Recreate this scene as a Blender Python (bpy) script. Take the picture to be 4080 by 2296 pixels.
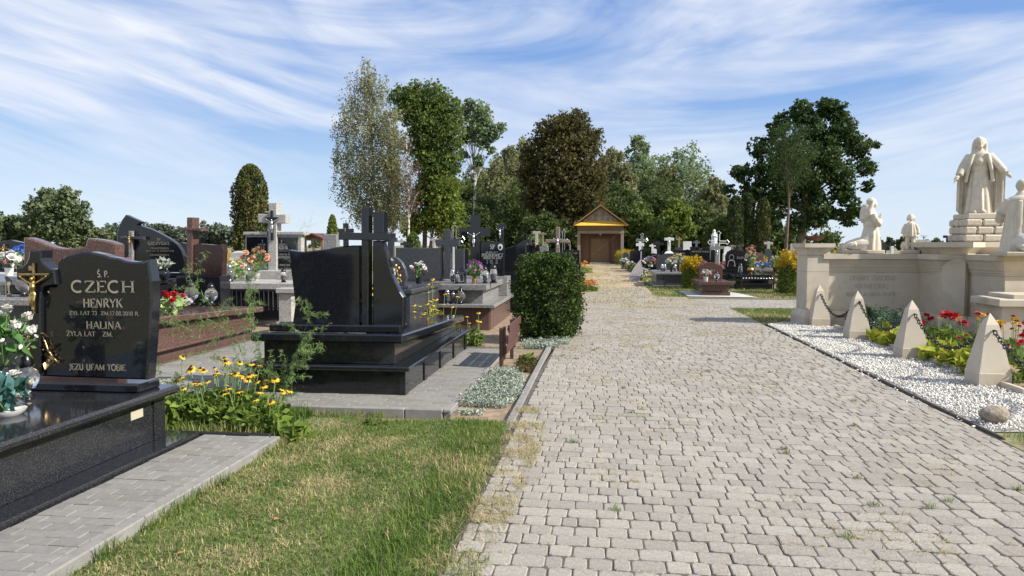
import bpy, bmesh, math, random
import numpy as np
from mathutils import Vector, Matrix
random.seed(7); RNG = np.random.default_rng(7)
SC = bpy.context.scene; COL = SC.collection
for o in list(bpy.data.objects): bpy.data.objects.remove(o)

# ------------------------------------------------------------------ camera
cam_d = bpy.data.cameras.new('camera'); cam = bpy.data.objects.new('camera', cam_d); COL.objects.link(cam)
cam_d.sensor_width = 36.0; cam_d.lens = 26.03; cam_d.clip_start = 0.05; cam_d.clip_end = 6000
cam.location = (0, 0, 1.6)
cam.rotation_euler = (math.radians(90 - 3.298), 0, math.radians(6.86))
SC.camera = cam
# ------------------------------------------------------------------ sun, sky
SUN_EL = math.radians(38); SH = Vector((0.97, -0.24, 0)).normalized()
SUN = Vector((SH.x * math.cos(SUN_EL), SH.y * math.cos(SUN_EL), math.sin(SUN_EL)))
sd = bpy.data.lights.new('sun', 'SUN'); sd.energy = 5.0; sd.angle = math.radians(0.53); sd.color = (1.0, 0.94, 0.85)
so = bpy.data.objects.new('sun', sd); COL.objects.link(so); so.location = (40, -5, 40)
so.rotation_euler = SUN.to_track_quat('Z', 'Y').to_euler()
world = bpy.data.worlds.new('World'); SC.world = world; world.use_nodes = True
wt = world.node_tree; wn = wt.nodes; wl = wt.links
bg = wn['Background']; bg.inputs['Strength'].default_value = 0.115
sky = wn.new('ShaderNodeTexSky'); sky.sky_type = 'NISHITA'; sky.sun_disc = False
sky.sun_elevation = SUN_EL; sky.sun_rotation = math.atan2(SH.x, SH.y)
sky.altitude = 0; sky.air_density = 1.0; sky.dust_density = 0.1; sky.ozone_density = 1.0
def wmath(op, a, b=None):
    n = wn.new('ShaderNodeMath'); n.operation = op
    for i, x in enumerate((a, b)):
        if x is None: continue
        if isinstance(x, (int, float)): n.inputs[i].default_value = x
        else: wl.new(x, n.inputs[i])
    return n.outputs[0]
def wramp(fac, stops):
    r = wn.new('ShaderNodeValToRGB'); e = r.color_ramp.elements
    e[0].position, e[0].color = stops[0][0], (stops[0][1],) * 3 + (1,)
    e[1].position, e[1].color = stops[-1][0], (stops[-1][1],) * 3 + (1,)
    for p, v in stops[1:-1]:
        x = e.new(p); x.color = (v, v, v, 1)
    wl.new(fac, r.inputs[0]); return r.outputs[0]
tc = wn.new('ShaderNodeTexCoord'); sp = wn.new('ShaderNodeSeparateXYZ'); wl.new(tc.outputs['Generated'], sp.inputs[0])
bow = wmath('SUBTRACT', wmath('MAXIMUM', sp.outputs[2], 0.0), wmath('MULTIPLY', wmath('MULTIPLY', sp.outputs[0], sp.outputs[0]), 0.28))
lay = wmath('LOGARITHM', wmath('ADD', wmath('MAXIMUM', bow, -0.2), 0.32), 2.718)
cb = wn.new('ShaderNodeCombineXYZ'); wl.new(sp.outputs[0], cb.inputs[0]); wl.new(sp.outputs[1], cb.inputs[1]); wl.new(lay, cb.inputs[2])
def cloud(scale, off, det, dist, stops, rough=0.55):
    mp = wn.new('ShaderNodeMapping'); mp.inputs['Scale'].default_value = scale; mp.inputs['Location'].default_value = off
    wl.new(cb.outputs[0], mp.inputs[0])
    nz = wn.new('ShaderNodeTexNoise'); nz.inputs['Scale'].default_value = 1.0; nz.inputs['Detail'].default_value = det
    nz.inputs['Roughness'].default_value = rough; nz.inputs['Distortion'].default_value = dist
    wl.new(mp.outputs[0], nz.inputs[0]); return wramp(nz.outputs[0], stops)
veil = cloud((1.5, 1.5, 4.3), (2.3, 1.1, 0.4), 7, 1.0, [(0.34, 0.0), (0.45, 0.60), (0.56, 1.0)])
wisp = cloud((4.6, 4.6, 10.0), (0.4, 5.2, 2.0), 10, 1.3, [(0.28, 0.40), (0.62, 1.0)], 0.52)
dens = wmath('MULTIPLY', wmath('MULTIPLY', veil, wisp), 0.95)
# thin even veil that the horizon carries all round
fade = wramp(sp.outputs[2], [(0.0, 0.20), (0.09, 0.50), (0.20, 1.0)])
dens = wmath('MULTIPLY', dens, fade)
def wmix(fac, A, B):
    x = wn.new('ShaderNodeMix'); x.data_type = 'RGBA'
    for i, v in ((0, fac), (6, A), (7, B)):
        if isinstance(v, (int, float)): x.inputs[i].default_value = v
        elif isinstance(v, tuple): x.inputs[i].default_value = v
        else: wl.new(v, x.inputs[i])
    return x.outputs[2]
# clear air colour: pale blue at the horizon, deep blue overhead, the same all round
S_ = 1 / 0.115
gr = wn.new('ShaderNodeValToRGB'); ge = gr.color_ramp.elements
ge[0].position = 0.0; ge[0].color = (0.43, 0.53, 0.65, 1); ge[1].position = 0.75; ge[1].color = (0.06, 0.14, 0.40, 1)
for p_, c_ in ((0.07, (0.33, 0.45, 0.62, 1)), (0.18, (0.175, 0.30, 0.56, 1)), (0.38, (0.105, 0.215, 0.50, 1))):
    q_ = ge.new(p_); q_.color = c_
wl.new(sp.outputs[2], gr.inputs[0])
sc_ = wn.new('ShaderNodeVectorMath'); sc_.operation = 'SCALE'; sc_.inputs['Scale'].default_value = S_; wl.new(gr.outputs[0], sc_.inputs[0])
air = wmix(0.85, sky.outputs[0], sc_.outputs[0])
wl.new(wmix(dens, air, (0.62 * S_, 0.645 * S_, 0.70 * S_, 1)), bg.inputs['Color'])
SC.view_settings.view_transform = 'Standard'; SC.view_settings.look = 'None'; SC.view_settings.gamma = 1.0
SC.view_settings.exposure = 0.55
SC.render.engine = 'CYCLES'
SC.cycles.max_bounces = 6; SC.cycles.diffuse_bounces = 3; SC.cycles.glossy_bounces = 3; SC.cycles.transmission_bounces = 5
SC.cycles.transparent_max_bounces = 6; SC.cycles.caustics_reflective = False; SC.cycles.caustics_refractive = False

# ------------------------------------------------------------------ materials
def mat(name, col, rough=0.6, metal=0.0, var=0.0, vs=5.0, col2=None, speck=None, bump=0.0, bs=40.0, isl=0.0, trans=0.0, transl=0.0, spec=None, big=None, rvar=0.0):
    m = bpy.data.materials.new(name); m.use_nodes = True; nt = m.node_tree; N = nt.nodes; L = nt.links
    b = N['Principled BSDF']; b.inputs['Roughness'].default_value = rough; b.inputs['Metallic'].default_value = metal
    if spec is not None: b.inputs['Specular IOR Level'].default_value = spec
    if trans: b.inputs['Transmission Weight'].default_value = trans; b.inputs['IOR'].default_value = 1.45
    c4 = lambda c: (c[0], c[1], c[2], 1)
    tcn = N.new('ShaderNodeTexCoord')
    def noise(scale, detail=5, rgh=0.6):
        n = N.new('ShaderNodeTexNoise'); n.inputs['Scale'].default_value = scale; n.inputs['Detail'].default_value = detail; n.inputs['Roughness'].default_value = rgh
        L.new(tcn.outputs['Object'], n.inputs[0]); return n.outputs[0]
    def ramp(fac, a, bb, p0=0.35, p1=0.65):
        r = N.new('ShaderNodeValToRGB'); e = r.color_ramp.elements; e[0].position = p0; e[1].position = p1; e[0].color = c4(a); e[1].color = c4(bb)
        L.new(fac, r.inputs[0]); return r.outputs[0]
    def mix(fac, A, B, mode='MIX'):
        x = N.new('ShaderNodeMix'); x.data_type = 'RGBA'; x.blend_type = mode
        for i, v in ((0, fac), (6, A), (7, B)):
            if isinstance(v, (int, float)): x.inputs[i].default_value = v
            elif isinstance(v, tuple): x.inputs[i].default_value = c4(v)
            else: L.new(v, x.inputs[i])
        return x.outputs[2]
    c = None
    if var or col2:
        a = tuple(x * (1 - var) for x in col); bb = col2 if col2 else tuple(min(1, x * (1 + var)) for x in col)
        c = ramp(noise(vs), a, bb)
    if big:   # (scale, colour, lo, hi): broad stains
        r = ramp(noise(big[0], 4), (0, 0, 0), (1, 1, 1), big[2], big[3]); c = mix(r, c if c else col, big[1])
    if speck:  # list of (scale, colour, threshold, amount)
        for s, sc, th, am in speck:
            v = N.new('ShaderNodeTexVoronoi'); v.inputs['Scale'].default_value = s; L.new(tcn.outputs['Object'], v.inputs[0])
            sep = N.new('ShaderNodeSeparateColor'); L.new(v.outputs['Color'], sep.inputs[0])
            r = ramp(sep.outputs[0], (0, 0, 0), (am, am, am), th, min(1, th + 0.04)); c = mix(r, c if c else col, sc)
    if isl:
        gm = N.new('ShaderNodeNewGeometry'); oi = N.new('ShaderNodeObjectInfo')
        ad = N.new('ShaderNodeMath'); ad.operation = 'ADD'; L.new(gm.outputs['Random Per Island'], ad.inputs[0]); L.new(oi.outputs['Random'], ad.inputs[1])
        fr = N.new('ShaderNodeMath'); fr.operation = 'FRACT'; L.new(ad.outputs[0], fr.inputs[0])
        r = ramp(fr.outputs[0], (1 - isl,) * 3, (1 + isl, 1 + isl, 1 + isl * 0.8), 0.0, 1.0); c = mix(1.0, c if c else col, r, 'MULTIPLY')
    if c is None: b.inputs['Base Color'].default_value = c4(col)
    else: L.new(c, b.inputs['Base Color'])
    if rvar:
        mr = N.new('ShaderNodeMapRange'); mr.inputs[1].default_value = .42; mr.inputs[2].default_value = .68; mr.inputs[3].default_value = rough; mr.inputs[4].default_value = rough + rvar; L.new(noise(3.5, 8, .7), mr.inputs[0]); L.new(mr.outputs[0], b.inputs['Roughness'])
    if bump:
        bn = N.new('ShaderNodeBump'); bn.inputs['Strength'].default_value = bump; bn.inputs['Distance'].default_value = 0.02
        L.new(noise(bs, 6), bn.inputs['Height']); L.new(bn.outputs[0], b.inputs['Normal'])
    if transl:
        t = N.new('ShaderNodeBsdfTranslucent'); ms = N.new('ShaderNodeMixShader'); ms.inputs[0].default_value = transl
        if c is None: t.inputs[0].default_value = c4(col)
        else: L.new(c, t.inputs[0])
        L.new(b.outputs[0], ms.inputs[1]); L.new(t.outputs[0], ms.inputs[2]); L.new(ms.outputs[0], N['Material Output'].inputs[0])
    return m
K = {}
K['black'] = mat('black_granite', (0.010, 0.011, 0.014), 0.07, speck=[(260, (0.030, 0.034, 0.045), 0.86, 0.7)], spec=0.55, rvar=0.03)
K['blackspeck'] = mat('speckled_black_granite', (0.014, 0.015, 0.018), 0.09, speck=[(230, (0.07, 0.07, 0.08), 0.90, 0.8), (420, (0.17, 0.155, 0.13), 0.96, 0.8)], spec=0.55, rvar=0.03)
K['grey_dark'] = mat('dark_grey_granite', (0.055, 0.06, 0.07), 0.22, speck=[(190, (0.012, 0.013, 0.016), 0.55, 0.9), (230, (0.16, 0.16, 0.17), 0.88, 0.8)], rvar=0.03)
K['grey_mid'] = mat('grey_granite', (0.24, 0.235, 0.225), 0.25, speck=[(120, (0.05, 0.05, 0.055), 0.68, 0.85), (150, (0.42, 0.41, 0.39), 0.80, 0.8)])
K['grey_light'] = mat('light_grey_terrazzo', (0.42, 0.40, 0.37), 0.55, speck=[(95, (0.13, 0.13, 0.13), 0.72, 0.8), (120, (0.6, 0.59, 0.56), 0.82, 0.7)])
K['red'] = mat('red_granite', (0.100, 0.052, 0.043), 0.16, speck=[(110, (0.05, 0.027, 0.024), 0.62, 0.85), (130, (0.22, 0.145, 0.115), 0.84, 0.8)], rvar=0.03)
K['brown_dark'] = mat('dark_brown_granite', (0.030, 0.014, 0.013), 0.14, speck=[(130, (0.02, 0.012, 0.012), 0.6, 0.9), (160, (0.14, 0.08, 0.07), 0.88, 0.8)], rvar=0.03)
K['tile_brown'] = mat('brown_tile', (0.10, 0.06, 0.05), 0.35, var=0.15)
K['sand'] = mat('pale_sandstone', (0.53, 0.468, 0.365), 0.75, var=0.07, vs=3.0, big=(1.6, (0.41, 0.335, 0.235), 0.50, 0.72), bump=0.12, bs=90, isl=0.04)
K['statue'] = mat('carved_sandstone', (0.62, 0.56, 0.45), 0.85, var=0.12, vs=9.0, bump=0.35, bs=85, big=(2.2, (0.50, 0.43, 0.32), 0.50, 0.72))
K['rustic'] = mat('rough_sandstone', (0.53, 0.475, 0.38), 0.85, var=0.12, vs=12, bump=0.7, bs=45, isl=0.06)
K['concrete'] = mat('grey_concrete', (0.23, 0.222, 0.205), 0.85, var=0.12, vs=7, bump=0.2, bs=120, isl=0.08)
K['paver'] = mat('worn_concrete_paver', (0.312, 0.286, 0.246), 0.85, var=0.13, vs=28, speck=[(220, (0.14, 0.13, 0.12), 0.86, 0.55)], bump=0.35, bs=70, isl=0.13, big=(0.6, (0.27, 0.235, 0.185), 0.5, 0.75))
K['brick'] = mat('grey_apron_brick', (0.215, 0.208, 0.192), 0.85, var=0.10, vs=20, bump=0.2, bs=160, isl=0.10, big=(1.2, (0.20, 0.185, 0.14), 0.52, 0.7))
K['joint'] = mat('sandy_joint_fill', (0.105, 0.09, 0.07), 0.95, var=0.35, vs=14, bump=0.4, bs=90)  # sandy fill, its tone darkened to carry the shadow between pavers
K['soil'] = mat('sandy_soil', (0.27, 0.195, 0.13), 0.95, var=0.3, vs=9, bump=0.5, bs=60, big=(3.0, (0.20, 0.17, 0.09), 0.5, 0.7))
K['lawn'] = mat('lawn_thatch', (0.22, 0.205, 0.10), 0.95, var=0.35, vs=20, bump=0.4, bs=80, big=(2.5, (0.13, 0.155, 0.055), 0.45, 0.7))
K['field'] = mat('dry_field', (0.21, 0.19, 0.09), 0.95, var=0.3, vs=0.6, big=(0.12, (0.12, 0.13, 0.045), 0.45, 0.7), bump=0.4, bs=15)
K['track'] = mat('sandy_track', (0.36, 0.29, 0.20), 0.95, var=0.25, vs=3.5, big=(0.8, (0.30, 0.24, 0.125), 0.45, 0.65), bump=0.4, bs=40)
K['white_stone'] = mat('white_marble_gravel', (0.62, 0.60, 0.555), 0.8, isl=0.28, var=0.15, vs=3)
K['boulder'] = mat('field_stone', (0.34, 0.28, 0.21), 0.9, var=0.35, vs=16, bump=1.0, bs=35, big=(9, (0.22, 0.18, 0.14), .5, .65))
K['bench'] = mat('brown_bench_paint', (0.085, 0.035, 0.028), 0.4, var=0.15, vs=30, bump=0.1, bs=60)
K['gold'] = mat('gold_metal', (0.52, 0.36, 0.13), 0.32, 1.0)
K['bronze'] = mat('aged_bronze', (0.42, 0.30, 0.14), 0.34, 1.0, var=0.3, vs=40)
K['silver'] = mat('silver_metal', (0.62, 0.62, 0.62), 0.35, 1.0)
K['letter'] = mat('gilded_letter', (0.46, 0.40, 0.30), 0.45, 0.5)
K['letter_grey'] = mat('grey_letter', (0.32, 0.32, 0.31), 0.6)
K['letter_cut'] = mat('cut_letter', (0.33, 0.28, 0.21), 0.85)
K['white'] = mat('white_enamel', (0.72, 0.72, 0.70), 0.35)
K['marble'] = mat('white_marble', (0.70, 0.69, 0.67), 0.35, big=(3.0, (0.45, 0.45, 0.46), 0.55, 0.62))
K['iron'] = mat('black_iron', (0.02, 0.02, 0.022), 0.45, 0.3)
K['rust'] = mat('rusty_iron', (0.10, 0.04, 0.022), 0.75, 0.2, var=0.4, vs=15)
K['glass'] = mat('clear_glass', (0.93, 0.96, 0.97), 0.06, trans=0.93)
K['glass_red'] = mat('red_glass', (0.55, 0.04, 0.02), 0.08, trans=0.85)
K['glass_amber'] = mat('amber_glass', (0.8, 0.35, 0.02), 0.08, trans=0.5)
K['lid'] = mat('dark_metal_lid', (0.05, 0.05, 0.055), 0.25, 0.9)
K['lid_silver'] = mat('silver_lid', (0.5, 0.5, 0.5), 0.22, 1.0)
K['wax'] = mat('candle_wax', (0.75, 0.70, 0.58), 0.6)
K['plastic'] = mat('black_plastic', (0.02, 0.02, 0.022), 0.35)
K['wood_old'] = mat('weathered_wood', (0.24, 0.19, 0.15), 0.85, var=0.35, vs=14, bump=0.3, bs=30, isl=0.22)
K['wood_grey'] = mat('silvered_board', (0.30, 0.255, 0.215), 0.85, var=0.4, vs=9, isl=0.3)
K['edging'] = mat('dark_edging_strip', (0.10, 0.085, 0.07), 0.8, var=0.3, vs=6)
K['pad'] = mat('pale_concrete_pad', (0.50, 0.48, 0.45), 0.85, var=0.1, vs=3)
K['wood_brown'] = mat('brown_stained_wood', (0.19, 0.105, 0.055), 0.65, var=0.25, vs=10, isl=0.10)
K['wood_ochre'] = mat('ochre_door_wood', (0.22, 0.130, 0.045), 0.6, var=0.15, vs=12, isl=0.10)
K['wood_red'] = mat('red_brown_trim', (0.13, 0.045, 0.032), 0.6)
K['yellow'] = mat('yellow_roof_paint', (0.74, 0.46, 0.07), 0.5, var=0.06, isl=0.05)
K['roof'] = mat('rusty_brown_roof', (0.20, 0.12, 0.05), 0.6, var=0.2)
K['bark'] = mat('grey_brown_bark', (0.15, 0.115, 0.085), 0.9, var=0.35, vs=6, bump=0.5, bs=18)
K['bark_pine'] = mat('pine_bark', (0.13, 0.085, 0.065), 0.9, var=0.3, vs=5, bump=0.5, bs=14)
K['bark_birch'] = mat('white_birch_bark', (0.58, 0.55, 0.50), 0.8, speck=[(5.5, (0.05, 0.045, 0.04), 0.72, 0.9)])
K['stem'] = mat('green_stem', (0.15, 0.23, 0.075), 0.6)
def leafmat(name, col, col2, transl=0.42, vs=0.7, isl=0.22):
    return mat(name, col, 0.55, col2=col2, vs=vs, isl=isl, transl=transl, spec=0.12)
LF = {}
LF['linden'] = leafmat('linden_leaf', (0.079, 0.122, 0.036), (0.169, 0.228, 0.060))
LF['birch'] = leafmat('birch_leaf', (0.193, 0.213, 0.103), (0.305, 0.305, 0.151))
LF['birch_dry'] = leafmat('dry_birch_leaf', (0.14, 0.095, 0.065), (0.19, 0.13, 0.085))
LF['aspen'] = leafmat('aspen_leaf', (0.154, 0.224, 0.108), (0.269, 0.331, 0.179))
LF['maple'] = leafmat('turning_maple_leaf', (0.072, 0.082, 0.030), (0.140, 0.112, 0.045))
LF['dark'] = leafmat('dark_wood_leaf', (0.064, 0.101, 0.036), (0.146, 0.186, 0.064))
LF['light'] = leafmat('light_green_leaf', (0.128, 0.195, 0.037), (0.229, 0.263, 0.059))
LF['oak'] = leafmat('oak_leaf', (0.036, 0.076, 0.027), (0.093, 0.135, 0.045))
LF['thuja'] = leafmat('thuja_scale', (0.045, 0.072, 0.022), (0.135, 0.122, 0.040), 0.1, 2.0)
LF['thuja_dark'] = leafmat('dark_thuja_scale', (0.031, 0.060, 0.022), (0.078, 0.094, 0.029), 0.1, 2.0)
LF['box'] = leafmat('boxwood_leaf', (0.026, 0.052, 0.014), (0.085, 0.130, 0.030), 0.18, 9.0, 0.5)
LF['far'] = leafmat('far_tree_leaf', (0.090, 0.128, 0.063), (0.164, 0.194, 0.098), 0.2, 0.2)  # leaf tone kept paler to put distance haze into the colour
LF['farwood'] = leafmat('distant_wood_leaf', (0.085, 0.115, 0.085), (0.150, 0.165, 0.115), 0.2, 0.08)  # pale bluish leaf tone stands in for the haze of far air
LF['herb'] = leafmat('herb_leaf', (0.10, 0.17, 0.030), (0.20, 0.27, 0.055), 0.35, 8)
LF['hosta'] = leafmat('yellow_hosta_leaf', (0.20, 0.26, 0.025), (0.42, 0.42, 0.06), 0.35, 5)
LF['fern'] = leafmat('asparagus_needle', (0.18, 0.29, 0.10), (0.28, 0.38, 0.15), 0.35, 6)
LF['silver'] = leafmat('silver_foliage', (0.23, 0.28, 0.22), (0.40, 0.44, 0.37), 0.1, 8, 0.25)
LF['sedum'] = leafmat('blue_green_sedum', (0.12, 0.20, 0.12), (0.20, 0.28, 0.17), 0.1, 8, 0.25)
LF['rod'] = leafmat('goldenrod_plume', (0.42, 0.27, 0.02), (0.55, 0.40, 0.03), 0.2, 3, 0.3)
LF['fake'] = leafmat('artificial_leaf', (0.06, 0.15, 0.045), (0.12, 0.24, 0.07), 0.2, 10)
LF['lime'] = leafmat('lime_artificial_leaf', (0.35, 0.52, 0.20), (0.50, 0.64, 0.30), 0.2, 10)
LF['teal'] = leafmat('teal_artificial_leaf', (0.035, 0.12, 0.075), (0.13, 0.26, 0.28), 0.2, 8)
LF['grass'] = leafmat('grass_blade', (0.095, 0.170, 0.034), (0.19, 0.255, 0.068), 0.35, 1.6, 0.4)
LF['grass_dry'] = leafmat('straw_blade', (0.40, 0.33, 0.17), (0.52, 0.44, 0.24), 0.3, 3, 0.3)
FL = {n: mat(n + '_petal', c, 0.55, isl=0.12, transl=0.15) for n, c in dict(white=(0.72, 0.70, 0.66), cream=(0.70, 0.62, 0.42), red=(0.50, 0.018, 0.030), pink=(0.62, 0.20, 0.30), rose=(0.62, 0.32, 0.36), purple=(0.26, 0.07, 0.26), lilac=(0.45, 0.30, 0.52), blue=(0.10, 0.24, 0.72), peach=(0.68, 0.36, 0.24), yellow=(0.72, 0.46, 0.02), orange=(0.72, 0.20, 0.01), darkred=(0.30, 0.01, 0.015)).items()}
FL['cone'] = mat('dark_flower_cone', (0.030, 0.014, 0.010), 0.9)

# ------------------------------------------------------------------ helpers
def rootloc(p):
    while p.parent is not None: p = p.parent
    return np.array(p.location)
def link(name, me, m=None, parent=None, smooth=False):
    o = bpy.data.objects.new(name, me); COL.objects.link(o)
    if parent is not None: o.parent = parent
    if m is not None and len(me.materials) == 0: me.materials.append(m)
    return o
def npmesh(name, V, F, smooth=False):
    """V (n,3) array, F (m,k) index array"""
    me = bpy.data.meshes.new(name); V = np.asarray(V, np.float32); F = np.asarray(F, np.int32); m, k = F.shape
    me.vertices.add(len(V)); me.vertices.foreach_set('co', V.ravel())
    me.loops.add(m * k); me.loops.foreach_set('vertex_index', F.ravel())
    me.polygons.add(m); me.polygons.foreach_set('loop_start', np.arange(0, m * k, k, dtype=np.int32)); me.polygons.foreach_set('loop_total', np.full(m, k, np.int32))
    if smooth: me.polygons.foreach_set('use_smooth', np.ones(m, bool))
    me.update(calc_edges=True); return me
def thing(name, label, cat, loc=(0, 0, 0), rz=0.0, group=None):
    o = bpy.data.objects.new(name, None); COL.objects.link(o); o.location = loc; o.rotation_euler = (0, 0, rz); o.empty_display_size = 0.1
    return tag(o, label, cat, group)
def tag(o, label, cat, group=None):
    o['label'] = label; o['category'] = cat
    if group: o['group'] = group
    return o
def kind(o, k): o['kind'] = k; return o
def dup(src, parent=None):
    c = src.copy(); COL.objects.link(c); c.parent = parent
    for ch in src.children: dup(ch, c)
    return c
def place(src, label, loc, rz=0.0, s=1.0):
    c = dup(src); c.location = loc; c.rotation_euler = (0, 0, rz); c.scale = (s, s, s); c['label'] = label; return c
def drop(o):
    for ch in list(o.children): drop(ch)
    bpy.data.objects.remove(o)
class MB:
    def __init__(s): s.v = []; s.f = []
    def add(s, V, F):
        n = len(s.v); s.v += [tuple(map(float, x)) for x in V]; s.f += [[i + n for i in q] for q in F]; return s
    def box(s, x0, x1, y0, y1, z0, z1, c=0.0, rot=None, at=None):
        if c <= 0:
            V = [(x, y, z) for x in (x0, x1) for y in (y0, y1) for z in (z0, z1)]
            F = [(0, 1, 3, 2), (4, 6, 7, 5), (0, 4, 5, 1), (2, 3, 7, 6), (0, 2, 6, 4), (1, 5, 7, 3)]
        else:
            V = []; ix = {}
            for i, x in enumerate((x0, x1)):
                for j, y in enumerate((y0, y1)):
                    for k, z in enumerate((z0, z1)):
                        X = x + c * (1 - 2 * i); Y = y + c * (1 - 2 * j); Z = z + c * (1 - 2 * k)
                        for a, p in enumerate(((x, Y, Z), (X, y, Z), (X, Y, z))): ix[i, j, k, a] = len(V); V.append(p)
            F = []
            for i in (0, 1):
                F.append([ix[i, 0, 0, 0], ix[i, 1, 0, 0], ix[i, 1, 1, 0], ix[i, 0, 1, 0]])
                F.append([ix[0, i, 0, 1], ix[1, i, 0, 1], ix[1, i, 1, 1], ix[0, i, 1, 1]])
                F.append([ix[0, 0, i, 2], ix[1, 0, i, 2], ix[1, 1, i, 2], ix[0, 1, i, 2]])
                for j in (0, 1):
                    F.append([ix[i, j, 0, 0], ix[i, j, 1, 0], ix[i, j, 1, 1], ix[i, j, 0, 1]])
                    F.append([ix[i, 0, j, 0], ix[i, 1, j, 0], ix[i, 1, j, 2], ix[i, 0, j, 2]])
                    F.append([ix[0, i, j, 1], ix[1, i, j, 1], ix[1, i, j, 2], ix[0, i, j, 2]])
                    for k in (0, 1): F.append([ix[i, j, k, 0], ix[i, j, k, 1], ix[i, j, k, 2]])
        if rot:
            ca, sa = math.cos(rot), math.sin(rot); ax, ay = at if at else ((x0 + x1) / 2, (y0 + y1) / 2)
            V = [(ax + (x - ax) * ca - (y - ay) * sa, ay + (x - ax) * sa + (y - ay) * ca, z) for x, y, z in V]
        return s.add(V, F)
    def poly3(s, rings, caps=True, closed=True):
        """loft between rings (lists of 3-D points of one length)"""
        n = len(rings[0]); V = [p for r in rings for p in r]; F = []
        for a in range(len(rings) - 1):
            for i in range(n if closed else n - 1):
                j = (i + 1) % n; F.append([a * n + i, a * n + j, (a + 1) * n + j, (a + 1) * n + i])
        if caps: F.append(list(range(n))[::-1]); F.append([(len(rings) - 1) * n + i for i in range(n)])
        return s.add(V, F)
    def prism(s, pts, y0, y1, c=0.008):
        """outline in X,Z extruded along Y, both faces chamfered"""
        a = offset(pts, -c); return s.poly3([[(x, y0, z) for x, z in a], [(x, y0 + c, z) for x, z in pts], [(x, y1 - c, z) for x, z in pts], [(x, y1, z) for x, z in a]])
    def stack(s, pts, lv):
        """outline in X,Y lofted through (z, outward offset) levels"""
        return s.poly3([[(x, y, z) for x, y in offset(pts, o)] for z, o in lv])
    def lathe(s, prof, n=16, c=(0, 0, 0)):
        R = [[(c[0] + r * math.cos(2 * math.pi * i / n), c[1] + r * math.sin(2 * math.pi * i / n), c[2] + z) for i in range(n)] for r, z in prof]
        return s.poly3(R)
    def tube(s, pts, rad, n=6):
        P = [Vector(p) for p in pts]; R = []
        if not isinstance(rad, (list, tuple)): rad = [rad] * len(P)
        for i, p in enumerate(P):
            t = (P[min(i + 1, len(P) - 1)] - P[max(i - 1, 0)]); t = t.normalized() if t.length > 1e-9 else Vector((0, 0, 1))
            u = t.cross(Vector((0, 0, 1)) if abs(t.z) < 0.9 else Vector((1, 0, 0))).normalized(); w = t.cross(u)
            R.append([tuple(p + (u * math.cos(2 * math.pi * k / n) + w * math.sin(2 * math.pi * k / n)) * rad[i]) for k in range(n)])
        return s.poly3(R)
    def ell(s, c, r, nu=12, nv=8):
        prof = [(math.sin(math.pi * j / nv), -math.cos(math.pi * j / nv)) for j in range(nv + 1)]
        R = [[(c[0] + r[0] * max(p, 0.001) * math.cos(2 * math.pi * i / nu), c[1] + r[1] * max(p, 0.001) * math.sin(2 * math.pi * i / nu), c[2] + r[2] * q) for i in range(nu)] for p, q in prof]
        return s.poly3(R)
    def mesh(s, name, off=None, fix=True):
        me = bpy.data.meshes.new(name); V = s.v
        if off is not None: V = [(x - off[0], y - off[1], z - off[2]) for x, y, z in V]
        me.from_pydata(V, [], s.f)
        if fix:
            b = bmesh.new(); b.from_mesh(me); bmesh.ops.recalc_face_normals(b, faces=b.faces); b.to_mesh(me); b.free()
        return me
    def out(s, name, m, parent=None, smooth=False, local=False, angle=None):
        off = rootloc(parent) if (parent is not None and not local) else None
        me = s.mesh(name, off)
        if smooth: me.polygons.foreach_set('use_smooth', np.ones(len(me.polygons), bool))
        if smooth and angle is not None: me.set_sharp_from_angle(angle=math.radians(angle))
        return link(name, me, m, parent)
def offset(pts, d):
    if abs(d) < 1e-9: return list(pts)
    n = len(pts); A = sum(pts[i][0] * pts[(i + 1) % n][1] - pts[(i + 1) % n][0] * pts[i][1] for i in range(n)); sg = 1 if A > 0 else -1
    out = []
    for i in range(n):
        p0, p1, p2 = pts[i - 1], pts[i], pts[(i + 1) % n]
        def nrm(a, b):
            dx, dy = b[0] - a[0], b[1] - a[1]; l = math.hypot(dx, dy) or 1; return (dy / l * sg, -dx / l * sg)
        n1, n2 = nrm(p0, p1), nrm(p1, p2); bx, by = n1[0] + n2[0], n1[1] + n2[1]; q = bx * bx + by * by
        k = 2 / q if q > 0.25 else 2 / 0.25
        out.append((p1[0] + bx * d * k, p1[1] + by * d * k))
    return out
def smooth_curve(pts, n=4):
    """Catmull-Rom through points"""
    P = [pts[0]] + list(pts) + [pts[-1]]; out = []
    for i in range(1, len(P) - 2):
        for j in range(n):
            t = j / n; out.append(tuple(0.5 * ((2 * P[i][a]) + (P[i + 1][a] - P[i - 1][a]) * t + (2 * P[i - 1][a] - 5 * P[i][a] + 4 * P[i + 1][a] - P[i + 2][a]) * t * t + (3 * P[i][a] - P[i - 1][a] - 3 * P[i + 1][a] + P[i + 2][a]) * t ** 3) for a in range(len(pts[0]))))
    out.append(tuple(pts[-1])); return out
def sheet(name, pts, z, m, parent=None, k='structure'):
    me = bpy.data.meshes.new(name); me.from_pydata([(p[0], p[1], p[2] if len(p) > 2 else z) for p in pts], [], [list(range(len(pts)))]); 
    if me.polygons[0].normal.z < 0: me.flip_normals()
    o = link(name, me, m, parent)
    return kind(o, k) if k else o
def box_obj(name, d, m, parent, c=0.006): return MB().box(*d, c).out(name, m, parent)

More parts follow.
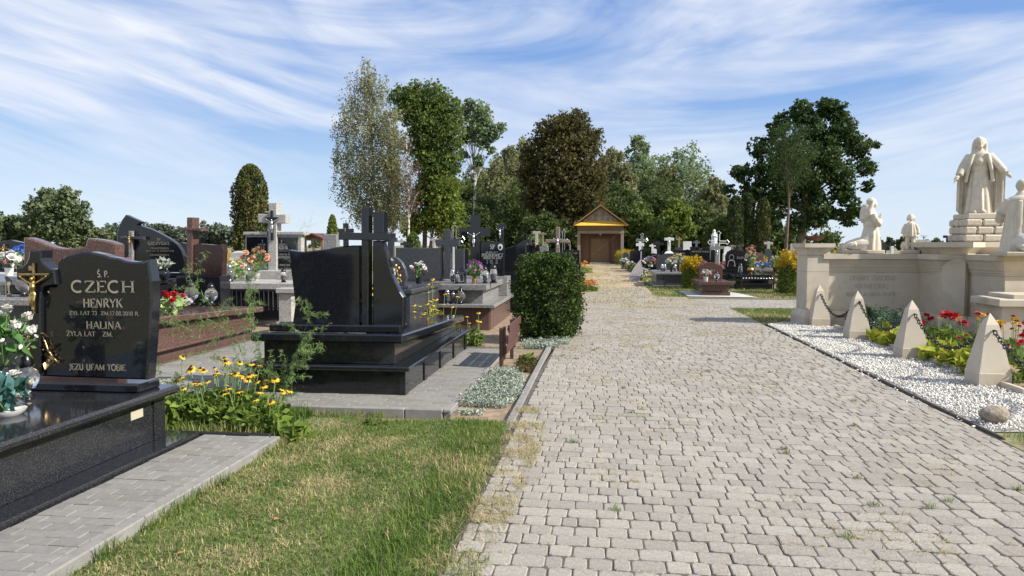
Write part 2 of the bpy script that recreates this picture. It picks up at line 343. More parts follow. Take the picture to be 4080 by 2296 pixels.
# many small faces at once ------------------------------------------------
def rnd_dirs(n, up=0.0):
    d = RNG.normal(size=(n, 3)); d[:, 2] += up; return d / np.linalg.norm(d, axis=1)[:, None]
def leaves(P, size, up=0.5, aspect=0.6, droop=None, jit=0.48, bend=0.25, dirs=None):
    """leaf rhombi (4 verts, bent along the middle) at points P -> V, F"""
    n = len(P); nrm = rnd_dirs(n, up); t = rnd_dirs(n) if dirs is None else dirs
    if droop is not None: t[:, 2] -= droop
    t = t - nrm * (t * nrm).sum(1)[:, None]; t /= np.linalg.norm(t, axis=1)[:, None] + 1e-9
    b = np.cross(nrm, t); s = (size * (1 + jit * RNG.normal(size=n)).clip(0.4, 1.9))[:, None]
    V = np.stack([P - t * s * 0.5, P + b * s * aspect * 0.5 + nrm * s * bend * 0.3, P + t * s * 0.5, P - b * s * aspect * 0.5 + nrm * s * bend * 0.3], 1).reshape(-1, 3)
    i = np.arange(n)[:, None] * 4; F = np.concatenate([i + [0, 1, 2], i + [0, 2, 3]], 0)
    return V, F
def blades(P, h, w, lean=0.4, jit=0.35):
    """grass blades: 5 verts, three triangles"""
    n = len(P); a = RNG.uniform(0, 2 * np.pi, n); H = (h * (1 + jit * RNG.normal(size=n)).clip(0.25, 2.2))[:, None]; W = w * RNG.uniform(0.7, 1.3, n)[:, None]
    d = np.stack([np.cos(a), np.sin(a), np.zeros(n)], 1); s = np.stack([-np.sin(a), np.cos(a), np.zeros(n)], 1)
    l = np.abs(RNG.normal(lean, lean * 0.6, n))[:, None]; up = np.array([0, 0, 1.0])
    m = P + up * H * 0.55 + d * H * l * 0.35; t = P + up * H * (1 - 0.35 * l.clip(0, 1.5)) + d * H * l
    V = np.stack([P - s * W / 2, P + s * W / 2, m - s * W * 0.4, m + s * W * 0.4, t], 1).reshape(-1, 3)
    i = np.arange(n)[:, None] * 5; F = np.concatenate([i + [0, 1, 3], i + [0, 3, 2], i + [2, 3, 4]], 0)
    return V, F
def join(parts):
    V = []; F = []; o = 0
    for v, f in parts: V.append(v); F.append(f + o); o += len(v)
    return np.concatenate(V), np.concatenate(F)
def in_poly(P, poly):
    x, y = P[:, 0], P[:, 1]; r = np.zeros(len(P), bool); n = len(poly)
    for i in range(n):
        x0, y0 = poly[i][:2]; x1, y1 = poly[(i + 1) % n][:2]
        if y0 == y1: continue
        c = ((y0 > y) != (y1 > y)) & (x < (x1 - x0) * (y - y0) / (y1 - y0) + x0); r ^= c
    return r
def scatter(poly, n, z=0.0):
    a = np.array([p[:2] for p in poly]); lo, hi = a.min(0), a.max(0); out = []
    k = 0
    while k < n:
        P = RNG.uniform(lo, hi, (max(n, 64), 2)); P = P[in_poly(P, poly)]; out.append(P); k += len(P)
    P = np.concatenate(out)[:n]; return np.column_stack([P, np.full(n, z)])
def vnoise(x, y, s, seed=0):
    """cheap smooth noise 0..1"""
    r = np.random.default_rng(seed); g = r.uniform(0, 1, (64, 64)); u = np.asarray(x) * s; v = np.asarray(y) * s
    i = np.floor(u).astype(int); j = np.floor(v).astype(int); a = u - i; b = v - j; a = a * a * (3 - 2 * a); b = b * b * (3 - 2 * b); i %= 64; j %= 64; i1 = (i + 1) % 64; j1 = (j + 1) % 64
    return g[i, j] * (1 - a) * (1 - b) + g[i1, j] * a * (1 - b) + g[i, j1] * (1 - a) * b + g[i1, j1] * a * b

# serif stroke lettering ---------------------------------------------------
def _arc(cx, cy, rx, ry, a0, a1, n=10): return [(cx + rx * math.cos(math.radians(a0 + (a1 - a0) * i / n)), cy + ry * math.sin(math.radians(a0 + (a1 - a0) * i / n))) for i in range(n + 1)]
T, t_ = 1.0, 0.5
GL = {
 'A': (.78, [(t_, [(.06, 0), (.38, 1)]), (T, [(.38, 1), (.72, 0)]), (t_, [(.18, .34), (.60, .34)])], [(.06, 0), (.72, 0)]),
 'B': (.66, [(T, [(.14, 0), (.14, 1)]), (t_, [(.14, 1), (.34, 1)] + _arc(.34, .76, .2, .24, 90, -90) + [(.14, .52)]), (.85, [(.34, .52)] + _arc(.36, .26, .24, .26, 90, -90) + [(.14, 0)])], [(.14, 0), (.14, 1)]),
 'C': (.76, [(T, _arc(.40, .5, .33, .49, 52, 308, 16))], []),
 'D': (.78, [(T, [(.14, 0), (.14, 1)]), (.8, [(.14, 1), (.30, 1)] + _arc(.32, .5, .36, .5, 90, -90, 14) + [(.14, 0)])], [(.14, 0), (.14, 1)]),
 'E': (.64, [(T, [(.14, 0), (.14, 1)]), (t_, [(.14, .97), (.56, .97), (.56, .8)]), (t_, [(.14, .52), (.46, .52)]), (t_, [(.14, .03), (.58, .03), (.58, .22)])], [(.14, 0), (.14, 1)]),
 'F': (.60, [(T, [(.14, 0), (.14, 1)]), (t_, [(.14, .97), (.56, .97), (.56, .8)]), (t_, [(.14, .50), (.44, .50)])], [(.14, 0), (.14, 1)]),
 'G': (.80, [(T, _arc(.40, .5, .33, .49, 50, 325, 16)), (T, [(.67, .02), (.67, .42)]), (t_, [(.50, .42), (.78, .42)])], []),
 'H': (.82, [(T, [(.15, 0), (.15, 1)]), (T, [(.66, 0), (.66, 1)]), (t_, [(.15, .52), (.66, .52)])], [(.15, 0), (.15, 1), (.66, 0), (.66, 1)]),
 'I': (.34, [(T, [(.17, 0), (.17, 1)])], [(.17, 0), (.17, 1)]),
 'J': (.42, [(T, [(.26, 1), (.26, .18)] + _arc(.12, .12, .14, .2, 20, -110, 6))], [(.26, 1)]),
 'K': (.76, [(T, [(.14, 0), (.14, 1)]), (t_, [(.62, 1), (.16, .46)]), (T, [(.30, .62), (.68, 0)])], [(.14, 0), (.14, 1), (.62, 1), (.68, 0)]),
 'L': (.60, [(T, [(.14, 0), (.14, 1)]), (t_, [(.14, .03), (.56, .03), (.56, .24)])], [(.14, 0), (.14, 1)]),
 'M': (.96, [(t_, [(.12, 0), (.14, 1)]), (T, [(.14, 1), (.48, .05)]), (t_, [(.48, .05), (.80, 1)]), (T, [(.80, 1), (.82, 0)])], [(.12, 0), (.82, 0)]),
 'N': (.82, [(t_, [(.14, 0), (.14, 1)]), (T, [(.14, 1), (.66, 0)]), (t_, [(.66, 0), (.66, 1)])], [(.14, 0), (.66, 1)]),
 'O': (.82, [(T, _arc(.41, .5, .34, .49, 0, 360, 20))], []),
 'P': (.62, [(T, [(.14, 0), (.14, 1)]), (.75, [(.14, .98), (.32, .98)] + _arc(.33, .73, .22, .25, 90, -90) + [(.14, .48)])], [(.14, 0), (.14, 1)]),
 'R': (.72, [(T, [(.14, 0), (.14, 1)]), (.75, [(.14, .98), (.32, .98)] + _arc(.33, .75, .21, .23, 90, -90) + [(.14, .52)]), (T, [(.34, .50), (.66, 0)])], [(.14, 0), (.14, 1), (.66, 0)]),
 'S': (.58, [(.9, _arc(.29, .74, .19, .24, 35, 260, 9) + _arc(.30, .26, .21, .25, 80, -150, 9))], []),
 'T': (.68, [(T, [(.34, 0), (.34, 1)]), (t_, [(.05, .80), (.05, .97), (.63, .97), (.63, .80)])], [(.34, 0)]),
 'U': (.78, [(T, [(.15, 1), (.15, .3)] + _arc(.39, .3, .24, .29, 180, 360, 10) + [(.63, 1)])], [(.15, 1), (.63, 1)]),
 'W': (1.05, [(T, [(.08, 1), (.30, 0)]), (t_, [(.30, 0), (.52, .9)]), (T, [(.52, .9), (.74, 0)]), (t_, [(.74, 0), (.96, 1)])], [(.08, 1), (.96, 1)]),
 'Y': (.74, [(T, [(.08, 1), (.38, .45)]), (t_, [(.66, 1), (.38, .45)]), (T, [(.38, .45), (.38, 0)])], [(.08, 1), (.66, 1), (.38, 0)]),
 'Z': (.68, [(t_, [(.08, .80), (.08, .97), (.60, .97)]), (T, [(.58, .96), (.08, .04)]), (t_, [(.08, .03), (.62, .03), (.62, .24)])], []),
 '0': (.60, [(.85, _arc(.30, .5, .22, .48, 0, 360, 18))], []), '1': (.46, [(T, [(.25, 0), (.25, 1), (.10, .84)])], [(.25, 0)]),
 '2': (.58, [(.8, _arc(.28, .72, .2, .26, 160, -30, 8) + [(.08, .04), (.54, .04)])], []), '3': (.56, [(.8, _arc(.26, .75, .19, .23, 150, -90, 8) + _arc(.26, .27, .22, .26, 90, -150, 8))], []),
 '4': (.60, [(.8, [(.42, 0), (.42, 1), (.06, .3), (.56, .3)])], []), '7': (.54, [(.8, [(.06, .82), (.06, .96), (.50, .96), (.22, 0)])], []),
 '5': (.56, [(.8, [(.48, .96), (.14, .96), (.12, .56)] + _arc(.26, .30, .22, .28, 110, -150, 9))], []), '6': (.58, [(.8, _arc(.29, .30, .21, .29, 0, 360, 12)), (.8, [(.09, .32), (.14, .7), (.42, .98)])], []),
 '8': (.58, [(.8, _arc(.29, .75, .18, .23, 0, 360, 12)), (.8, _arc(.29, .27, .22, .26, 0, 360, 12))], []), '9': (.58, [(.8, _arc(.28, .68, .2, .29, 0, 360, 12)), (.8, [(.48, .68), (.44, .3), (.16, .02)])], []),
 '.': (.28, [(1.2, [(.12, 0), (.12, .10)])], []), '+': (.6, [(T, [(.3, -.1), (.3, 1)]), (T, [(.1, .68), (.5, .68)])], []), ' ': (.42, [], []),
}
ACC = {'Ś': ('S', 'a'), 'Ż': ('Z', 'd'), 'Ł': ('L', 's'), 'Ó': ('O', 'a'), 'Ń': ('N', 'a')}
def write(mb, s, x0, z0, h, width=None, y=0.0, wt=0.15, serif=True, x1=None, track=0.0, R=None):
    """strokes in the X,Z plane facing -Y, starting at x0 on baseline z0; fitted to end at x1. R maps (x,z) to 3-D."""
    adv = sum(GL[ACC.get(c, (c,))[0]][0] + track for c in s) - track; kx = ((x1 - x0) / adv) if x1 is not None else h
    put = R if R else (lambda x, z: (x, y, z)); pen = 0.0
    def stroke(pts, w):
        P = [(x0 + (pen + a) * kx, z0 + b * h) for a, b in pts]; n = len(P); L = []; Rr = []
        for i in range(n):
            a, b = P[max(i - 1, 0)], P[min(i + 1, n - 1)]
            if i and i < n - 1:
                d1 = (P[i][0] - a[0], P[i][1] - a[1]); d2 = (b[0] - P[i][0], b[1] - P[i][1]); l1 = math.hypot(*d1) or 1; l2 = math.hypot(*d2) or 1
                dx, dz = d1[0] / l1 + d2[0] / l2, d1[1] / l1 + d2[1] / l2
            else: dx, dz = b[0] - a[0], b[1] - a[1]
            l = math.hypot(dx, dz) or 1; nx, nz = -dz / l * w / 2, dx / l * w / 2
            L.append(put(P[i][0] + nx, P[i][1] + nz)); Rr.append(put(P[i][0] - nx, P[i][1] - nz))
        mb.add(L + Rr, [[i, i + 1, n + i + 1, n + i] for i in range(n - 1)])
    w = wt * h
    for c in s:
        base, acc = ACC.get(c, (c, None)); gw, st, sf = GL[base]
        for k, pts in st: stroke(pts, w * k)
        if serif:
            for a, b in sf:
                b2 = .02 if b < .5 else .98; stroke([(a - .11, b2), (a + .11, b2)], w * .35)
        if acc == 'a': stroke([(gw / 2 - .02, 1.1), (gw / 2 + .12, 1.28)], w * .7)
        if acc == 'd': stroke([(gw / 2, 1.1), (gw / 2, 1.22)], w * .9)
        if acc == 's': stroke([(.0, .40), (.30, .62)], w * .5)
        pen += gw + track
def lettering(name, lines, y, m, parent, wt=0.15, serif=True):
    """lines: (string, (x0,z_top), (x1,z_base))"""
    adv = lambda q: sum(GL[ACC.get(c, (c,))[0]][0] for c in q)
    for s, a, b in lines:
        k = (b[0] - a[0]) / adv(s); i = 0
        for wd in s.split(' '):
            if wd:
                x0 = a[0] + adv(s[:i]) * k; mb = MB(); write(mb, wd, x0, b[1], a[1] - b[1], y=y, x1=x0 + adv(wd) * k, wt=wt, serif=serif); link(name, mb.mesh(name, rootloc(parent), fix=False), m, parent)
            i += len(wd) + 1
def remesh(mb, vox, smooth=3):
    """one continuous skin over overlapping closed shapes"""
    me = mb.mesh('tmp'); o = bpy.data.objects.new('tmp', me); COL.objects.link(o)
    r = o.modifiers.new('r', 'REMESH'); r.mode = 'VOXEL'; r.voxel_size = vox; r.use_smooth_shade = True
    if smooth: q = o.modifiers.new('s', 'SMOOTH'); q.factor = 0.5; q.iterations = smooth
    dg = bpy.context.evaluated_depsgraph_get(); out = bpy.data.meshes.new_from_object(o.evaluated_get(dg))
    bpy.data.objects.remove(o); return out

# ================================================================== setting
kind(sheet('ground', [(-1600, -300), (1600, -300), (1600, 2500), (-1600, 2500)], -0.10, K['field']), 'structure')
# sandy cemetery ground on both sides of the path
sheet('cemetery_ground', [(-14, 6.0), (-0.7, 6.6), (-0.7, 66), (-20, 66), (-26, 24)], -0.094, K['soil'])
sheet('grass_verge', [(3.2, 15.6), (14, 15.6), (30, 30), (30, 66), (1.7, 66), (1.6, 23.7), (2.7, 23.2), (14, 22.6), (14, 19.4), (3.3, 19.3)], -0.012, K['lawn'])
# near lawn: slopes up from the apron kerb to the path
LAWN = [(-2.66, 1.6), (-0.80, 1.6), (-0.80, 6.6), (-1.3, 6.75), (-2.0, 6.7), (-2.6, 6.9), (-4.9, 7.0), (-4.9, 5.95), (-2.66, 5.9)]
lz = lambda x: -0.075 + 0.06 * np.clip((np.asarray(x) + 2.66) / 1.8, 0, 1)
sheet('lawn', [(x, y, float(lz(x))) for x, y in LAWN], 0, K['lawn'])
sheet('soil_bed', [(-1.43, 6.6), (-0.80, 6.55), (-0.78, 15.0), (-1.40, 15.0)], -0.045, K['soil'])
sheet('grass_corner', [(3.302, 1.5), (9, 1.5), (9, 8.3), (4.9, 8.3), (4.9, 6.86), (3.302, 6.74)], -0.012, K['lawn'])
sheet('bed_ground', [(4.4, 8.25), (9, 8.25), (9, 15.6), (4.4, 15.6)], -0.008, K['soil'])
# ---- path with pavers in rows of 14 cm
path = sheet('path', [(-0.90, 1.5), (3.30, 1.5), (3.25, 15.6), (3.22, 19.2), (12, 19.4), (12, 22.7), (2.7, 23.2), (1.65, 23.8), (1.65, 30), (-0.55, 30), (-0.70, 12), (-0.86, 6)], -0.0090, K['joint'])
sheet('sandy_track', [(-0.65, 23.5), (1.75, 23.5), (1.8, 40), (2.2, 66), (-2.6, 66), (-0.8, 40)], -0.005, K['track'])
def paver_geo(x0, x1, y0, y1, z, fine):
    g = 0.0030; x0 += g; x1 -= g; y0 += g; y1 -= g; c = 0.016; j = lambda a: random.uniform(-a, a)
    if fine:
        o = [(x0 + c + j(.004), y0 + j(.003)), (x1 - c + j(.004), y0 + j(.003)), (x1 + j(.003), y0 + c), (x1 + j(.003), y1 - c), (x1 - c + j(.004), y1 + j(.003)), (x0 + c + j(.004), y1 + j(.003)), (x0 + j(.003), y1 - c), (x0 + j(.003), y0 + c)]
    else:
        o = [(x0, y0), (x1, y0), (x1, y1), (x0, y1)]
    mx, my = (x0 + x1) / 2, (y0 + y1) / 2; dx, dy = x1 - x0, y1 - y0; n = len(o); b = 0.0055 if fine else 0.006
    tx, ty = random.uniform(-.011, .011), random.uniform(-.011, .011)
    ins = [(mx + (x - mx) * (1 - 2 * b / dx), my + (y - my) * (1 - 2 * b / dy)) for x, y in o]
    tilt = lambda x, y: (x - mx) * tx + (y - my) * ty
    V = [(x, y, z + tilt(x, y)) for x, y in ins] + [(x, y, z - .0038 + tilt(x, y)) for x, y in o] + [(x, y, -.03) for x, y in o]
    F = [list(range(n))] + [[i, n + i, n + (i + 1) % n, (i + 1) % n] for i in range(n)] + [[n + i, 2 * n + i, 2 * n + (i + 1) % n, n + (i + 1) % n] for i in range(n)]
    return V, F
single = 0; field = MB(); row = 0; y = 3.05 - 10 * .139
while y < 28.0:
    xl = -0.76 + 0.006 * (y - 3); xr = 3.27
    if y > 19.5: xr = 9.0 if y < 22.5 else (2.6 if y < 23.3 else 1.6)
    if y > 23.4: xl = -0.5
    x = xl - random.uniform(0, 0.1)
    while x < xr:
        w = random.choice((0.092, 0.125, 0.125, 0.172, 0.172)); x1 = x + w
        a, b = max(x, xl), min(x1, xr)
        if b - a > 0.035:
            u = (-0.119 * (a + b) / 2 + 0.993 * y); off = (0.993 * (a + b) / 2 + 0.119 * y) / u; inview = -1.6 < off < 1.6
            if inview:
                V, F = paver_geo(a, b, y, y + 0.139, random.uniform(-.0035, .0035) + 0.008 * (float(vnoise(a, y, 1.1, 3)) - .5), y < 12)
                if single < 300 and y > 3.3 and -.7 < off < .7:
                    cx, cy = (a + b) / 2, y + .07
                    me = bpy.data.meshes.new('paver'); me.from_pydata([(p[0] - cx, p[1] - cy, p[2]) for p in V], [], F)
                    o = link('paver', me, K['paver'], path); o.location = (cx, cy, 0); single += 1
                else: field.add(V, F)
        x = x1
    y += 0.139
me = field.mesh('paver_field', fix=False); kind(link('paver_field', me, K['paver'], path), 'stuff')
# kerbs
def kerb_run(parent, x0, x1, y0, y1, zt, zb, step, along='y', m=K['concrete']):
    a = y0 if along == 'y' else x0; end = y1 if along == 'y' else x1
    while a < end - 0.02:
        b = min(a + step, end)
        d = (x0, x1, a + .003, b - .003, zb, zt + random.uniform(-.003, .003)) if along == 'y' else (a + .003, b - .003, y0, y1, zb, zt + random.uniform(-.003, .003))
        box_obj('kerb_stone', d, m, parent, 0.008); a = b
kerb_run(path, -0.85, -0.775, 6.3, 12.3, 0.006, -0.12, 1.0)
kerb_run(path, 3.315, 3.345, 6.5, 15.3, 0.008, -0.1, 1.0, m=K['edging'])
# ---- brick aprons round the graves
def bricks(parent, x0, x1, y0, y1, z, skip=None, lx=0.2, ly=0.1, keep=None):
    r = 0; y = y0
    while y < y1 - 0.02:
        yb = min(y + ly, y1); x = x0 - (lx / 2 if r % 2 else 0)
        while x < x1 - 0.01:
            a, b = max(x, x0), min(x + lx, x1)
            if b - a > 0.03 and not (skip and skip((a + b) / 2, (y + yb) / 2)):
                zz = z + random.uniform(-.003, .003); box_obj('paving_brick', (a + .002, b - .002, y + .002, yb - .002, z - .06, zz), K['brick'], parent, 0.004)
            x += lx
        y = yb; r += 1
ap1 = sheet('grave_apron', [(-5.2, 2.0), (-2.68, 2.0), (-2.68, 5.92), (-5.2, 5.92)], -0.02, K['joint'])
bricks(ap1, -3.33, -2.75, 2.55, 5.84, 0.0)
kerb_run(ap1, -2.745, -2.66, 2.0, 5.86, 0.004, -0.13, 1.0)
kerb_run(ap1, -3.7, -2.75, 5.85, 5.91, 0.012, -0.13, 1.0, 'x', K['iron'])
ap2 = sheet('grave_apron', [(-6.0, 7.04), (-1.45, 6.98), (-1.45, 11.6), (-6.0, 12.6)], -0.02, K['joint'])
bricks(ap2, -3.9, -1.52, 7.06, 11.3, 0.0, skip=lambda x, y: (-3.7 < x < -2.1 and y > 7.65))
kerb_run(ap2, -1.52, -1.44, 7.0, 11.5, 0.004, -0.12, 1.0)
kerb_run(ap2, -5.9, -1.52, 6.98, 7.05, 0.004, -0.12, 1.0, 'x')
ap3 = sheet('paved_aisle', [(-6.0, 7.055), (-3.905, 7.055), (-3.905, 13.5), (-6.0, 13.5)], -0.015, K['joint'])
bricks(ap3, -5.85, -3.91, 7.06, 13.2, 0.0, lx=0.3, ly=0.15)

# ================================================================== small prototypes
def corpus_mesh():
    m = MB(); m.tube([(0, 0, .40), (0, .0, .52), (0, -.02, .64), (0, -.01, .74)], [.075, .07, .095, .07], 10)
    for s in (-1, 1):
        m.tube([(s * .06, 0, .74), (s * .20, -.01, .80), (s * .40, .01, .93)], [.045, .034, .024], 8)
        m.ell((s * .42, 0, .95), (.03, .03, .035), 6, 5)
        m.tube([(s * .045, 0, .42), (s * .055, -.06, .24), (s * .02, -.01, .04)], [.06, .045, .03], 8)
        m.tube([(s * .02, -.01, .05), (s * .02, -.05, -.03)], [.03, .024], 6)
    m.ell((0, 0, .43), (.10, .075, .07), 10, 6); m.tube([(0, -.01, .74), (.01, -.04, .82)], .035, 6); m.ell((.015, -.06, .87), (.055, .06, .07), 10, 8)
    return remesh(m, 0.018, 2)
CORPUS = corpus_mesh()
def corpus(parent, x, y, z, h, m, flip=1):
    me = CORPUS.copy(); me.materials.clear(); me.materials.append(m); o = link('corpus', me, None, parent)
    r = rootloc(parent); o.location = (x - r[0], y - r[1], z - r[2]); o.scale = (h, h * flip, h); return o
_lc = {}
def lantern(label, loc, s=1.0, style='tall', lid='lid', glass='glass', group='grave lanterns'):
    key = (style, lid, glass)
    if key not in _lc:
        P = {}
        def lz(name, prof, m, n=14): me = MB().lathe(prof, n).mesh(name); me.polygons.foreach_set('use_smooth', np.ones(len(me.polygons), bool)); me.set_sharp_from_angle(angle=math.radians(40)); me.materials.append(m); P[name] = me
        if style == 'tall':
            lz('base', [(.045, 0), (.05, .006), (.048, .018), (.03, .03)], K[lid]); lz('glass_jar', [(.028, .03), (.048, .05), (.05, .10), (.046, .17), (.036, .19)], K[glass]); lz('lid', [(.042, .19), (.045, .20), (.036, .225), (.02, .245), (.008, .25), (.010, .262), (.001, .272)], K[lid])
        elif style == 'globe':
            lz('base', [(.045, 0), (.05, .008), (.03, .03), (.025, .045)], K[lid]); lz('glass_jar', [(.025, .045), (.055, .07), (.082, .11), (.085, .15), (.07, .19), (.045, .215), (.04, .23)], K[glass], 18); lz('lid', [(.045, .23), (.048, .24), (.035, .27), (.015, .29), (.006, .295), (.008, .305), (.001, .315)], K[lid])
        elif style == 'flower':
            lz('base', [(.05, 0), (.055, .01), (.03, .035), (.022, .05)], K['lid_silver']); R = []
            for k, (r, z) in enumerate([(.02, .05), (.06, .08), (.085, .13), (.088, .17), (.07, .21), (.05, .235), (.045, .25)]):
                R.append([(r * (1 + .10 * math.cos(8 * 2 * math.pi * i / 32) * (1 if 0 < k < 5 else 0)) * math.cos(2 * math.pi * i / 32), r * (1 + .10 * math.cos(8 * 2 * math.pi * i / 32) * (1 if 0 < k < 5 else 0)) * math.sin(2 * math.pi * i / 32), z) for i in range(32)])
            me = MB().poly3(R).mesh('glass_jar'); me.polygons.foreach_set('use_smooth', np.ones(len(me.polygons), bool)); me.materials.append(K[glass]); P['glass_jar'] = me
            lz('lid', [(.052, .25), (.055, .26), (.05, .30), (.035, .335), (.015, .355), (.006, .36), (.012, .372), (.001, .385)], K[lid])
        else:  # box lantern
            me = MB().box(-.055, .055, -.055, .055, 0, .02, .004).mesh('base'); me.materials.append(K[lid]); P['base'] = me
            g = MB().box(-.046, .046, -.046, .046, .02, .17, .003).mesh('glass_jar'); g.materials.append(K[glass]); P['glass_jar'] = g
            me = MB().box(-.005, .005, -.005, .005, .02, .17).mesh('corner_bar'); me.materials.append(K[lid]); P['corner_bar'] = me
            me = MB().poly3([[(-.065, -.065, .17), (.065, -.065, .17), (.065, .065, .17), (-.065, .065, .17)], [(-.05, -.05, .19), (.05, -.05, .19), (.05, .05, .19), (-.05, .05, .19)], [(-.03, -.03, .225), (.03, -.03, .225), (.03, .03, .225), (-.03, .03, .225)], [(-.006, -.006, .25), (.006, -.006, .25), (.006, .006, .25), (-.006, .006, .25)]]).mesh('lid'); me.materials.append(K[lid]); P['lid'] = me
        cm = MB().lathe([(.026, .035), (.027, .12), (.022, .125)], 10).mesh('candle'); cm.materials.append(K['wax']); P['candle'] = cm
        _lc[key] = P
    t = thing('grave_lantern', label, 'lantern', loc, random.uniform(0, 3), group); t.scale = (s, s, s)
    for n, me in _lc[key].items():
        for dx, dy in (((-.052, -.052), (.052, -.052), (-.052, .052), (.052, .052)) if n == 'corner_bar' else ((0, 0),)): link(n, me, None, t).location = (dx, dy, 0)
    return t
def flower_mesh(style, m):
    b = MB()
    def petal(a, r0, r1, w, z0, z1, zm):
        ca, sa = math.cos(a), math.sin(a); pt = lambda r, s, z: (ca * r - sa * s, sa * r + ca * s, z)
        b.add([pt(r0, -w * .35, z0), pt(r0, w * .35, z0), pt((r0 + r1) / 2, -w * .5, zm), pt((r0 + r1) / 2, w * .5, zm), pt(r1, -w * .22, z1), pt(r1, w * .22, z1)], [[0, 1, 3, 2], [2, 3, 5, 4]])
    if style == 'rose':
        for n, r0, r1, w, z0, zm, z1 in ((6, .05, .50, .52, -.15, .10, .12), (5, .05, .36, .44, -.1, .18, .28), (4, .04, .22, .32, 0, .22, .36), (3, .02, .10, .2, .1, .28, .38)):
            for k in range(n): petal(2 * math.pi * k / n + n, r0, r1, w, z0, z1, zm)
    elif style == 'daisy':
        for k in range(11): petal(2 * math.pi * k / 11 + random.uniform(-.1, .1), .10, .5, .24, 0, -.14 + random.uniform(-.08, .06), .0)
    elif style == 'pom':
        for n, e, r in ((8, -.1, .5), (9, .35, .46), (7, .8, .36), (4, 1.2, .22)):
            for k in range(n):
                a = 2 * math.pi * k / n + e * 3; petal(a, r * .4 * math.cos(e), r * math.cos(e), .26, .05 + r * .3 * math.sin(e), .1 + r * math.sin(e), .12 + r * .8 * math.sin(e))
    elif style == 'bud':
        b.lathe([(.02, -.2), (.14, -.05), (.17, .1), (.10, .26), (.02, .32)], 7)
    me = b.mesh('flower', fix=False); me.materials.append(m); return me
_fm = {}
def fmesh(style, col):
    if (style, col) not in _fm: _fm[style, col] = flower_mesh(style, FL[col])
    return _fm[style, col]
def blossom(parent, p, size, style, col, tilt=(0, 0), name='flower', centre=None):
    o = link(name, fmesh(style, col), None, parent); o.location = p; o.scale = (size, size, size); o.rotation_euler = (tilt[0], tilt[1], random.uniform(0, 6))
    if centre:
        if 'ctr' not in _fm: _fm['ctr'] = MB().lathe([(.15, -.02), (.17, .06), (.13, .2), (.02, .27)], 8).mesh('cone'); _fm['ctr'].materials.append(FL['cone'])
        link('flower_cone', _fm['ctr'], None, o)
    return o
VASE = {'urn': [(.05, 0), (.055, .01), (.03, .03), (.06, .08), (.085, .13), (.08, .17), (.095, .19), (.085, .19), (.06, .16)],
        'pot': [(.06, 0), (.08, .14), (.085, .15), (.075, .15), (.06, .1)], 'ball': [(.06, 0), (.065, .012), (.04, .03), (.085, .06), (.11, .11), (.10, .16), (.065, .19), (.07, .20), (.055, .2)],
        'tube': [(.045, 0), (.05, .01), (.05, .2), (.056, .21), (.046, .21), (.04, .1)], 'boat': [(.12, 0), (.15, .03), (.16, .05), (.14, .045), (.1, .02)]}
def bouquet(label, loc, R=0.18, Hh=0.3, fl=(('white', 8, .09, 'rose'),), leaf='fake', vase=('urn', 'black', 1.0), nl=120, ls=.07, base=None, name='flower_arrangement', cat='flowers', group='flower arrangements', lean=(0, 0)):
    t = thing(name, label, cat, loc, 0, group); vz = 0.0
    if vase:
        st, vm, vs = vase; MB().lathe([(r * vs, z * vs) for r, z in VASE[st]], 16).out('vase', K[vm], t, smooth=True, local=True, angle=45); vz = max(z for r, z in VASE[st]) * vs * .95
    if base is not None: vz = base
    c = np.array([lean[0], lean[1], vz + Hh * .5]); n = nl
    d = rnd_dirs(n, .15); rr = RNG.uniform(.35, .95, n)[:, None]; P = c + d * rr * np.array([R, R, Hh * .55])
    V, F = leaves(P, ls, up=.6, aspect=.55, dirs=d.copy()); kind(link('foliage', npmesh('foliage', V, F), LF[leaf], t), 'stuff')
    s = MB()
    tot = sum(f[1] for f in fl); k = 0
    for col, cnt, sz, sty in fl:
        for i in range(cnt):
            a = k * 2.399 + random.uniform(-.3, .3); q = (k + .5) / tot; el = math.asin(min(1, 1 - 1.25 * q)) ; k += 1
            dx, dy, dz = math.cos(a) * math.cos(el), math.sin(a) * math.cos(el), math.sin(el)
            p = (c[0] + dx * R * random.uniform(.85, 1.1), c[1] + dy * R * random.uniform(.85, 1.1), c[2] + dz * Hh * .55 * random.uniform(.85, 1.1))
            blossom(t, p, sz * random.uniform(.85, 1.15), sty, col, (-dy * .9 * math.cos(el), dx * .9 * math.cos(el)))
            if sz > .05: s.tube([(c[0] * .5, c[1] * .5, vz * .9), tuple(p)], .004, 4)
    if s.v: s.out('stems', K['stem'], t, local=True)
    return t
def lathe_part(name, prof, m, parent, c, n=16): return MB().lathe(prof, n, c).out(name, m, parent, smooth=True, angle=40)
def cross_pts(x, z0, z1, w, bz, bh, bw):
    """latin cross outline centred on x: post width w, bar from bz to bz+bh, width bw"""
    return [(x - w / 2, z0), (x + w / 2, z0), (x + w / 2, bz), (x + bw / 2, bz), (x + bw / 2, bz + bh), (x + w / 2, bz + bh), (x + w / 2, z1), (x - w / 2, z1), (x - w / 2, bz + bh), (x - bw / 2, bz + bh), (x - bw / 2, bz), (x - w / 2, bz)]
def sloped(mb, y0, k, zmin):
    mb.v = [(x, y, z + k * (y - y0) if z > zmin else z) for x, y, z in mb.v]; return mb

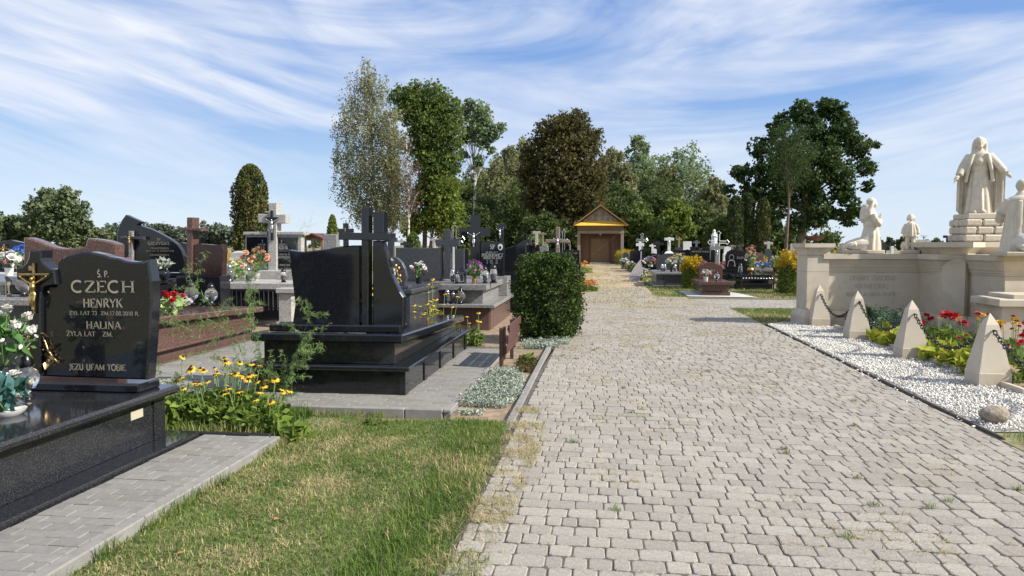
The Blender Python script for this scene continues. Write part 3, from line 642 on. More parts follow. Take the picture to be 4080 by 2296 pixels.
# ================================================================== front left grave: black stone with gilded letters
g = thing('grave_monument', 'speckled black granite tomb in the left foreground with gilded lettering and bronze roses', 'grave', (-4.2, 4.6, 0))
box_obj('step', (-5.2, -3.35, 2.0, 5.80, -0.08, 0.035), K['blackspeck'], g, .006)
box_obj('body', (-5.0, -3.56, 2.0, 5.60, 0.035, 0.375), K['blackspeck'], g, .004)
box_obj('corner_post', (-3.66, -3.545, 5.48, 5.63, 0.035, 0.375), K['blackspeck'], g, .004)
MB().box(-5.1, -3.47, 2.0, 5.74, 0.378, 0.445, .02).out('top_slab', K['blackspeck'], g)
box_obj('headstone_base', (-4.92, -3.575, 5.33, 5.62, 0.445, 0.515), K['black'], g, .012)
ST = [(-3.55,0.54),(-3.51,0.91),(-3.49,1.16),(-3.49,1.32),(-3.51,1.49),(-3.56,1.47),(-3.64,1.47),(-3.71,1.48),(-3.77,1.5),(-3.84,1.51),(-3.9,1.53),(-3.95,1.54),(-4.0,1.55),(-4.05,1.55),(-4.09,1.55),(-4.13,1.54),(-4.17,1.53),(-4.21,1.52),(-4.24,1.5),(-4.26,1.48),(-4.28,1.46),(-4.29,1.42),(-4.3,1.28),(-4.35,1.28),(-4.4,1.27),(-4.43,1.23),(-4.44,1.15),(-4.46,0.55)]
MB().prism(ST, 5.40, 5.53, .014).out('headstone', K['black'], g)
CR = [(-4.49,1.56),(-4.39,1.56),(-4.39,1.5),(-4.38,1.47),(-4.37,1.45),(-4.33,1.42),(-4.28,1.41),(-4.27,1.29),(-4.32,1.28),(-4.37,1.27),(-4.4,1.23),(-4.41,1.15),(-4.43,0.56),(-4.53,0.57),(-4.51,1.18),(-4.51,1.27),(-4.53,1.3),(-4.57,1.32),(-4.61,1.33),(-4.61,1.42),(-4.56,1.43),(-4.52,1.46),(-4.5,1.5)]
MB().prism(CR, 5.36, 5.50, .01).out('cross', K['black'], g)
lettering('inscription', [('Ś. P.', (-3.94,1.4), (-3.84,1.35)), ('CZECH', (-4.17,1.32), (-3.62,1.23)), ('HENRYK', (-4.07,1.18), (-3.73,1.11)), ('ŻYŁ LAT 73  ZM.17.08.2010 R.', (-4.19,1.08), (-3.59,1.05)), ('HALINA', (-4.05,1.0), (-3.75,0.94)), ('ŻYŁA LAT   ZM.', (-4.22,0.92), (-3.82,0.88)), ('JEZU UFAM TOBIE', (-4.21,0.66), (-3.72,0.61))], 5.395, K['letter'], g, .19)
cx = MB(); a, b = (-4.44,1.46), (-4.45,1.06); cx.tube([(a[0], 5.345, a[1]), (b[0], 5.345, b[1])], .011, 6); l, r = (-4.57,1.37), (-4.31,1.37); cx.tube([(l[0], 5.345, l[1]), (r[0], 5.345, r[1])], .011, 6); q = (-4.47,1.42); cx.box(q[0] - .012, q[0] + .035, 5.338, 5.344, q[1] - .018, q[1] + .018)
cr = cx.out('crucifix', K['bronze'], g)
corpus(cr, (-4.44,1.1)[0], 5.328, (-4.44,1.1)[1], .27, K['gold'])
sp = MB(); pts = [(-4.44, 1.0), (-4.40, .92), (-4.37, .84), (-4.32, .76), (-4.25, .67)]; PX = [(-4.41,0.88),(-4.39,0.83),(-4.37,0.77),(-4.33,0.71),(-4.28,0.66)]; sp.tube([(x, 5.375, z) for x, z in PX], [.006, .008, .009, .010, .008], 6)
spo = sp.out('bronze_rose_spray', K['bronze'], g, smooth=True); BR = {}
for sty in ('rose', 'bud'): BR[sty] = fmesh(sty, 'white').copy(); BR[sty].materials.clear(); BR[sty].materials.append(K['bronze'])
for (x, z), s_, sty in zip([(-4.41,0.9),(-4.4,0.84),(-4.34,0.79),(-4.41,0.77),(-4.3,0.73),(-4.39,0.73),(-4.35,0.68),(-4.28,0.68)], (.045, .035, .05, .035, .04, .045, .05, .045), ('bud', 'bud', 'rose', 'bud', 'bud', 'rose', 'rose', 'bud')):
    o = link('bronze_rose', BR[sty], None, spo); rl = rootloc(g); o.location = (x - rl[0], 5.372 - rl[1], z - rl[2]); o.scale = (s_, s_, s_); o.rotation_euler = (1.35, random.uniform(-.6, .6), random.uniform(0, 6))
V, F = leaves(np.array([(x - g.location.x, 5.366 - g.location.y, z - g.location.z) for x, z in [(-4.37,0.89),(-4.35,0.87),(-4.38,0.82),(-4.32,0.8),(-4.41,0.8),(-4.31,0.76),(-4.36,0.72),(-4.33,0.71),(-4.38,0.65),(-4.31,0.65)]]), .05, 0, .55, dirs=np.column_stack([RNG.normal(size=10), np.full(10, -.2), RNG.normal(size=10)])); link('bronze_leaves', npmesh('bronze_leaves', V, F), K['bronze'], spo)
MB().box(-3.5595, -3.555, 5.20, 5.35, .262, .33).out('maker_plate', mat('brass_plate', (.45, .42, .30), .4), g)
# ================================================================== red granite grave behind it (its back to us)
g = thing('grave_monument', 'long red granite tomb behind the black one, wavy headstone seen from the back', 'grave', (-6.65, 10.4, 0))
WV = [(-7.31,0.89),(-7.28,1.7),(-7.23,1.7),(-7.15,1.68),(-7.04,1.64),(-6.94,1.6),(-6.84,1.57),(-6.74,1.56),(-6.63,1.56),(-6.53,1.57),(-6.43,1.59),(-6.42,1.65),(-6.4,1.69),(-6.29,1.68),(-6.15,1.66),(-6.05,1.63),(-6.01,1.61),(-6.02,1.28),(-6.04,0.9)]
MB().prism(WV, 8.6, 8.78, .02).out('headstone', K['red'], g)
box_obj('plinth', (-7.35, -6.06, 8.5, 12.25, -.1, .14), K['tile_brown'], g)
m = MB(); y = 8.52
while y < 12.2: box_obj('plinth_tile', (-6.063, -6.05, y + .003, min(y + .32, 12.25) - .003, -.09, .135), K['tile_brown'], g, .003); y += .32
sloped(MB().box(-7.3, -6.0, 8.55, 12.2, .14, .56, .012), 8.55, -.035, .3).out('body', K['red'], g)
box_obj('body_ledge', (-7.33, -5.965, 8.5, 12.22, .14, .185), K['red'], g, .01)
sloped(MB().box(-7.38, -5.88, 8.78, 12.35, .563, .655, .014), 8.78, -.036, .3).out('top_slab', K['red'], g)
# ================================================================== black grave with a double post cross (back to us)
g = thing('grave_monument', 'stepped black granite tomb with tall cut out cross headstone turned away from us', 'grave', (-2.9, 9.4, 0))
box_obj('plinth', (-3.78, -2.10, 7.64, 11.22, -.08, .265), K['black'], g)
for k in range(5):
    yy = 7.62 + k * .88; box_obj('plinth_post', (-2.13, -2.06, yy, yy + .14, -.08, .262), K['black'], g, .004)
for k in range(4):
    yy = 7.78 + k * .88; box_obj('plinth_panel', (-2.11, -2.075, yy, yy + .70, -.05, .25), K['blackspeck'], g, .004)
box_obj('ledge', (-3.84, -2.0, 7.56, 11.32, .267, .315), K['black'], g, .012)
sloped(MB().box(-3.68, -2.20, 7.72, 11.05, .315, .56, .006), 7.7, -.03, .4).out('body', K['blackspeck'], g)
sloped(MB().box(-3.78, -2.08, 7.60, 11.15, .560, .655, .016), 7.6, -.035, .4).out('top_slab', K['black'], g)
box_obj('headstone_base', (-3.62, -2.14, 7.72, 8.02, .655, .735), K['black'], g, .012)
MB().prism([(-3.39,0.69),(-3.35,0.95),(-3.38,1.24),(-3.42,1.55),(-3.35,1.54),(-3.26,1.53),(-3.15,1.54),(-3.06,1.55),(-2.96,1.56),(-2.87,1.58),(-2.78,1.59),(-2.69,1.6),(-2.6,1.6),(-2.61,0.7)], 7.80, 7.92, .012).out('headstone', K['black'], g)
MB().prism([(-2.46,1.65),(-2.34,1.65),(-2.32,1.57),(-2.29,1.45),(-2.27,1.36),(-2.25,1.29),(-2.22,1.22),(-2.19,1.16),(-2.16,1.1),(-2.12,1.04),(-2.13,0.71),(-2.47,0.7)], 7.80, 7.92, .012).out('headstone', K['black'], g)
MB().prism([(-2.58,2.01),(-2.5,2.01),(-2.52,0.7),(-2.59,0.7)], 7.79, 7.95, .006).out('cross_post', K['black'], g)
MB().prism([(-2.45,1.96),(-2.33,1.96),(-2.33,1.73),(-2.45,1.73)], 7.79, 7.95, .006).out('cross_post', K['black'], g)
MB().prism([(-2.83,1.74),(-2.25,1.73),(-2.25,1.65),(-2.83,1.66)], 7.76, 7.98, .006).out('cross_bar', K['black'], g)
# ================================================================== further graves on the left
def headstone_grave(label, pts, Y, th, m, slab=None, text=None, lm='letter', ch=.012, name='grave_monument', extra=None, base=True, dirn=1):
    """an upright slab (outline X,Z at Y); slab=(length,z_top,overhang): the tomb in front (dirn=-1) or behind (+1)"""
    xs = [p[0] for p in pts]; zs = [p[1] for p in pts]; x0, x1 = min(xs), max(xs); zb = min(zs)
    g = thing(name, label, 'grave', ((x0 + x1) / 2, Y, -.09)); MB().prism(pts, Y, Y + th, ch).out('headstone', m, g)
    if slab:
        ln, zt, ov = slab; ya, yb = (Y - ln, Y + th + .1) if dirn < 0 else (Y - .1, Y + ln)
        box_obj('body', (x0 - ov + .05, x1 + ov - .05, ya + .05, yb - .05, -.1, zt - .08), m, g); box_obj('top_slab', (x0 - ov, x1 + ov, ya, yb, zt - .08, zt), m, g, .012)
        if zb > zt + .01: box_obj('headstone_base', (x0 - .05, x1 + .05, Y - .07, Y + th + .07, zt, zb), m, g, .01)
    if text: lettering('inscription', text, Y - .004, K[lm], g)
    return g
# sail shaped stone
g = headstone_grave('black sail shaped headstone with a notched peak and gilded names, left', [(-10.14,1.03),(-10.11,1.85),(-10.07,1.98),(-10.0,2.12),(-9.9,2.24),(-9.55,2.09),(-9.64,2.03),(-9.35,1.94),(-9.13,1.84),(-8.91,1.72),(-8.77,1.62),(-8.68,1.5),(-8.63,1.37),(-8.61,1.25),(-8.65,1.14),(-8.7,1.04)], 14.5, .14, K['black'], (2.3, .95, .25),
    [('Ś.P.', (-9.21,1.75), (-9.12,1.7)), ('SZCZYGIEŁ', (-9.42,1.67), (-8.92,1.61)), ('FRANCISZKA', (-9.37,1.56), (-8.95,1.52)), ('ŻYŁA LAT 34 ZM.03.02.1940', (-9.47,1.5), (-8.84,1.47)), ('FRANCISZKA', (-9.38,1.42), (-8.95,1.38))], 'letter', dirn=-1)
MB().prism([(-9.78,1.9),(-9.7,1.9),(-9.72,1.28),(-9.8,1.28)], 14.40, 14.48, .006).out('cross_post', K['grey_mid'], g)
cb_ = MB().prism([(-9.96,1.79),(-9.44,1.78),(-9.44,1.72),(-9.96,1.74)], 14.38, 14.48, .006).out('cross_bar', K['grey_dark'], g)
cx = MB(); a, b = (-9.72,1.84), (-9.73,1.56); cx.tube([(a[0], 14.36, a[1]), (b[0], 14.36, b[1])], .015, 6); cr = cx.out('crucifix', K['bronze'], g); corpus(cr, (-9.73,1.6)[0], 14.34, (-9.73,1.6)[1], .2, K['gold'])
# black stone far left with gilded crucifix
g = headstone_grave('low wavy black headstone with gilded crucifix at the left picture edge', [(-10.92,1.17),(-10.91,1.57),(-10.76,1.61),(-10.61,1.67),(-10.52,1.69),(-10.39,1.69),(-10.24,1.66),(-10.06,1.63),(-9.95,1.63),(-9.97,1.17)], 12.0, .12, K['black'], (1.6, .95, .1),
    [('Ś.P.', (-10.24,1.6), (-10.19,1.57)), ('BOBRO', (-10.32,1.56), (-10.14,1.51)), ('JÓZEF', (-10.27,1.49), (-10.12,1.46)), ('DAN', (-10.31,1.41), (-10.2,1.38))], 'letter', dirn=-1)
cx = MB(); a, b = (-10.49,1.62), (-10.5,1.32); cx.tube([(a[0], 11.96, a[1]), (b[0], 11.96, b[1])], .018, 6); l, r = (-10.57,1.54), (-10.4,1.53); cx.tube([(l[0], 11.96, l[1]), (r[0], 11.96, r[1])], .016, 6); cr = cx.out('crucifix', K['gold'], g); corpus(cr, (-10.5,1.39)[0], 11.94, (-10.5,1.39)[1], .19, K['gold'])
# grey slab tomb in front of it
g = thing('grave_monument', 'stepped light grey granite tomb between the black stones, far left', 'grave', (-7.6, 9.0, 0))
z = (-7.69,1.19)[1]; box_obj('body', (-9.6, -6.75, 8.8, 10.3, -.1, z - .1), K['black'], g); box_obj('top_slab', (-9.7, -6.65, 8.7, 10.35, z - .1, z), K['grey_light'], g, .01)
z2 = (-7.18,0.97)[1]; box_obj('step', (-9.7, -6.6, 7.9, 8.7, z2 - .08, z2), K['grey_mid'], g, .01); box_obj('step_body', (-9.6, -6.7, 7.98, 8.7, -.1, z2 - .08), K['grey_dark'], g)
# brown cross and stone seen from behind
g = thing('grave_monument', 'dark brown granite headstone beside a tall brown cross, seen from behind', 'grave', (-7.6, 14.2, -.09))
MB().prism([(-7.93,1.0),(-7.9,1.61),(-7.78,1.63),(-7.63,1.62),(-7.48,1.61),(-7.37,1.61),(-7.29,1.63),(-7.27,1.49),(-7.29,1.3),(-7.31,1.01)], 13.6, 13.78, .015).out('headstone', K['brown_dark'], g)
MB().prism([(-8.02,1.05),(-7.98,2.14),(-7.86,2.14),(-7.91,1.05)], 13.55, 13.80, .008).out('cross_post', K['red'], g)
MB().prism([(-8.15,1.94),(-7.68,1.93),(-7.68,1.88),(-8.15,1.89)], 13.53, 13.82, .006).out('cross_bar', K['red'], g)
corpus(g, (-8.04,1.61)[0], 13.86, (-8.04,1.57)[1], .35, K['silver'], -1)
box_obj('base', (-8.2, -7.3, 13.5, 13.9, -.1, (-7.75,1.01)[1]), K['black'], g)
headstone_grave('narrow black headstone behind the brown cross, mostly hidden', [(-9.95,1.02),(-9.92,1.66),(-9.87,1.67),(-9.73,1.64),(-9.45,1.61),(-9.46,1.03)], 16.5, .12, K['black'], (1.6, .8, .1))
# terrazzo double tomb with cross and plaques
g = thing('grave_monument', 'pale terrazzo double tomb with stone cross between two black engraved plaques', 'grave', (-7.5, 16.6, -.09))
Y = 17.3
MB().prism([(-8.07,0.46),(-8.03,2.14),(-8.29,2.15),(-8.29,2.36),(-8.02,2.35),(-8.0,2.63),(-7.81,2.63),(-7.82,2.35),(-7.58,2.35),(-7.59,2.14),(-7.82,2.13),(-7.85,0.46)], 17.2, 17.48, .01).out('cross', K['grey_light'], g)
for (u0, u1) in ((0, 0),): pass
MB().prism([(-8.69,0.79),(-8.67,1.86),(-8.1,1.86),(-8.12,0.79)], 17.3, 17.5, .006).out('headstone', K['grey_light'], g)
MB().prism([(-7.88,0.79),(-7.86,1.86),(-7.24,1.86),(-7.26,0.79)], 17.3, 17.5, .006).out('headstone', K['grey_light'], g)
MB().prism([(-8.69,1.86),(-8.68,1.93),(-8.07,1.93),(-8.08,1.86)], 17.22, 17.58, .006).out('coping', K['grey_light'], g)
MB().prism([(-7.81,1.86),(-7.81,1.93),(-7.14,1.93),(-7.15,1.86)], 17.22, 17.58, .006).out('coping', K['grey_light'], g)
p1 = MB().prism([(-8.64,1.19),(-8.63,1.8),(-8.11,1.8),(-8.12,1.19)], 17.27, 17.3, .004).out('plaque', K['black'], g)
p2 = MB().prism([(-7.85,1.04),(-7.84,1.79),(-7.33,1.79),(-7.34,1.04)], 17.27, 17.3, .004).out('plaque', K['black'], g)
lettering('inscription', [('+', (-8.25,1.74), (-8.19,1.66)), ('WIKTOR', (-8.34,1.64), (-8.14,1.59)), ('GOLER', (-8.42,1.57), (-8.15,1.5)), ('ŻYŁ LAT 77 ZM.', (-8.5,1.47), (-8.13,1.43)), ('FELIKSA', (-8.39,1.39), (-8.19,1.34)), ('GOLER', (-8.42,1.31), (-8.15,1.24))], 17.265, K['letter_grey'], p1, .16, False)
lettering('inscription', [('+', (-7.76,1.74), (-7.7,1.66)), ('JÓZEFA', (-7.8,1.64), (-7.6,1.59)), ('KOZAK', (-7.8,1.58), (-7.56,1.5)), ('ŻYŁA LAT', (-7.79,1.48), (-7.58,1.45)), ('BOLESŁAW', (-7.79,1.4), (-7.49,1.36)), ('WITKOWSKI', (-7.82,1.34), (-7.41,1.28)), ('POKÓJ ICH', (-7.79,1.14), (-7.53,1.1))], 17.265, K['letter_grey'], p2, .16, False)
MB().prism(cross_pts((-7.92,2.13)[0], (-7.93,1.72)[1], (-7.91,2.44)[1], .055, (-7.92,2.21)[1], .07, .30), 17.14, 17.19, .004).out('iron_cross', K['iron'], g)
corpus(g, (-7.9,1.92)[0], 17.11, (-7.9,1.92)[1], .33, K['silver'])
box_obj('body', (-8.15, -6.45, 15.1, 17.7, -.1, .66), K['grey_light'], g); box_obj('top_slab', (-8.25, -6.35, 15.0, 17.8, .66, .80), K['grey_light'], g, .012)
box_obj('step', (-8.1, -6.5, 16.7, 17.75, .80, 1.0), K['grey_light'], g, .01)
box_obj('front_panel', (-8.1, -6.75, 15.06, 15.1, .0, .62), K['black'], g)
fe = thing('grave_railing', 'low black iron railing in front of the terrazzo double tomb', 'railing', (-7.4, 14.7, 0))
for k in range(16): MB().box(-8.2 + k * .1, -8.185 + k * .1, 14.7, 14.715, .25, .68).out('bar', K['silver'], fe)
for z in (.28, .66): MB().box(-8.25, -6.65, 14.69, 14.725, z, z + .025).out('rail', K['iron'], fe)
po = thing('boundary_post', 'white terrazzo corner post at the end of the black railing', 'post', (-6.45, 14.6, 0)); box_obj('post', (-6.58, -6.3, 14.5, 14.8, -.1, .62), K['grey_light'], po, .01); box_obj('post_cap', (-6.62, -6.2, 14.45, 14.85, .62, .72), K['grey_light'], po, .01)
box_obj('kerb', (-6.62, -4.8, 14.45, 14.6, -.1, .03), K['grey_light'], po, .01)
# small pyramid topped marker
mk = thing('grave_marker', 'small grey stone marker with pyramid top beside the terrazzo tomb', 'grave', (-9.2, 19, -.09)); xx, zz = (-9.69,1.45); mk.location = (xx, 19, -.09)
MB().stack([(xx - .33, 19), (xx + .33, 19), (xx + .33, 19.5), (xx - .33, 19.5)], [(-.1, 0), ((-9.7,1.25)[1], 0), ((-9.7,1.26)[1], -.03), ((-9.69,1.4)[1], -.05), (zz, -.16)]).out('marker', K['grey_light'], mk)
# grey block and black cross behind the double post grave
g = headstone_grave('plain pale grey granite headstone behind the tall black cross bar', [(-6.19,1.25),(-6.18,1.85),(-5.87,1.85),(-5.88,1.25)], 16.0, .2, K['grey_mid'], (2.0, .6, .1))
g = headstone_grave('black granite cross with small gilded crucifix beside pale grey stone', cross_pts((-6.57,2.1)[0], .7, (-6.57,2.17)[1], .10, (-6.57,1.93)[1], .10, .38), 18.5, .16, K['black'], (2.0, .6, .5), ch=.006)
corpus(g, (-6.55,1.94)[0], 18.47, (-6.55,1.94)[1], .11, K['gold'])
# leaf shaped stone with gold rose
g = headstone_grave('small rounded black stone with gold rose beside the double post tomb', [(-3.79,0.92),(-3.78,1.25),(-3.7,1.36),(-3.59,1.4),(-3.5,1.41),(-3.43,1.39),(-3.38,1.35),(-3.33,1.3),(-3.29,1.21),(-3.27,1.13),(-3.26,1.06),(-3.28,0.98),(-3.29,0.92)], 12.2, .11, K['grey_dark'], (2.2, .86, .12))
rs = MB(); rs.tube([(x, 12.17, z) for x, z in [(-3.43,1.22),(-3.42,1.15),(-3.38,1.05),(-3.34,0.98)]], .012, 6)
for x, z in [(-3.44,1.25),(-3.39,1.21),(-3.42,1.16),(-3.46,1.12),(-3.37,1.08),(-3.41,1.03)]: rs.ell((x, 12.165, z), (.022, .015, .034), 6, 5)
rs.out('gold_rose', K['gold'], g)
# wide dark grey headstone with cross, back to us
g = headstone_grave('wide dark grey granite headstone joined to a plain cross, back view', [(-4.53,0.82),(-4.52,1.55),(-3.47,1.54),(-3.47,0.83)], 16.0, .15, K['grey_dark'], (2.4, .80, .2))
MB().prism([(-3.44,0.86),(-3.43,1.59),(-3.62,1.59),(-3.62,1.73),(-3.43,1.73),(-3.43,1.94),(-3.27,1.93),(-3.27,1.73),(-3.09,1.73),(-3.09,1.58),(-3.27,1.58),(-3.28,0.86)], 15.98, 16.15, .008).out('cross', K['grey_dark'], g)
box_obj('step', (-4.9, -3.5, 15.2, 15.9, -.1, .55), K['grey_mid'], g); box_obj('step', (-5.0, -3.4, 14.9, 15.9, -.1, .30), K['grey_mid'], g)
# priest's tomb
g = thing('grave_monument', 'two tier grey granite tomb with big black cross and silver figure', 'grave', (-2.9, 15.8, -.09))
box_obj('plinth', (-3.72, -2.20, 14.55, 17.9, -.1, .36), K['tile_brown'], g)
for k in range(4): box_obj('plinth_tile', (-3.68 + k * .37, -3.32 + k * .37, 14.535, 14.552, -.09, .35), K['tile_brown'], g, .003)
for k in range(7): box_obj('plinth_tile', (-2.203, -2.186, 14.58 + k * .46, 15.03 + k * .46, -.09, .35), K['tile_brown'], g, .003)
box_obj('ledge', (-3.85, -2.08, 14.42, 18.0, .36, .43), K['grey_mid'], g, .01)
box_obj('body', (-3.42, -2.36, 14.72, 17.2, .43, .70), K['grey_mid'], g)
box_obj('top_slab', (-3.58, -2.26, 14.55, 17.3, .70, .82), K['grey_mid'], g, .01)
box_obj('headstone_base', (-3.2, -2.15, 17.0, 17.6, .43, .88), K['grey_mid'], g, .01)
hs = MB().prism([(-2.8,0.81),(-2.8,1.69),(-2.25,1.68),(-2.25,0.82)], 17.1, 17.28, .01).out('headstone', K['black'], g)
MB().prism([(-3.03,0.82),(-3.03,1.82),(-3.3,1.82),(-3.3,2.01),(-3.03,2.01),(-3.03,2.31),(-2.81,2.3),(-2.81,2.01),(-2.57,2.0),(-2.57,1.81),(-2.81,1.81),(-2.81,0.82)], 17.05, 17.25, .008).out('cross', K['black'], g)
corpus(g, (-2.94,1.59)[0], 16.98, (-2.94,1.58)[1], .33, K['silver'])
lettering('inscription', [('S+P', (-2.57,1.62), (-2.46,1.52)), ('KS. KAN. JÓZEF', (-2.67,1.46), (-2.38,1.42)), ('PUSZKIEWICZ', (-2.77,1.41), (-2.27,1.33)), ('PROBOSZCZ PAR. RUDNO', (-2.73,1.32), (-2.31,1.28)), ('+ 26  R', (-2.66,1.26), (-2.39,1.22)), ('+ 16  R', (-2.66,1.21), (-2.39,1.17))], 17.095, K['letter_grey'], g, .17, False)
x, z = (-2.33,1.56); MB().poly3([[(x + .055 * math.cos(a * .3927), yy, z + .075 * math.sin(a * .3927)) for a in range(16)] for yy in (17.07, 17.1)]).out('oval_portrait', K['white'], g)
MB().poly3([[(x + .03 * math.cos(a * .3927), yy, z - .012 + .04 * math.sin(a * .3927)) for a in range(16)] for yy in (17.066, 17.08)]).out('portrait', K['iron'], g)
# curved black stones beyond, towards the bush
headstone_grave('black headstone with concave rising shoulder behind the clipped bush', [(-2.42,0.58),(-2.42,1.52),(-2.22,1.57),(-2.13,1.61),(-2.05,1.66),(-1.97,1.71),(-1.92,1.73),(-1.88,1.73),(-1.88,0.58)], 18.5, .14, K['black'], (2.2, .7, .15))
g = headstone_grave('slim black cross with silver figure rising behind the priest tomb', cross_pts((-2.82,1.94)[0], .6, (-2.82,2.22)[1], .10, (-2.82,2.07)[1], .12, .26), 21, .12, K['black'], (1.8, .5, .5), ch=.006)
corpus(g, (-2.87,1.83)[0], 20.97, (-2.87,1.83)[1], .26, K['silver'])
g = headstone_grave('black headstone with crossbar and gilded crucifix left of the wooden cross', [(-2.44,1.01),(-2.44,1.52),(-2.43,1.62),(-2.0,1.62),(-1.98,1.42),(-1.86,1.27),(-1.66,1.23),(-1.66,1.01)], 24, .15, K['black'], (2, .6, .1))
corpus(g, (-2.11,1.54)[0], 23.97, (-2.11,1.54)[1], .16, K['gold'])
headstone_grave('wide black headstone with gilded name right behind the clipped bush', [(-1.98,0.84),(-1.98,1.32),(-1.9,1.38),(-1.78,1.41),(-1.65,1.4),(-1.53,1.36),(-0.86,1.34),(-0.86,0.84)], 24.5, .15, K['black'], (2.2, .55, .1), [('SZCZYGIEL', (-1.69,1.3), (-1.29,1.24))], 'letter')
headstone_grave('black box shaped headstone near the chapel path, grey letters', [(-1.52,0.87),(-1.52,1.42),(-0.87,1.41),(-0.86,0.87)], 30, .3, K['black'], (2.2, .45, .2), [('NOWAKÓW', (-1.19,1.31), (-0.94,1.27))], 'letter_grey')
g = headstone_grave('grey granite headstone with a cross cut on top, left behind', [(-2.33,0.96),(-2.33,1.54),(-2.06,1.55),(-2.04,1.63),(-1.89,1.65),(-1.85,1.54),(-1.83,0.97)], 26, .2, K['grey_mid'], (1.8, .5, .1))
g = thing('wooden_cross', 'weathered wooden cross with silver figure left of the chapel', 'cross', (-2.9, 33, -.09)); Y = 33
x0 = (-1.92,2.02)[0]; MB().box(x0 - .09, x0 + .09, 32.92, 33.08, -.2, (-1.93,2.41)[1], .02).out('post', K['wood_old'], g); za = (-1.92,1.71)[1]; MB().box((-2.46,1.8)[0], (-1.41,1.8)[0], 32.9, 33.1, za, (-1.92,1.86)[1], .02).out('crossbar', K['wood_old'], g)
corpus(g, x0, 32.86, (-1.92,1.52)[1], .42, K['silver'])
# assorted crosses and stones between the left graves and the trees
BK = [('small pale stone cross far behind the dark grey headstone', cross_pts((-8.22,1.89)[0], -.1, (-8.22,1.88)[1], .10, (-8.22,1.72)[1], .09, .34), 30, 'grey_light'),
      ('small black stone cross far behind the dark grey headstone', cross_pts((-7.55,1.73)[0], -.1, (-7.55,1.75)[1], .12, (-7.56,1.6)[1], .09, .36), 28, 'black'),
      ('pale stone cross behind the left end of the plain granite cross', cross_pts((-6.18,1.72)[0], -.1, (-6.14,1.88)[1], .09, (-6.18,1.77)[1], .08, .30), 27, 'grey_light'),
      ('pale terrazzo cross on dark plinth left of the wooden cross', cross_pts((-3.13,2.06)[0], -.1, (-3.13,2.28)[1], .14, (-3.13,2.16)[1], .13, .36), 36, 'grey_light'),
      ('thin grey cross with figure left of the wooden cross', cross_pts((-2.75,1.93)[0], -.1, (-2.75,2.22)[1], .09, (-2.75,2.1)[1], .09, .33), 35, 'wood_old'),
      ('low black headstone with two vases left of the chapel', [(-2.62,0.93),(-2.63,1.42),(-1.98,1.42),(-1.98,0.93)], 38, 'black'),
      ('black upright stone between priest tomb and dark crosses', [(-2.41,1.12),(-2.41,1.94),(-2.31,1.96),(-2.31,1.12)], 23, 'black'),
      ('dark upright stone seen above the concave black headstone', [(-2.62,1.03),(-2.62,1.97),(-2.53,1.97),(-2.53,1.03)], 27, 'grey_dark'),
      ('grey stone tablet with rows of letters behind the lanterns', [(-4.19,0.9),(-4.19,1.5),(-3.92,1.5),(-3.92,0.9)], 21, 'grey_dark'),
      ('pale stone pillar between the plain cross and the priest tomb', [(-4.5,0.75),(-4.49,1.55),(-4.42,1.55),(-4.42,0.75)], 22, 'grey_light'),
      ('black cross shaped stone behind the leaf shaped headstone', cross_pts((-5.8,1.59)[0], -.1, (-5.8,1.78)[1], .16, (-5.8,1.69)[1], .12, .34), 20, 'grey_dark'),
      ('narrow black stone at the left rim of the priest cross', [(-4.47,0.76),(-4.47,1.42),(-4.33,1.42),(-4.33,0.76)], 24, 'black'),
      ('low dark headstone behind the sail shaped stone, right side', [(-15.5,1.02),(-15.43,1.53),(-15.18,1.58),(-14.3,1.4),(-14.31,1.02)], 26, 'grey_dark'),
      ('low pale kerbed grave far left beyond the grey tomb', [(-19.83,1.17),(-19.82,1.38),(-19.1,1.38),(-19.11,1.18)], 22, 'grey_light')]
for lb, pts, Y, m in BK: headstone_grave(lb, pts, Y, .14, K[m], (1.6, .35, .12), ch=.006)
# wrought iron cross outline
def iron_cross(label, x, y, z0, h, m='silver', r=.012, w=.34):
    t = thing('iron_cross', label, 'cross', (x, y, -.09)); b = MB()
    for dx in (-.05, .05): b.tube([(x + dx, y, -.1), (x + dx, y, z0 + h * .62)], r, 5)
    b.out('post', K[m], t); zc = z0 + h * .62
    for n, (ax, az) in {'top_arm': (0, 1), 'side_arm': (1, 0), 'side_arm.001': (-1, 0)}.items():
        L_ = h * .38 if az else w; q = MB(); px, pz = -az * .05, ax * .05
        for s in (-1, 1): q.tube([(x + ax * .05 + s * px, y, zc + az * .05 + s * pz), (x + ax * L_ * .7 + s * px, y, zc + az * L_ * .7 + s * pz), (x + ax * L_ * .8 + s * px * 2.2, y, zc + az * L_ * .8 + s * pz * 2.2), (x + ax * L_, y, zc + az * L_)], r, 5)
        q.out(n.split('.')[0], K[m], t)
    return t
iron_cross('openwork silver iron cross behind the plain grey granite cross', (-4.79,1.91)[0], 24, 1.0, (-4.79,2.27)[1] - 1.0)
iron_cross('ornate iron grille cross beside the weathered wooden cross', (-1.81,2.06)[0], 36, .9, (-1.81,2.36)[1] - .9, r=.015, w=.2)

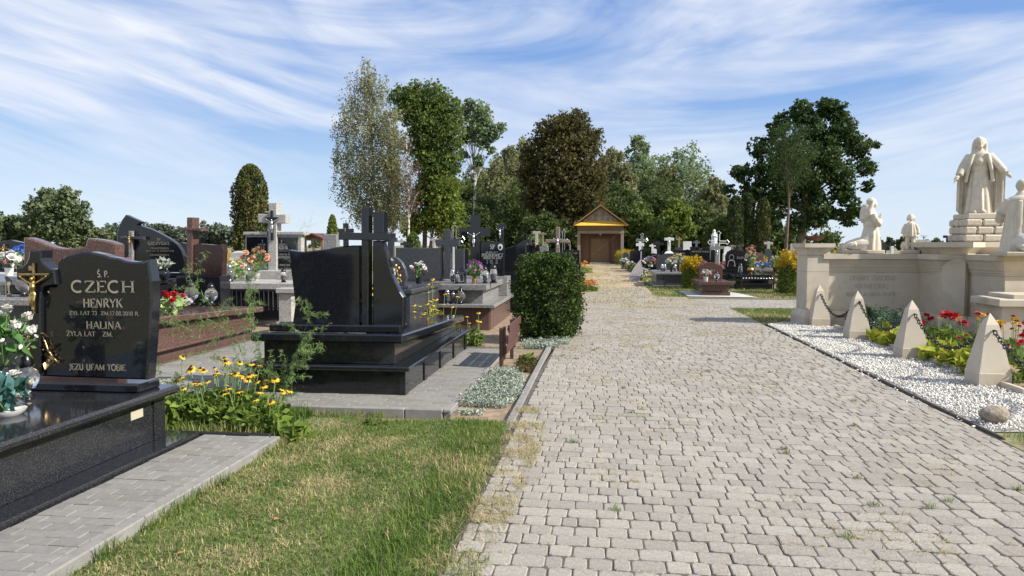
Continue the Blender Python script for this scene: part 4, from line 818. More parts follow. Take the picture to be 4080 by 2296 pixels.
# ================================================================== memorial on the right
mem = thing('memorial_wall', 'pale sandstone war memorial wall with carved dedication and curved cornices', 'memorial', (6.0, 15.4, -.02))
def rotp(pts, c, a): ca, sa = math.cos(a), math.sin(a); return [(c[0] + (x - c[0]) * ca - (y - c[1]) * sa, c[1] + (x - c[0]) * sa + (y - c[1]) * ca) for x, y in pts]
RA = math.radians(4.5)
pier = rotp([(4.11, 15.46), (4.54, 15.46), (4.54, 16.06), (4.11, 16.06)], (4.11, 15.46), RA)
MB().stack(pier, [(-.1, .085), (.16, .085), (.20, .075), (.28, .02), (.30, .004)]).out('pier_base', K['sand'], mem)
MB().stack(pier, [(.303, 0), (1.07, 0)]).out('pier_block', K['sand'], mem)
MB().stack(pier, [(1.074, 0), (1.40, 0), (1.402, .008)]).out('pier_block', K['sand'], mem)
MB().stack(pier, [(1.405, .008), (1.47, .012), (1.52, .035), (1.555, .075)]).out('pier_cornice', K['sand'], mem)
MB().stack(pier, [(1.558, .085), (1.64, .085)]).out('pier_cap', K['sand'], mem)
PB, PS, PC, PK = [(-.1, .10), (.17, .10), (.21, .085), (.27, .02)], [(.273, 0), (1.06, 0)], [(1.064, .012), (1.10, .014), (1.105, .03), (1.15, .034), (1.155, .05), (1.20, .06), (1.26, .085), (1.30, .10), (1.325, .125)], [(1.328, .14), (1.43, .14)]
A = [(4.56, 15.60), (6.36, 15.74), (6.42, 14.92), (7.0, 14.95), (7.0, 16.4), (4.56, 16.25)]
B = [(6.85, 14.66), (6.95, 13.74), (8.9, 13.9), (8.9, 15.2), (6.88, 15.2)]
for nm, poly in (('wing', A), ('wing', B)):
    MB().stack(poly, PB).out('wall_base', K['sand'], mem); MB().stack(poly, PS).out('wall_panel', K['sand'], mem); MB().stack(poly, PC).out('wall_cornice', K['sand'], mem); MB().stack(poly, PK).out('wall_cap', K['sand'], mem)
Cc = [(6.40, 14.86), (6.74, 14.70), (7.06, 14.98), (8.0, 15.0), (8.0, 16.2), (6.40, 16.2)]
MB().stack(Cc, [(-.1, .11), (.17, .11), (.21, .09), (.28, .02)]).out('pedestal_base', K['sand'], mem)
MB().stack(Cc, [(.283, 0), (1.36, 0)]).out('pedestal_shaft', K['sand'], mem)
MB().stack(Cc, [(1.364, .012), (1.42, .02), (1.425, .04), (1.48, .06), (1.53, .10), (1.56, .15)]).out('pedestal_cornice', K['sand'], mem)
MB().stack(Cc, [(1.563, .17), (1.66, .17)]).out('pedestal_cap', K['sand'], mem)
# vertical joints of the wall facing
wa = lambda s, z, o=.0025: (4.56 + s * .997 + o * .077, 15.60 + s * .0777 - o, z)
for s_, z0, z1 in ((.62, .275, 1.058), (1.28, .275, 1.058)):
    MB().add([wa(s_, z0), wa(s_ + .005, z0), wa(s_ + .005, z1), wa(s_, z1)], [[0, 1, 2, 3]]).out('joint', K['letter_cut'], mem)
for t_x, l0, l1, z0, hh in (('OFIARY ZBRODNI', .42, 1.33, .90, .085), ('NIEMIECKIEJ', .53, 1.20, .735, .085), ('RUDNO 30 MAJA 1940 R.', .36, 1.36, .58, .07)):
    b = MB(); write(b, t_x, l0, z0, hh, x1=l1, wt=.13, R=lambda x, z: wa(x, z, .003)); link('carved_letters', b.mesh('carved_letters', rootloc(mem), fix=False), K['letter_cut'], mem)
# low altar block
MB().stack([(6.42, 12.75), (8.6, 12.75), (8.6, 13.6), (6.42, 13.6)], [(-.1, 0), (.62, 0)]).out('altar_block', K['sand'], mem)
MB().stack([(6.34, 12.67), (8.6, 12.67), (8.6, 13.62), (6.34, 13.62)], [(.623, 0), (.72, 0), (.735, -.01)]).out('altar_slab', K['sand'], mem)
MB().stack([(6.62, 12.8), (8.6, 12.8), (8.6, 13.62), (6.62, 13.62)], [(.737, 0), (.80, 0)]).out('altar_slab', K['sand'], mem)
# rough stone blocks under the tall figure
base = thing('statue_pedestal', 'rough hewn stone block pedestal under the tall statue', 'pedestal', (7.05, 15.2, 1.66))
z = 1.662
for r in range(3):
    h = (.145, .15, .14)[r]; x = 6.80 - .03 + .012 * r; xe = 7.50 - .012 * r; yf = 14.84 + .012 * r; off = (0, .09, .03)[r]; first = True
    while x < xe - .03:
        w = min(random.uniform(.25, .34) - (off if first else 0), xe - x); first = False
        b = MB().box(x + .004, x + w - .004, yf + random.uniform(-.012, .012), yf + .3, z + .004, z + h - .004, .028); b.out('stone_block', K['rustic'], base); x += w
    y = yf + .30
    while y < 15.5:
        l = min(random.uniform(.18, .26), 15.55 - y); MB().box(6.80 - .03 + .012 * r + random.uniform(-.012, .012), 7.1, y + .004, y + l - .004, z + .004, z + h - .004, .028).out('stone_block', K['rustic'], base); y += l
    z += h
box_obj('pedestal_core', (6.84, 7.45, 14.9, 15.5, 1.663, z - .01), K['rustic'], base); ZP = z
MB().box(6.84, 7.44, 14.88, 15.5, ZP, ZP + .10, .012).out('plinth', K['sand'], base)
# ------------------------------------------------------------------ carved figures
def ring(c, z, rx, ry, amp=0.0, n=0, ph=0.0, N=72, tilt=(0, 0)):
    out = []
    for i in range(N):
        a = 2 * math.pi * i / N; k = 1 + 1.5 * amp * (math.cos(n * a + ph) + .5 * math.cos((n * 1.7) // 1 * a + 1.3 + ph)); out.append((c[0] + rx * k * math.cos(a), c[1] + ry * k * math.sin(a), z + tilt[0] * math.cos(a) + tilt[1] * math.sin(a)))
    return out
def robe(mb, secs): mb.poly3([ring((s[0], s[1]), *s[2:]) for s in secs])
def hand(mb, p, d, u, s=1.0, curl=.25):
    """palm with four fingers and a thumb; d = pointing, u = sideways"""
    d = Vector(d).normalized(); u = Vector(u); u = (u - d * u.dot(d)).normalized(); w = d.cross(u); p = Vector(p)
    mb.tube([p - d * .03 * s, p + d * .02 * s, p + d * .06 * s], [.026 * s, .034 * s, .032 * s], 8)
    for k, l in ((-1.5, .052), (-.5, .064), (.5, .06), (1.5, .046)):
        a = p + d * .05 * s + u * k * .017 * s; mb.tube([a, a + d * l * .55 * s, a + d * l * s * (1.1) - w * curl * l * s], [.0105 * s, .0095 * s, .007 * s], 6)
    a = p + u * .03 * s; mb.tube([a, a + (d * .5 + u * .7) * .04 * s, a + (d * .9 + u * .6) * .06 * s], [.013 * s, .011 * s, .008 * s], 6)
def face(mb, c, f, r, beard=False):
    """c head centre, f facing (unit, horizontal), r head half height"""
    f = Vector(f); c = Vector(c); s = Vector((-f.y, f.x, 0)); up = Vector((0, 0, 1))
    mb.ell(tuple(c), (r * .74, r * .78, r), 16, 12); mb.ell(tuple(c + f * r * .22 - up * r * .42), (r * .52, r * .52, r * .55), 12, 8)
    mb.tube([tuple(c + f * r * .74 + up * r * .12), tuple(c + f * r * .98 - up * r * .2), tuple(c + f * r * .80 - up * r * .26)], [r * .07, r * .14, r * .1], 6)
    for k in (-1, 1):
        mb.tube([tuple(c + f * r * .74 + s * k * r * .08 + up * r * .16), tuple(c + f * r * .62 + s * k * r * .42 + up * r * .14)], r * .09, 6)
        mb.ell(tuple(c + s * k * r * .74 - up * r * .02), (r * .14, r * .14, r * .24), 6, 6)
        mb.ell(tuple(c + f * r * .66 + s * k * r * .28 - up * r * .02), (r * .10, r * .10, r * .06), 6, 5)
    mb.tube([tuple(c + f * r * .72 + s * r * -.2 - up * r * .5), tuple(c + f * r * .78 - up * r * .49), tuple(c + f * r * .72 + s * r * .2 - up * r * .5)], r * .07, 6)
    if beard: mb.ell(tuple(c + f * r * .52 - up * r * .82), (r * .40, r * .40, r * .46), 10, 8)
def statue(name, label, me, m, loc, rz, base=None):
    t = thing(name, label, 'statue', loc, rz); me.materials.clear(); me.materials.append(m); link('figure', me, None, t)
    if base: MB().box(*base, .012).out('plinth', K['sand'], t, local=True)
    return t
# tall figure with spread mantle
c = MB()
robe(c, [(0, -.02, 0, .225, .165, .05, 9), (0, -.02, .10, .215, .16, .06, 9), (0, -.01, .35, .19, .145, .055, 9), (0, 0, .62, .165, .125, .045, 9), (0, 0, .78, .15, .115, .03, 9), (0, 0, .84, .142, .11), (0, 0, .95, .16, .115), (0, 0, 1.08, .185, .115), (0, 0, 1.14, .165, .10), (0, 0, 1.19, .09, .075), (0, -.005, 1.24, .052, .052)])
c.poly3([ring((0, 0), .82, .155, .122), ring((0, 0), .85, .160, .126), ring((0, 0), .88, .154, .122)])
def cape(sx, arm, hem, nf, y0, y1, yo=0.0):
    n = 46; top = smooth_curve(arm, 8); bot = smooth_curve(hem, 8)
    P = lambda L, q: [L[int(q * (len(L) - 1))][a] + (L[min(int(q * (len(L) - 1)) + 1, len(L) - 1)][a] - L[int(q * (len(L) - 1))][a]) * (q * (len(L) - 1) % 1) for a in range(3)]
    rows = 12; fr = []; bk = []
    for j in range(rows + 1):
        t = j / rows; a = []; b = []
        for i in range(n + 1):
            q = i / n; T_ = P(top, q); B_ = P(bot, q); f = .034 * math.sin(q * nf * 2 * math.pi) * min(1, t * 2.5)
            x, y, z = (T_[k] + (B_[k] - T_[k]) * t for k in range(3)); a.append((sx * x, y + f - .02, z)); b.append((sx * x, y + f + .035, z))
        fr.append(a); bk.append(b)
    V = [p for r in fr for p in r] + [p for r in bk for p in r]; w = n + 1; o = (rows + 1) * w; F = []
    for j in range(rows):
        for i in range(n): F += [[j * w + i, j * w + i + 1, (j + 1) * w + i + 1, (j + 1) * w + i], [o + j * w + i, o + (j + 1) * w + i, o + (j + 1) * w + i + 1, o + j * w + i + 1]]
    for j in range(rows): F += [[j * w, (j + 1) * w, o + (j + 1) * w, o + j * w], [j * w + n, o + j * w + n, o + (j + 1) * w + n, (j + 1) * w + n]]
    for i in range(n): F += [[i, o + i, o + i + 1, i + 1], [rows * w + i, rows * w + i + 1, o + rows * w + i + 1, o + rows * w + i]]
    c.add(V, F)
cape(1, [(.06, .05, 1.17), (.18, .03, 1.12), (.30, .0, .95), (.43, -.08, .77)], [(.05, .12, .02), (.18, .10, .0), (.32, .04, .05), (.43, -.06, .24)], 4.5, 0, 0)
cape(-1, [(.06, .05, 1.17), (.18, .03, 1.12), (.27, -.01, .94), (.36, -.11, .72)], [(.05, .12, .02), (.18, .10, .0), (.28, .03, .0), (.36, -.08, .07)], 4.5, 0, 0)
for s, el, wr in ((1, (.29, -.05, .93), (.39, -.13, .79)), (-1, (.27, -.06, .90), (.34, -.16, .73))):
    c.tube([(s * .15, 0, 1.10), (s * el[0], el[1], el[2]), (s * wr[0], wr[1], wr[2])], [.085, .075, .065], 12)
    c.poly3([ring((s * .06, -.085), .20 + .0, .03, .02)] * 1 + [ring((s * .06, -.085), .24, .03, .02)]) if False else None
    c.tube([(s * .12, -.08, 1.13), (s * .16, -.125, .95), (s * .19, -.12, .82), (s * .22, -.10, .60)], [.04, .035, .035, .03], 8)
    hand(c, (s * (wr[0] + .03), wr[1] - .03, wr[2] - .035), (s * .55, -.35, -.8), (0, -.6, .5), 1.15, .2)
c.tube([(0, -.01, 1.18), (0, -.02, 1.27)], .05, 10); face(c, (0, -.035, 1.345), (0, -1, 0), .105, True)
c.ell((0, .015, 1.365), (.092, .088, .105), 14, 10)
for s in (-1, 1): c.tube([(s * .055, -.02, 1.42), (s * .088, .0, 1.34), (s * .098, .01, 1.24), (s * .10, -.03, 1.14), (s * .11, -.07, 1.07)], [.035, .036, .036, .034, .018], 8)
c.tube([(0, .07, 1.40), (0, .085, 1.28), (0, .08, 1.14)], [.06, .07, .06], 10)
c.poly3([[(.075 * math.cos(a * .3927), -.118 + .01 * math.sin(a * .3927), .985 + .075 * math.sin(a * .3927)) for a in range(16)], [(.06 * math.cos(a * .3927), -.136, .985 + .06 * math.sin(a * .3927)) for a in range(16)]])
c.ell((-.013, -.138, .99), (.022, .02, .024), 8, 6); c.ell((.013, -.138, .99), (.022, .02, .024), 8, 6); c.ell((0, -.138, .97), (.02, .018, .028), 8, 6)
for s in (-1, 1): c.tube([(s * .07, -.15, .03), (s * .08, -.24, .02)], [.045, .03], 8)
statue('statue', 'tall standing stone figure with long hair spreading his mantle, on rough pedestal', remesh(c, .0115, 1), K['statue'], (7.13, 15.17, ZP + .10), -.30)
# kneeling woman with long hair (faces right)
c = MB()
robe(c, [(.05, 0, .0, .24, .165, .05, 8), (.06, 0, .12, .225, .155, .06, 8), (.08, 0, .30, .175, .14, .05, 8), (.08, 0, .46, .14, .12, .03, 8), (.08, 0, .52, .125, .11), (.08, 0, .62, .13, .125), (.075, 0, .73, .115, .15), (.08, 0, .79, .08, .10), (.09, 0, .84, .045, .05)])
c.poly3([ring((.08, 0), .49, .142, .125), ring((.08, 0), .525, .146, .128), ring((.08, 0), .56, .140, .125)])
c.tube([(.05, 0, .13), (-.15, 0, .125), (-.34, 0, .10), (-.42, 0, .10)], [.15, .14, .10, .06], 14)
for s in (-1, 1):
    c.tube([(-.25, s * .07, .12), (-.44, s * .07, .08), (-.47, s * .07, .05)], [.07, .045, .04], 8); c.tube([(-.44, s * .07, .15), (-.47, s * .07, .09), (-.49, s * .07, -.0)], [.03, .042, .035], 8)
    c.tube([(.07, s * .14, .73), (.10, s * .175, .60), (.17, s * .16, .52), (.24, s * .05, .62)], [.065, .068, .062, .045], 10); hand(c, (.25, s * .025, .66), (.25, 0, 1), (0, s, 0), .85, .1)
c.tube([(.09, 0, .80), (.105, 0, .90)], .045, 8); face(c, (.12, 0, .955), (1, 0, 0), .092)
c.ell((.075, 0, .975), (.095, .085, .10), 14, 10); c.tube([(.05, 0, 1.0), (.0, 0, .90), (-.03, 0, .78), (-.045, 0, .64), (-.03, 0, .56)], [.08, .095, .11, .10, .05], 12)
for s in (-1, 1): c.tube([(.09, s * .06, 1.0), (.055, s * .09, .90), (.0, s * .11, .78), (-.02, s * .10, .66)], [.035, .04, .045, .03], 8)
statue('statue', 'pale stone woman with long hair kneeling in profile on the wall', remesh(c, .0098, 1), K['statue'], (5.39, 15.95, 1.50), .05, (-.54, .30, -.19, .19, -.068, .004))
# standing child
c = MB()
robe(c, [(0, 0, .27, .125, .10, .09, 9), (0, 0, .36, .115, .09, .08, 9), (0, 0, .48, .09, .075, .04, 9), (0, 0, .54, .075, .065), (0, 0, .57, .035, .035)])
for s in (-1, 1):
    c.tube([(s * .045, 0, .30), (s * .05, -.005, .16), (s * .05, 0, .03)], [.05, .042, .034], 10); c.tube([(s * .05, .0, .03), (s * .06, -.08, .018)], [.034, .026], 8)
    c.tube([(s * .075, 0, .52), (s * .12, 0, .42), (s * .125, -.01, .33)], [.04, .045, .052], 10); hand(c, (s * .125, -.01, .295), (0, -.1, -1), (0, -1, 0), .62, .2)
face(c, (0, -.01, .645), (0, -1, 0), .068); c.ell((0, .01, .66), (.068, .064, .07), 12, 10)
for s in (-1, 1): c.tube([(s * .04, -.01, .70), (s * .058, .01, .65), (s * .060, .015, .59)], [.022, .022, .016], 8)
c.tube([(0, .04, .68), (0, .05, .60)], [.05, .04], 8); c.ell((-.1, .06, .08), (.07, .06, .10), 8, 6)
statue('statue', 'small stone child in a short smock standing barefoot on the wall', remesh(c, .0075, 1), K['statue'], (6.20, 15.85, 1.505), -.3, (-.17, .17, -.15, .15, -.075, .004))
# kneeling priest, back to us
c = MB()
robe(c, [(0, 0, 0, .27, .22, .04, 13), (0, 0, .15, .25, .20, .055, 13), (0, .02, .40, .215, .165, .055, 13), (0, .03, .60, .205, .15, .045, 13), (0, .03, .74, .20, .135, .02, 13), (0, .03, .82, .15, .11), (0, .03, .87, .085, .08), (0, .035, .92, .055, .055)])
c.tube([(0, .0, .13), (0, -.22, .12), (0, -.36, .09)], [.18, .15, .10], 14)
for s in (-1, 1):
    c.tube([(s * .16, .03, .78), (s * .25, .06, .62), (s * .24, .16, .50), (s * .08, .26, .60)], [.075, .08, .075, .05], 12); c.tube([(s * .09, -.22, .10), (s * .10, -.40, .06)], [.06, .04], 8)
    hand(c, (s * .03, .28, .63), (0, .3, 1), (s, 0, 0), .9, .1)
c.poly3([ring((0, .03), .775, .19, .14), ring((0, .03), .80, .195, .145), ring((0, .03), .845, .14, .115)])
for s in (-1, 1): c.box(s * .07 - .03, s * .07 + .03, -.15, -.12, .18, .78)
face(c, (0, .06, 1.005), (0, 1, 0), .095); c.ell((0, .03, 1.02), (.082, .085, .088), 14, 10)
statue('statue', 'stone priest in pleated vestment kneeling with his back to us', remesh(c, .011, 1), K['statue'], (6.98, 13.36, 1.49), -.15, (-.33, .30, -.44, .30, -.06, .004)).scale = (1.1, 1.1, 1.1)
# bronze fire bowl on the pier
fb = thing('fire_bowl', 'rusty shallow fire bowl on short legs on top of the memorial pier', 'bowl', (4.31, 15.75, 1.64)); MB().lathe([(.02, .05), (.10, .055), (.17, .09), (.215, .145), (.22, .145), (.205, .15), (.16, .105), (.08, .075), (.01, .07)], 24).out('bowl', K['rust'], fb, smooth=True, local=True, angle=50)
for k in range(3):
    a = k * 2.094 + .5; MB().tube([(.07 * math.cos(a), .07 * math.sin(a), .06), (.10 * math.cos(a), .10 * math.sin(a), 0)], .012, 6).out('leg', K['rust'], fb, local=True)
# ================================================================== gravel bed, obelisks, chains
GRV = [(3.347, 6.75), (4.9, 6.88), (4.9, 8.3), (4.50, 8.4), (4.50, 15.5), (4.0, 15.9), (3.347, 15.4)]
sheet('gravel_base', GRV, -.005, mat('pale_gravel_base', (.36, .34, .31), .9, var=.35, vs=40))
def stones(P, s):
    n = len(P); a = np.array([[1, 0, 0], [0, 1, 0], [-1, 0, 0], [0, -1, 0], [0, 0, 1], [0, 0, -1]], float); a = a[None] * RNG.uniform(.6, 1.25, (n, 6, 1)) + RNG.normal(0, .18, (n, 6, 3))
    q = rnd_dirs(n); t = np.cross(q, rnd_dirs(n)); t /= np.linalg.norm(t, axis=1)[:, None]; b = np.cross(q, t); Rm = np.stack([q, t, b], 2)
    sc = (s * RNG.uniform(.55, 1.25, n))[:, None, None] * np.array([1.0, .8, .6]); V = np.einsum('nij,nkj->nki', Rm, a * sc) + P[:, None, :]
    i = np.arange(n)[:, None] * 6; F = np.concatenate([i + x for x in ([0, 1, 4], [1, 2, 4], [2, 3, 4], [3, 0, 4], [1, 0, 5], [2, 1, 5], [3, 2, 5], [0, 3, 5])], 0); return V.reshape(-1, 3), F
P = np.concatenate([scatter(GRV, 21000, .010), scatter([(3.1, 6.8), (3.35, 6.8), (3.35, 15), (3.2, 15)], 90, .010)]); P[:, 2] += RNG.uniform(-.006, .012, len(P)); V, F = stones(P, .0165)
tag(kind(link('gravel', npmesh('gravel', V, F), K['white_stone']), 'stuff'), 'white angular marble gravel between path edging and flower bed', 'gravel')
ob0 = thing('obelisk_post', 'x', 'post', (0, 0, 0), 0, 'sandstone chain posts')
q = lambda w, z: [(-w, -w, z), (w, -w, z), (w, w, z), (-w, w, z)]
MB().poly3([q(.172, -.05), q(.172, .10), q(.167, .112), q(.068, .648), q(.004, .775)]).out('shaft', K['sand'], ob0, local=True)
MB().box(-.16, .16, -.16, .16, -.1, -.045).out('foot', K['iron'], ob0, local=True)
for yy in (-.085, .085): MB().tube([(0, yy * 1.0, .585), (0, yy * 1.35, .585)], .012, 6).out('ring_bolt', K['iron'], ob0, local=True)
OY = (9.03, 11.07, 13.20, 15.30); OX = (4.42, 4.38, 4.345, 4.31)
for lb, x, y in zip(('nearest sandstone obelisk post at the right edge of the gravel', 'second nearest sandstone obelisk post, beside the dark red flowers', 'third sandstone obelisk post, half hiding the wall inscription', 'farthest sandstone obelisk post right in front of the memorial pier'), OX, OY): place(ob0, lb, (x, y, .05))
drop(ob0)
lk = MB(); n = 16; R = []
lp = [(.022 * math.cos(2 * math.pi * i / n) * 1.0, 0, .036 * math.sin(2 * math.pi * i / n)) for i in range(n)]
def closed_tube(mb, pts, r, m=5):
    N_ = len(pts); V = []
    for i in range(N_):
        p = Vector(pts[i]); t = (Vector(pts[(i + 1) % N_]) - Vector(pts[i - 1])).normalized(); u = Vector((0, 1, 0)); w = t.cross(u)
        V += [tuple(p + (u * math.cos(2 * math.pi * k / m) + w * math.sin(2 * math.pi * k / m)) * r) for k in range(m)]
    mb.add(V, [[i * m + k, i * m + (k + 1) % m, ((i + 1) % N_) * m + (k + 1) % m, ((i + 1) % N_) * m + k] for i in range(N_) for k in range(m)])
closed_tube(lk, lp, .0075)
for s in (-1, 1): lk.tube([(s * .022, 0, 0), (s * .045, .012 * s, .004)], [.006, .001], 4)
LKM = lk.mesh('link'); LKM.materials.append(K['iron'])
def chain(label, a, b, sag):
    t = thing('thorn_chain', label, 'chain', a, 0, 'chains between obelisk posts'); a, b = Vector(a), Vector(b); N_ = 60; pts = [a.lerp(b, i / N_) - Vector((0, 0, sag * (1 - (2 * i / N_ - 1) ** 2))) for i in range(N_ + 1)]
    L = [0]; 
    for i in range(N_): L.append(L[-1] + (pts[i + 1] - pts[i]).length)
    s = .03; k = 0
    while s < L[-1]:
        i = max(j for j in range(N_) if L[j] <= s); p = pts[i].lerp(pts[i + 1], (s - L[i]) / (L[i + 1] - L[i])); d = (pts[i + 1] - pts[i]).normalized()
        o = link('chain_link', LKM, None, t); qz = d.to_track_quat('Z', 'X'); o.rotation_mode = 'QUATERNION'; o.rotation_quaternion = qz @ Matrix.Rotation(math.pi / 2 * (k % 2) + .3, 3, 'Z').to_quaternion(); o.location = p - a; s += .06; k += 1
names = ('barbed black chain from nearest obelisk out of frame on the right', 'barbed black chain hanging between the two nearest obelisk posts', 'barbed black chain hanging between the second and third obelisk posts', 'barbed black chain hanging between the two farthest obelisk posts')
ends = [(4.46, 7.0)] + list(zip(OX, OY))
for i, lb in enumerate(names): chain(lb, (ends[i][0], ends[i][1] + .10, .635), (ends[i + 1][0], ends[i + 1][1] - .10, .635), .34)
# boulder
b = MB(); b.ell((0, 0, 0), (.125, .10, .085), 14, 10); b.v = [(x * (1 + .16 * math.sin(7 * y + 9 * z)), y * (1 + .13 * math.sin(11 * x + 5)), z * (1 + .16 * math.sin(9 * x + 8 * y))) for x, y, z in b.v]
o = b.out('boulder', K['boulder'], None, smooth=True); o.location = (3.52, 7.05, .075); tag(o, 'rounded tan field stone at the near end of the white gravel', 'stone')
# ================================================================== wooden chapel at the end of the path
sh = thing('wooden_chapel', 'small brown wooden chapel with yellow eaves at the end of the path', 'building', (-.05, 66, -.05)); YF = 63.5
L0, R0 = (-2.03,1.13)[0], (1.89,1.13)[0]; zt = (-0.06,2.83)[1]; ze = (-0.06,3.26)[1]; zs = (-0.07,3.62)[1]; za = (-0.08,4.93)[1]; xm = (L0 + R0) / 2; EL, ER = (-2.34,3.3)[0], (2.23,3.28)[0]
box_obj('wall_core', (L0 + .15, R0 - .15, 64.75, 70, -.1, zt), K['wood_brown'], sh)
x = L0 + .18
while x < R0 - .18: w = min(random.uniform(.13, .18), R0 - .16 - x); box_obj('wall_plank', (x + .004, x + w - .004, 64.71, 64.75, .1, zt), K['wood_brown'], sh, .004); x += w
for xp in (L0, R0 - .25): box_obj('post', (xp, xp + .25, 63.5, 63.75, -.1, (-0.06,2.6)[1]), K['wood_old'], sh, .01)
box_obj('beam', (L0 - .02, R0 + .02, 63.48, 63.78, (-0.06,2.6)[1], zt), K['wood_old'], sh, .01)
box_obj('side_wall', (L0, L0 + .12, 63.76, 70, -.1, zt), K['wood_brown'], sh); box_obj('side_wall', (R0 - .12, R0, 63.76, 70, -.1, zt), K['wood_brown'], sh)
box_obj('fascia_board', (L0 + .02, R0 - .02, 63.5, 63.56, zt, zt + (ze - zt) * .5), K['wood_brown'], sh); box_obj('fascia_board', (L0 + .02, R0 - .02, 63.48, 63.56, zt + (ze - zt) * .5 + .005, ze), K['wood_ochre'], sh)
d0, d1, dz = (-1.08,2.43)[0], (0.85,2.42)[0], (-0.06,2.45)[1]
for a_, b_ in ((d0, d0 + .2), (d1 - .2, d1)): box_obj('door_frame', (a_, b_, 64.64, 64.71, .1, dz), K['wood_red'], sh)
box_obj('door_frame', (d0 + .2, d1 - .2, 64.64, 64.71, dz - .25, dz), K['wood_red'], sh)
for sd_ in (0, 1):
    a_, b_ = (d0 + .205, xm - .01 + .02) if sd_ == 0 else (xm + .02, d1 - .205); dr = box_obj('door', (a_, b_, 64.67, 64.715, .12, dz - .26), K['wood_ochre'], sh)
    for k in range(14):
        zz = .2 + k * .125
        if zz > dz - .5: break
        b = MB(); dirn = 1 if (sd_ == 0) ^ (k % 14 > 6) else -1; b.add([(a_ + .06, 64.664, zz), (b_ - .06, 64.664, zz + dirn * .22 + (0 if dirn > 0 else .22)), (b_ - .06, 64.664, zz + .05 + dirn * .22 + (0 if dirn > 0 else .22)), (a_ + .06, 64.664, zz + .05)], [[0, 1, 2, 3]]); b.out('door_batten', K['wood_brown'], dr)
lp = thing('wall_lamp', 'round white lamp above the chapel door', 'lamp', (xm, 64.6, (-0.12,2.55)[1])); MB().ell((0, 0, 0), (.10, .08, .10), 12, 8).out('lamp_globe', K['white'], lp, True, True)
box_obj('step', (d0 + .1, d1 - .1, 63.4, 64.65, -.1, .12), K['concrete'], sh); box_obj('step', (d0 + .5, d1 + .4, 63.1, 63.4, -.1, .04), K['concrete'], sh)
# gable of upright boards, each cut to the roof slope
x = (-1.53,3.63)[0]; xe = (1.41,3.62)[0]; k = (za - zs) / ((xe - x) / 2 + .15)
while x < xe:
    w = min(random.uniform(.14, .19), xe - x); za1 = zs + k * (min(x - (xm - (xe - xm)), 9) + .0); top = lambda q: zs + .05 + (za - zs - .12) * (1 - abs(q - xm) / ((xe - (-1.53,3.63)[0]) / 2 + .05))
    lo = zs - .12 + random.uniform(-.05, .05); MB().poly3([[(x + .004, yy, lo), (x + w - .004, yy, lo), (x + w - .004, yy, max(top(x + w), lo + .02)), (x + .004, yy, max(top(x), lo + .02))] for yy in (63.58 + random.uniform(-.01, .01), 63.63)]).out('gable_board', K['wood_grey'], sh); x += w
# pent eave of yellow sheets
xs = [EL, EL + .5, EL + 1.1, xm + .05, xm + 1.35, ER - .55, ER]
for a_, b_ in zip(xs[:-1], xs[1:]):
    ta = lambda q: min(max(q, EL + .9), ER - .9)
    MB().poly3([[(a_ + .004, 63.0, ze), (b_ - .004, 63.0, ze), (ta(b_) - .004, 63.56, zs + .02), (ta(a_) + .004, 63.56, zs + .02)], [(a_ + .004, 63.0, ze + .03), (b_ - .004, 63.0, ze + .03), (ta(b_) - .004, 63.56, zs + .05), (ta(a_) + .004, 63.56, zs + .05)]]).out('eave_sheet', K['yellow'], sh)
for s, e in ((-1, EL), (1, ER)):
    MB().poly3([[(e, 63.0, ze - .02), (e, 70.5, ze - .02), (xm, 70.5, za), (xm, 63.0, za)], [(e, 63.0, ze + .08), (e, 70.5, ze + .08), (xm, 70.5, za + .1), (xm, 63.0, za + .1)]]).out('roof_slope', K['roof'], sh)
    MB().poly3([[(e, 62.97, ze - .04), (e + .04 * s, 62.97, ze + .06), (xm, 62.97, za + .12), (xm, 62.97, za - .02)], [(e, 63.02, ze - .04), (e + .04 * s, 63.02, ze + .06), (xm, 63.02, za + .12), (xm, 63.02, za - .02)]]).out('barge_board', K['wood_ochre'], sh)
# ================================================================== graves on the right of the path
pad = sheet('grave_pad', [(2.7, 23.55), (4.75, 23.3), (4.45, 26.2), (2.65, 26.4)], .012, K['pad'])
g = thing('grave_monument', 'small red brown granite tomb on a white concrete pad beside the path', 'grave', (3.6, 25.3, 0))
x0, x1 = 3.2, 4.02; box_obj('step', (x0 - .04, x1 + .04, 24.0, 26.3, .015, .12), K['red'], g, .008); box_obj('body', (x0, x1, 24.08, 26.2, .12, .36), K['red'], g); box_obj('top_slab', (x0 - .14, x1 + .1, 23.9, 26.3, .36, .45), K['red'], g, .012)
MB().prism([(3.33,0.45),(3.33,0.88),(3.36,0.93),(3.46,0.95),(3.59,1.01),(3.73,1.02),(3.88,1.0),(3.98,0.94),(4.08,0.92),(4.13,0.87),(4.12,0.45)], 26.0, 26.14, .012).out('headstone', K['red'], g)
lettering('inscription', [('ILSI', (3.55,0.78), (3.88,0.71))], 25.99, K['letter'], g)
g = headstone_grave('polished black tomb with a wavy headstone showing an engraved bearded figure', [(4.96,0.66),(4.95,1.18),(5.02,1.34),(5.18,1.43),(5.38,1.44),(5.57,1.39),(5.74,1.35),(5.85,1.42),(5.97,1.41),(5.91,1.23),(5.86,0.98),(5.87,0.66)], 30.5, .14, K['black'], None, [('KUNA', (5.39,1.15), (5.8,1.06))], 'letter_grey')
en = MB()
for r, cxz in ((8, (2915, 1026)),): pass
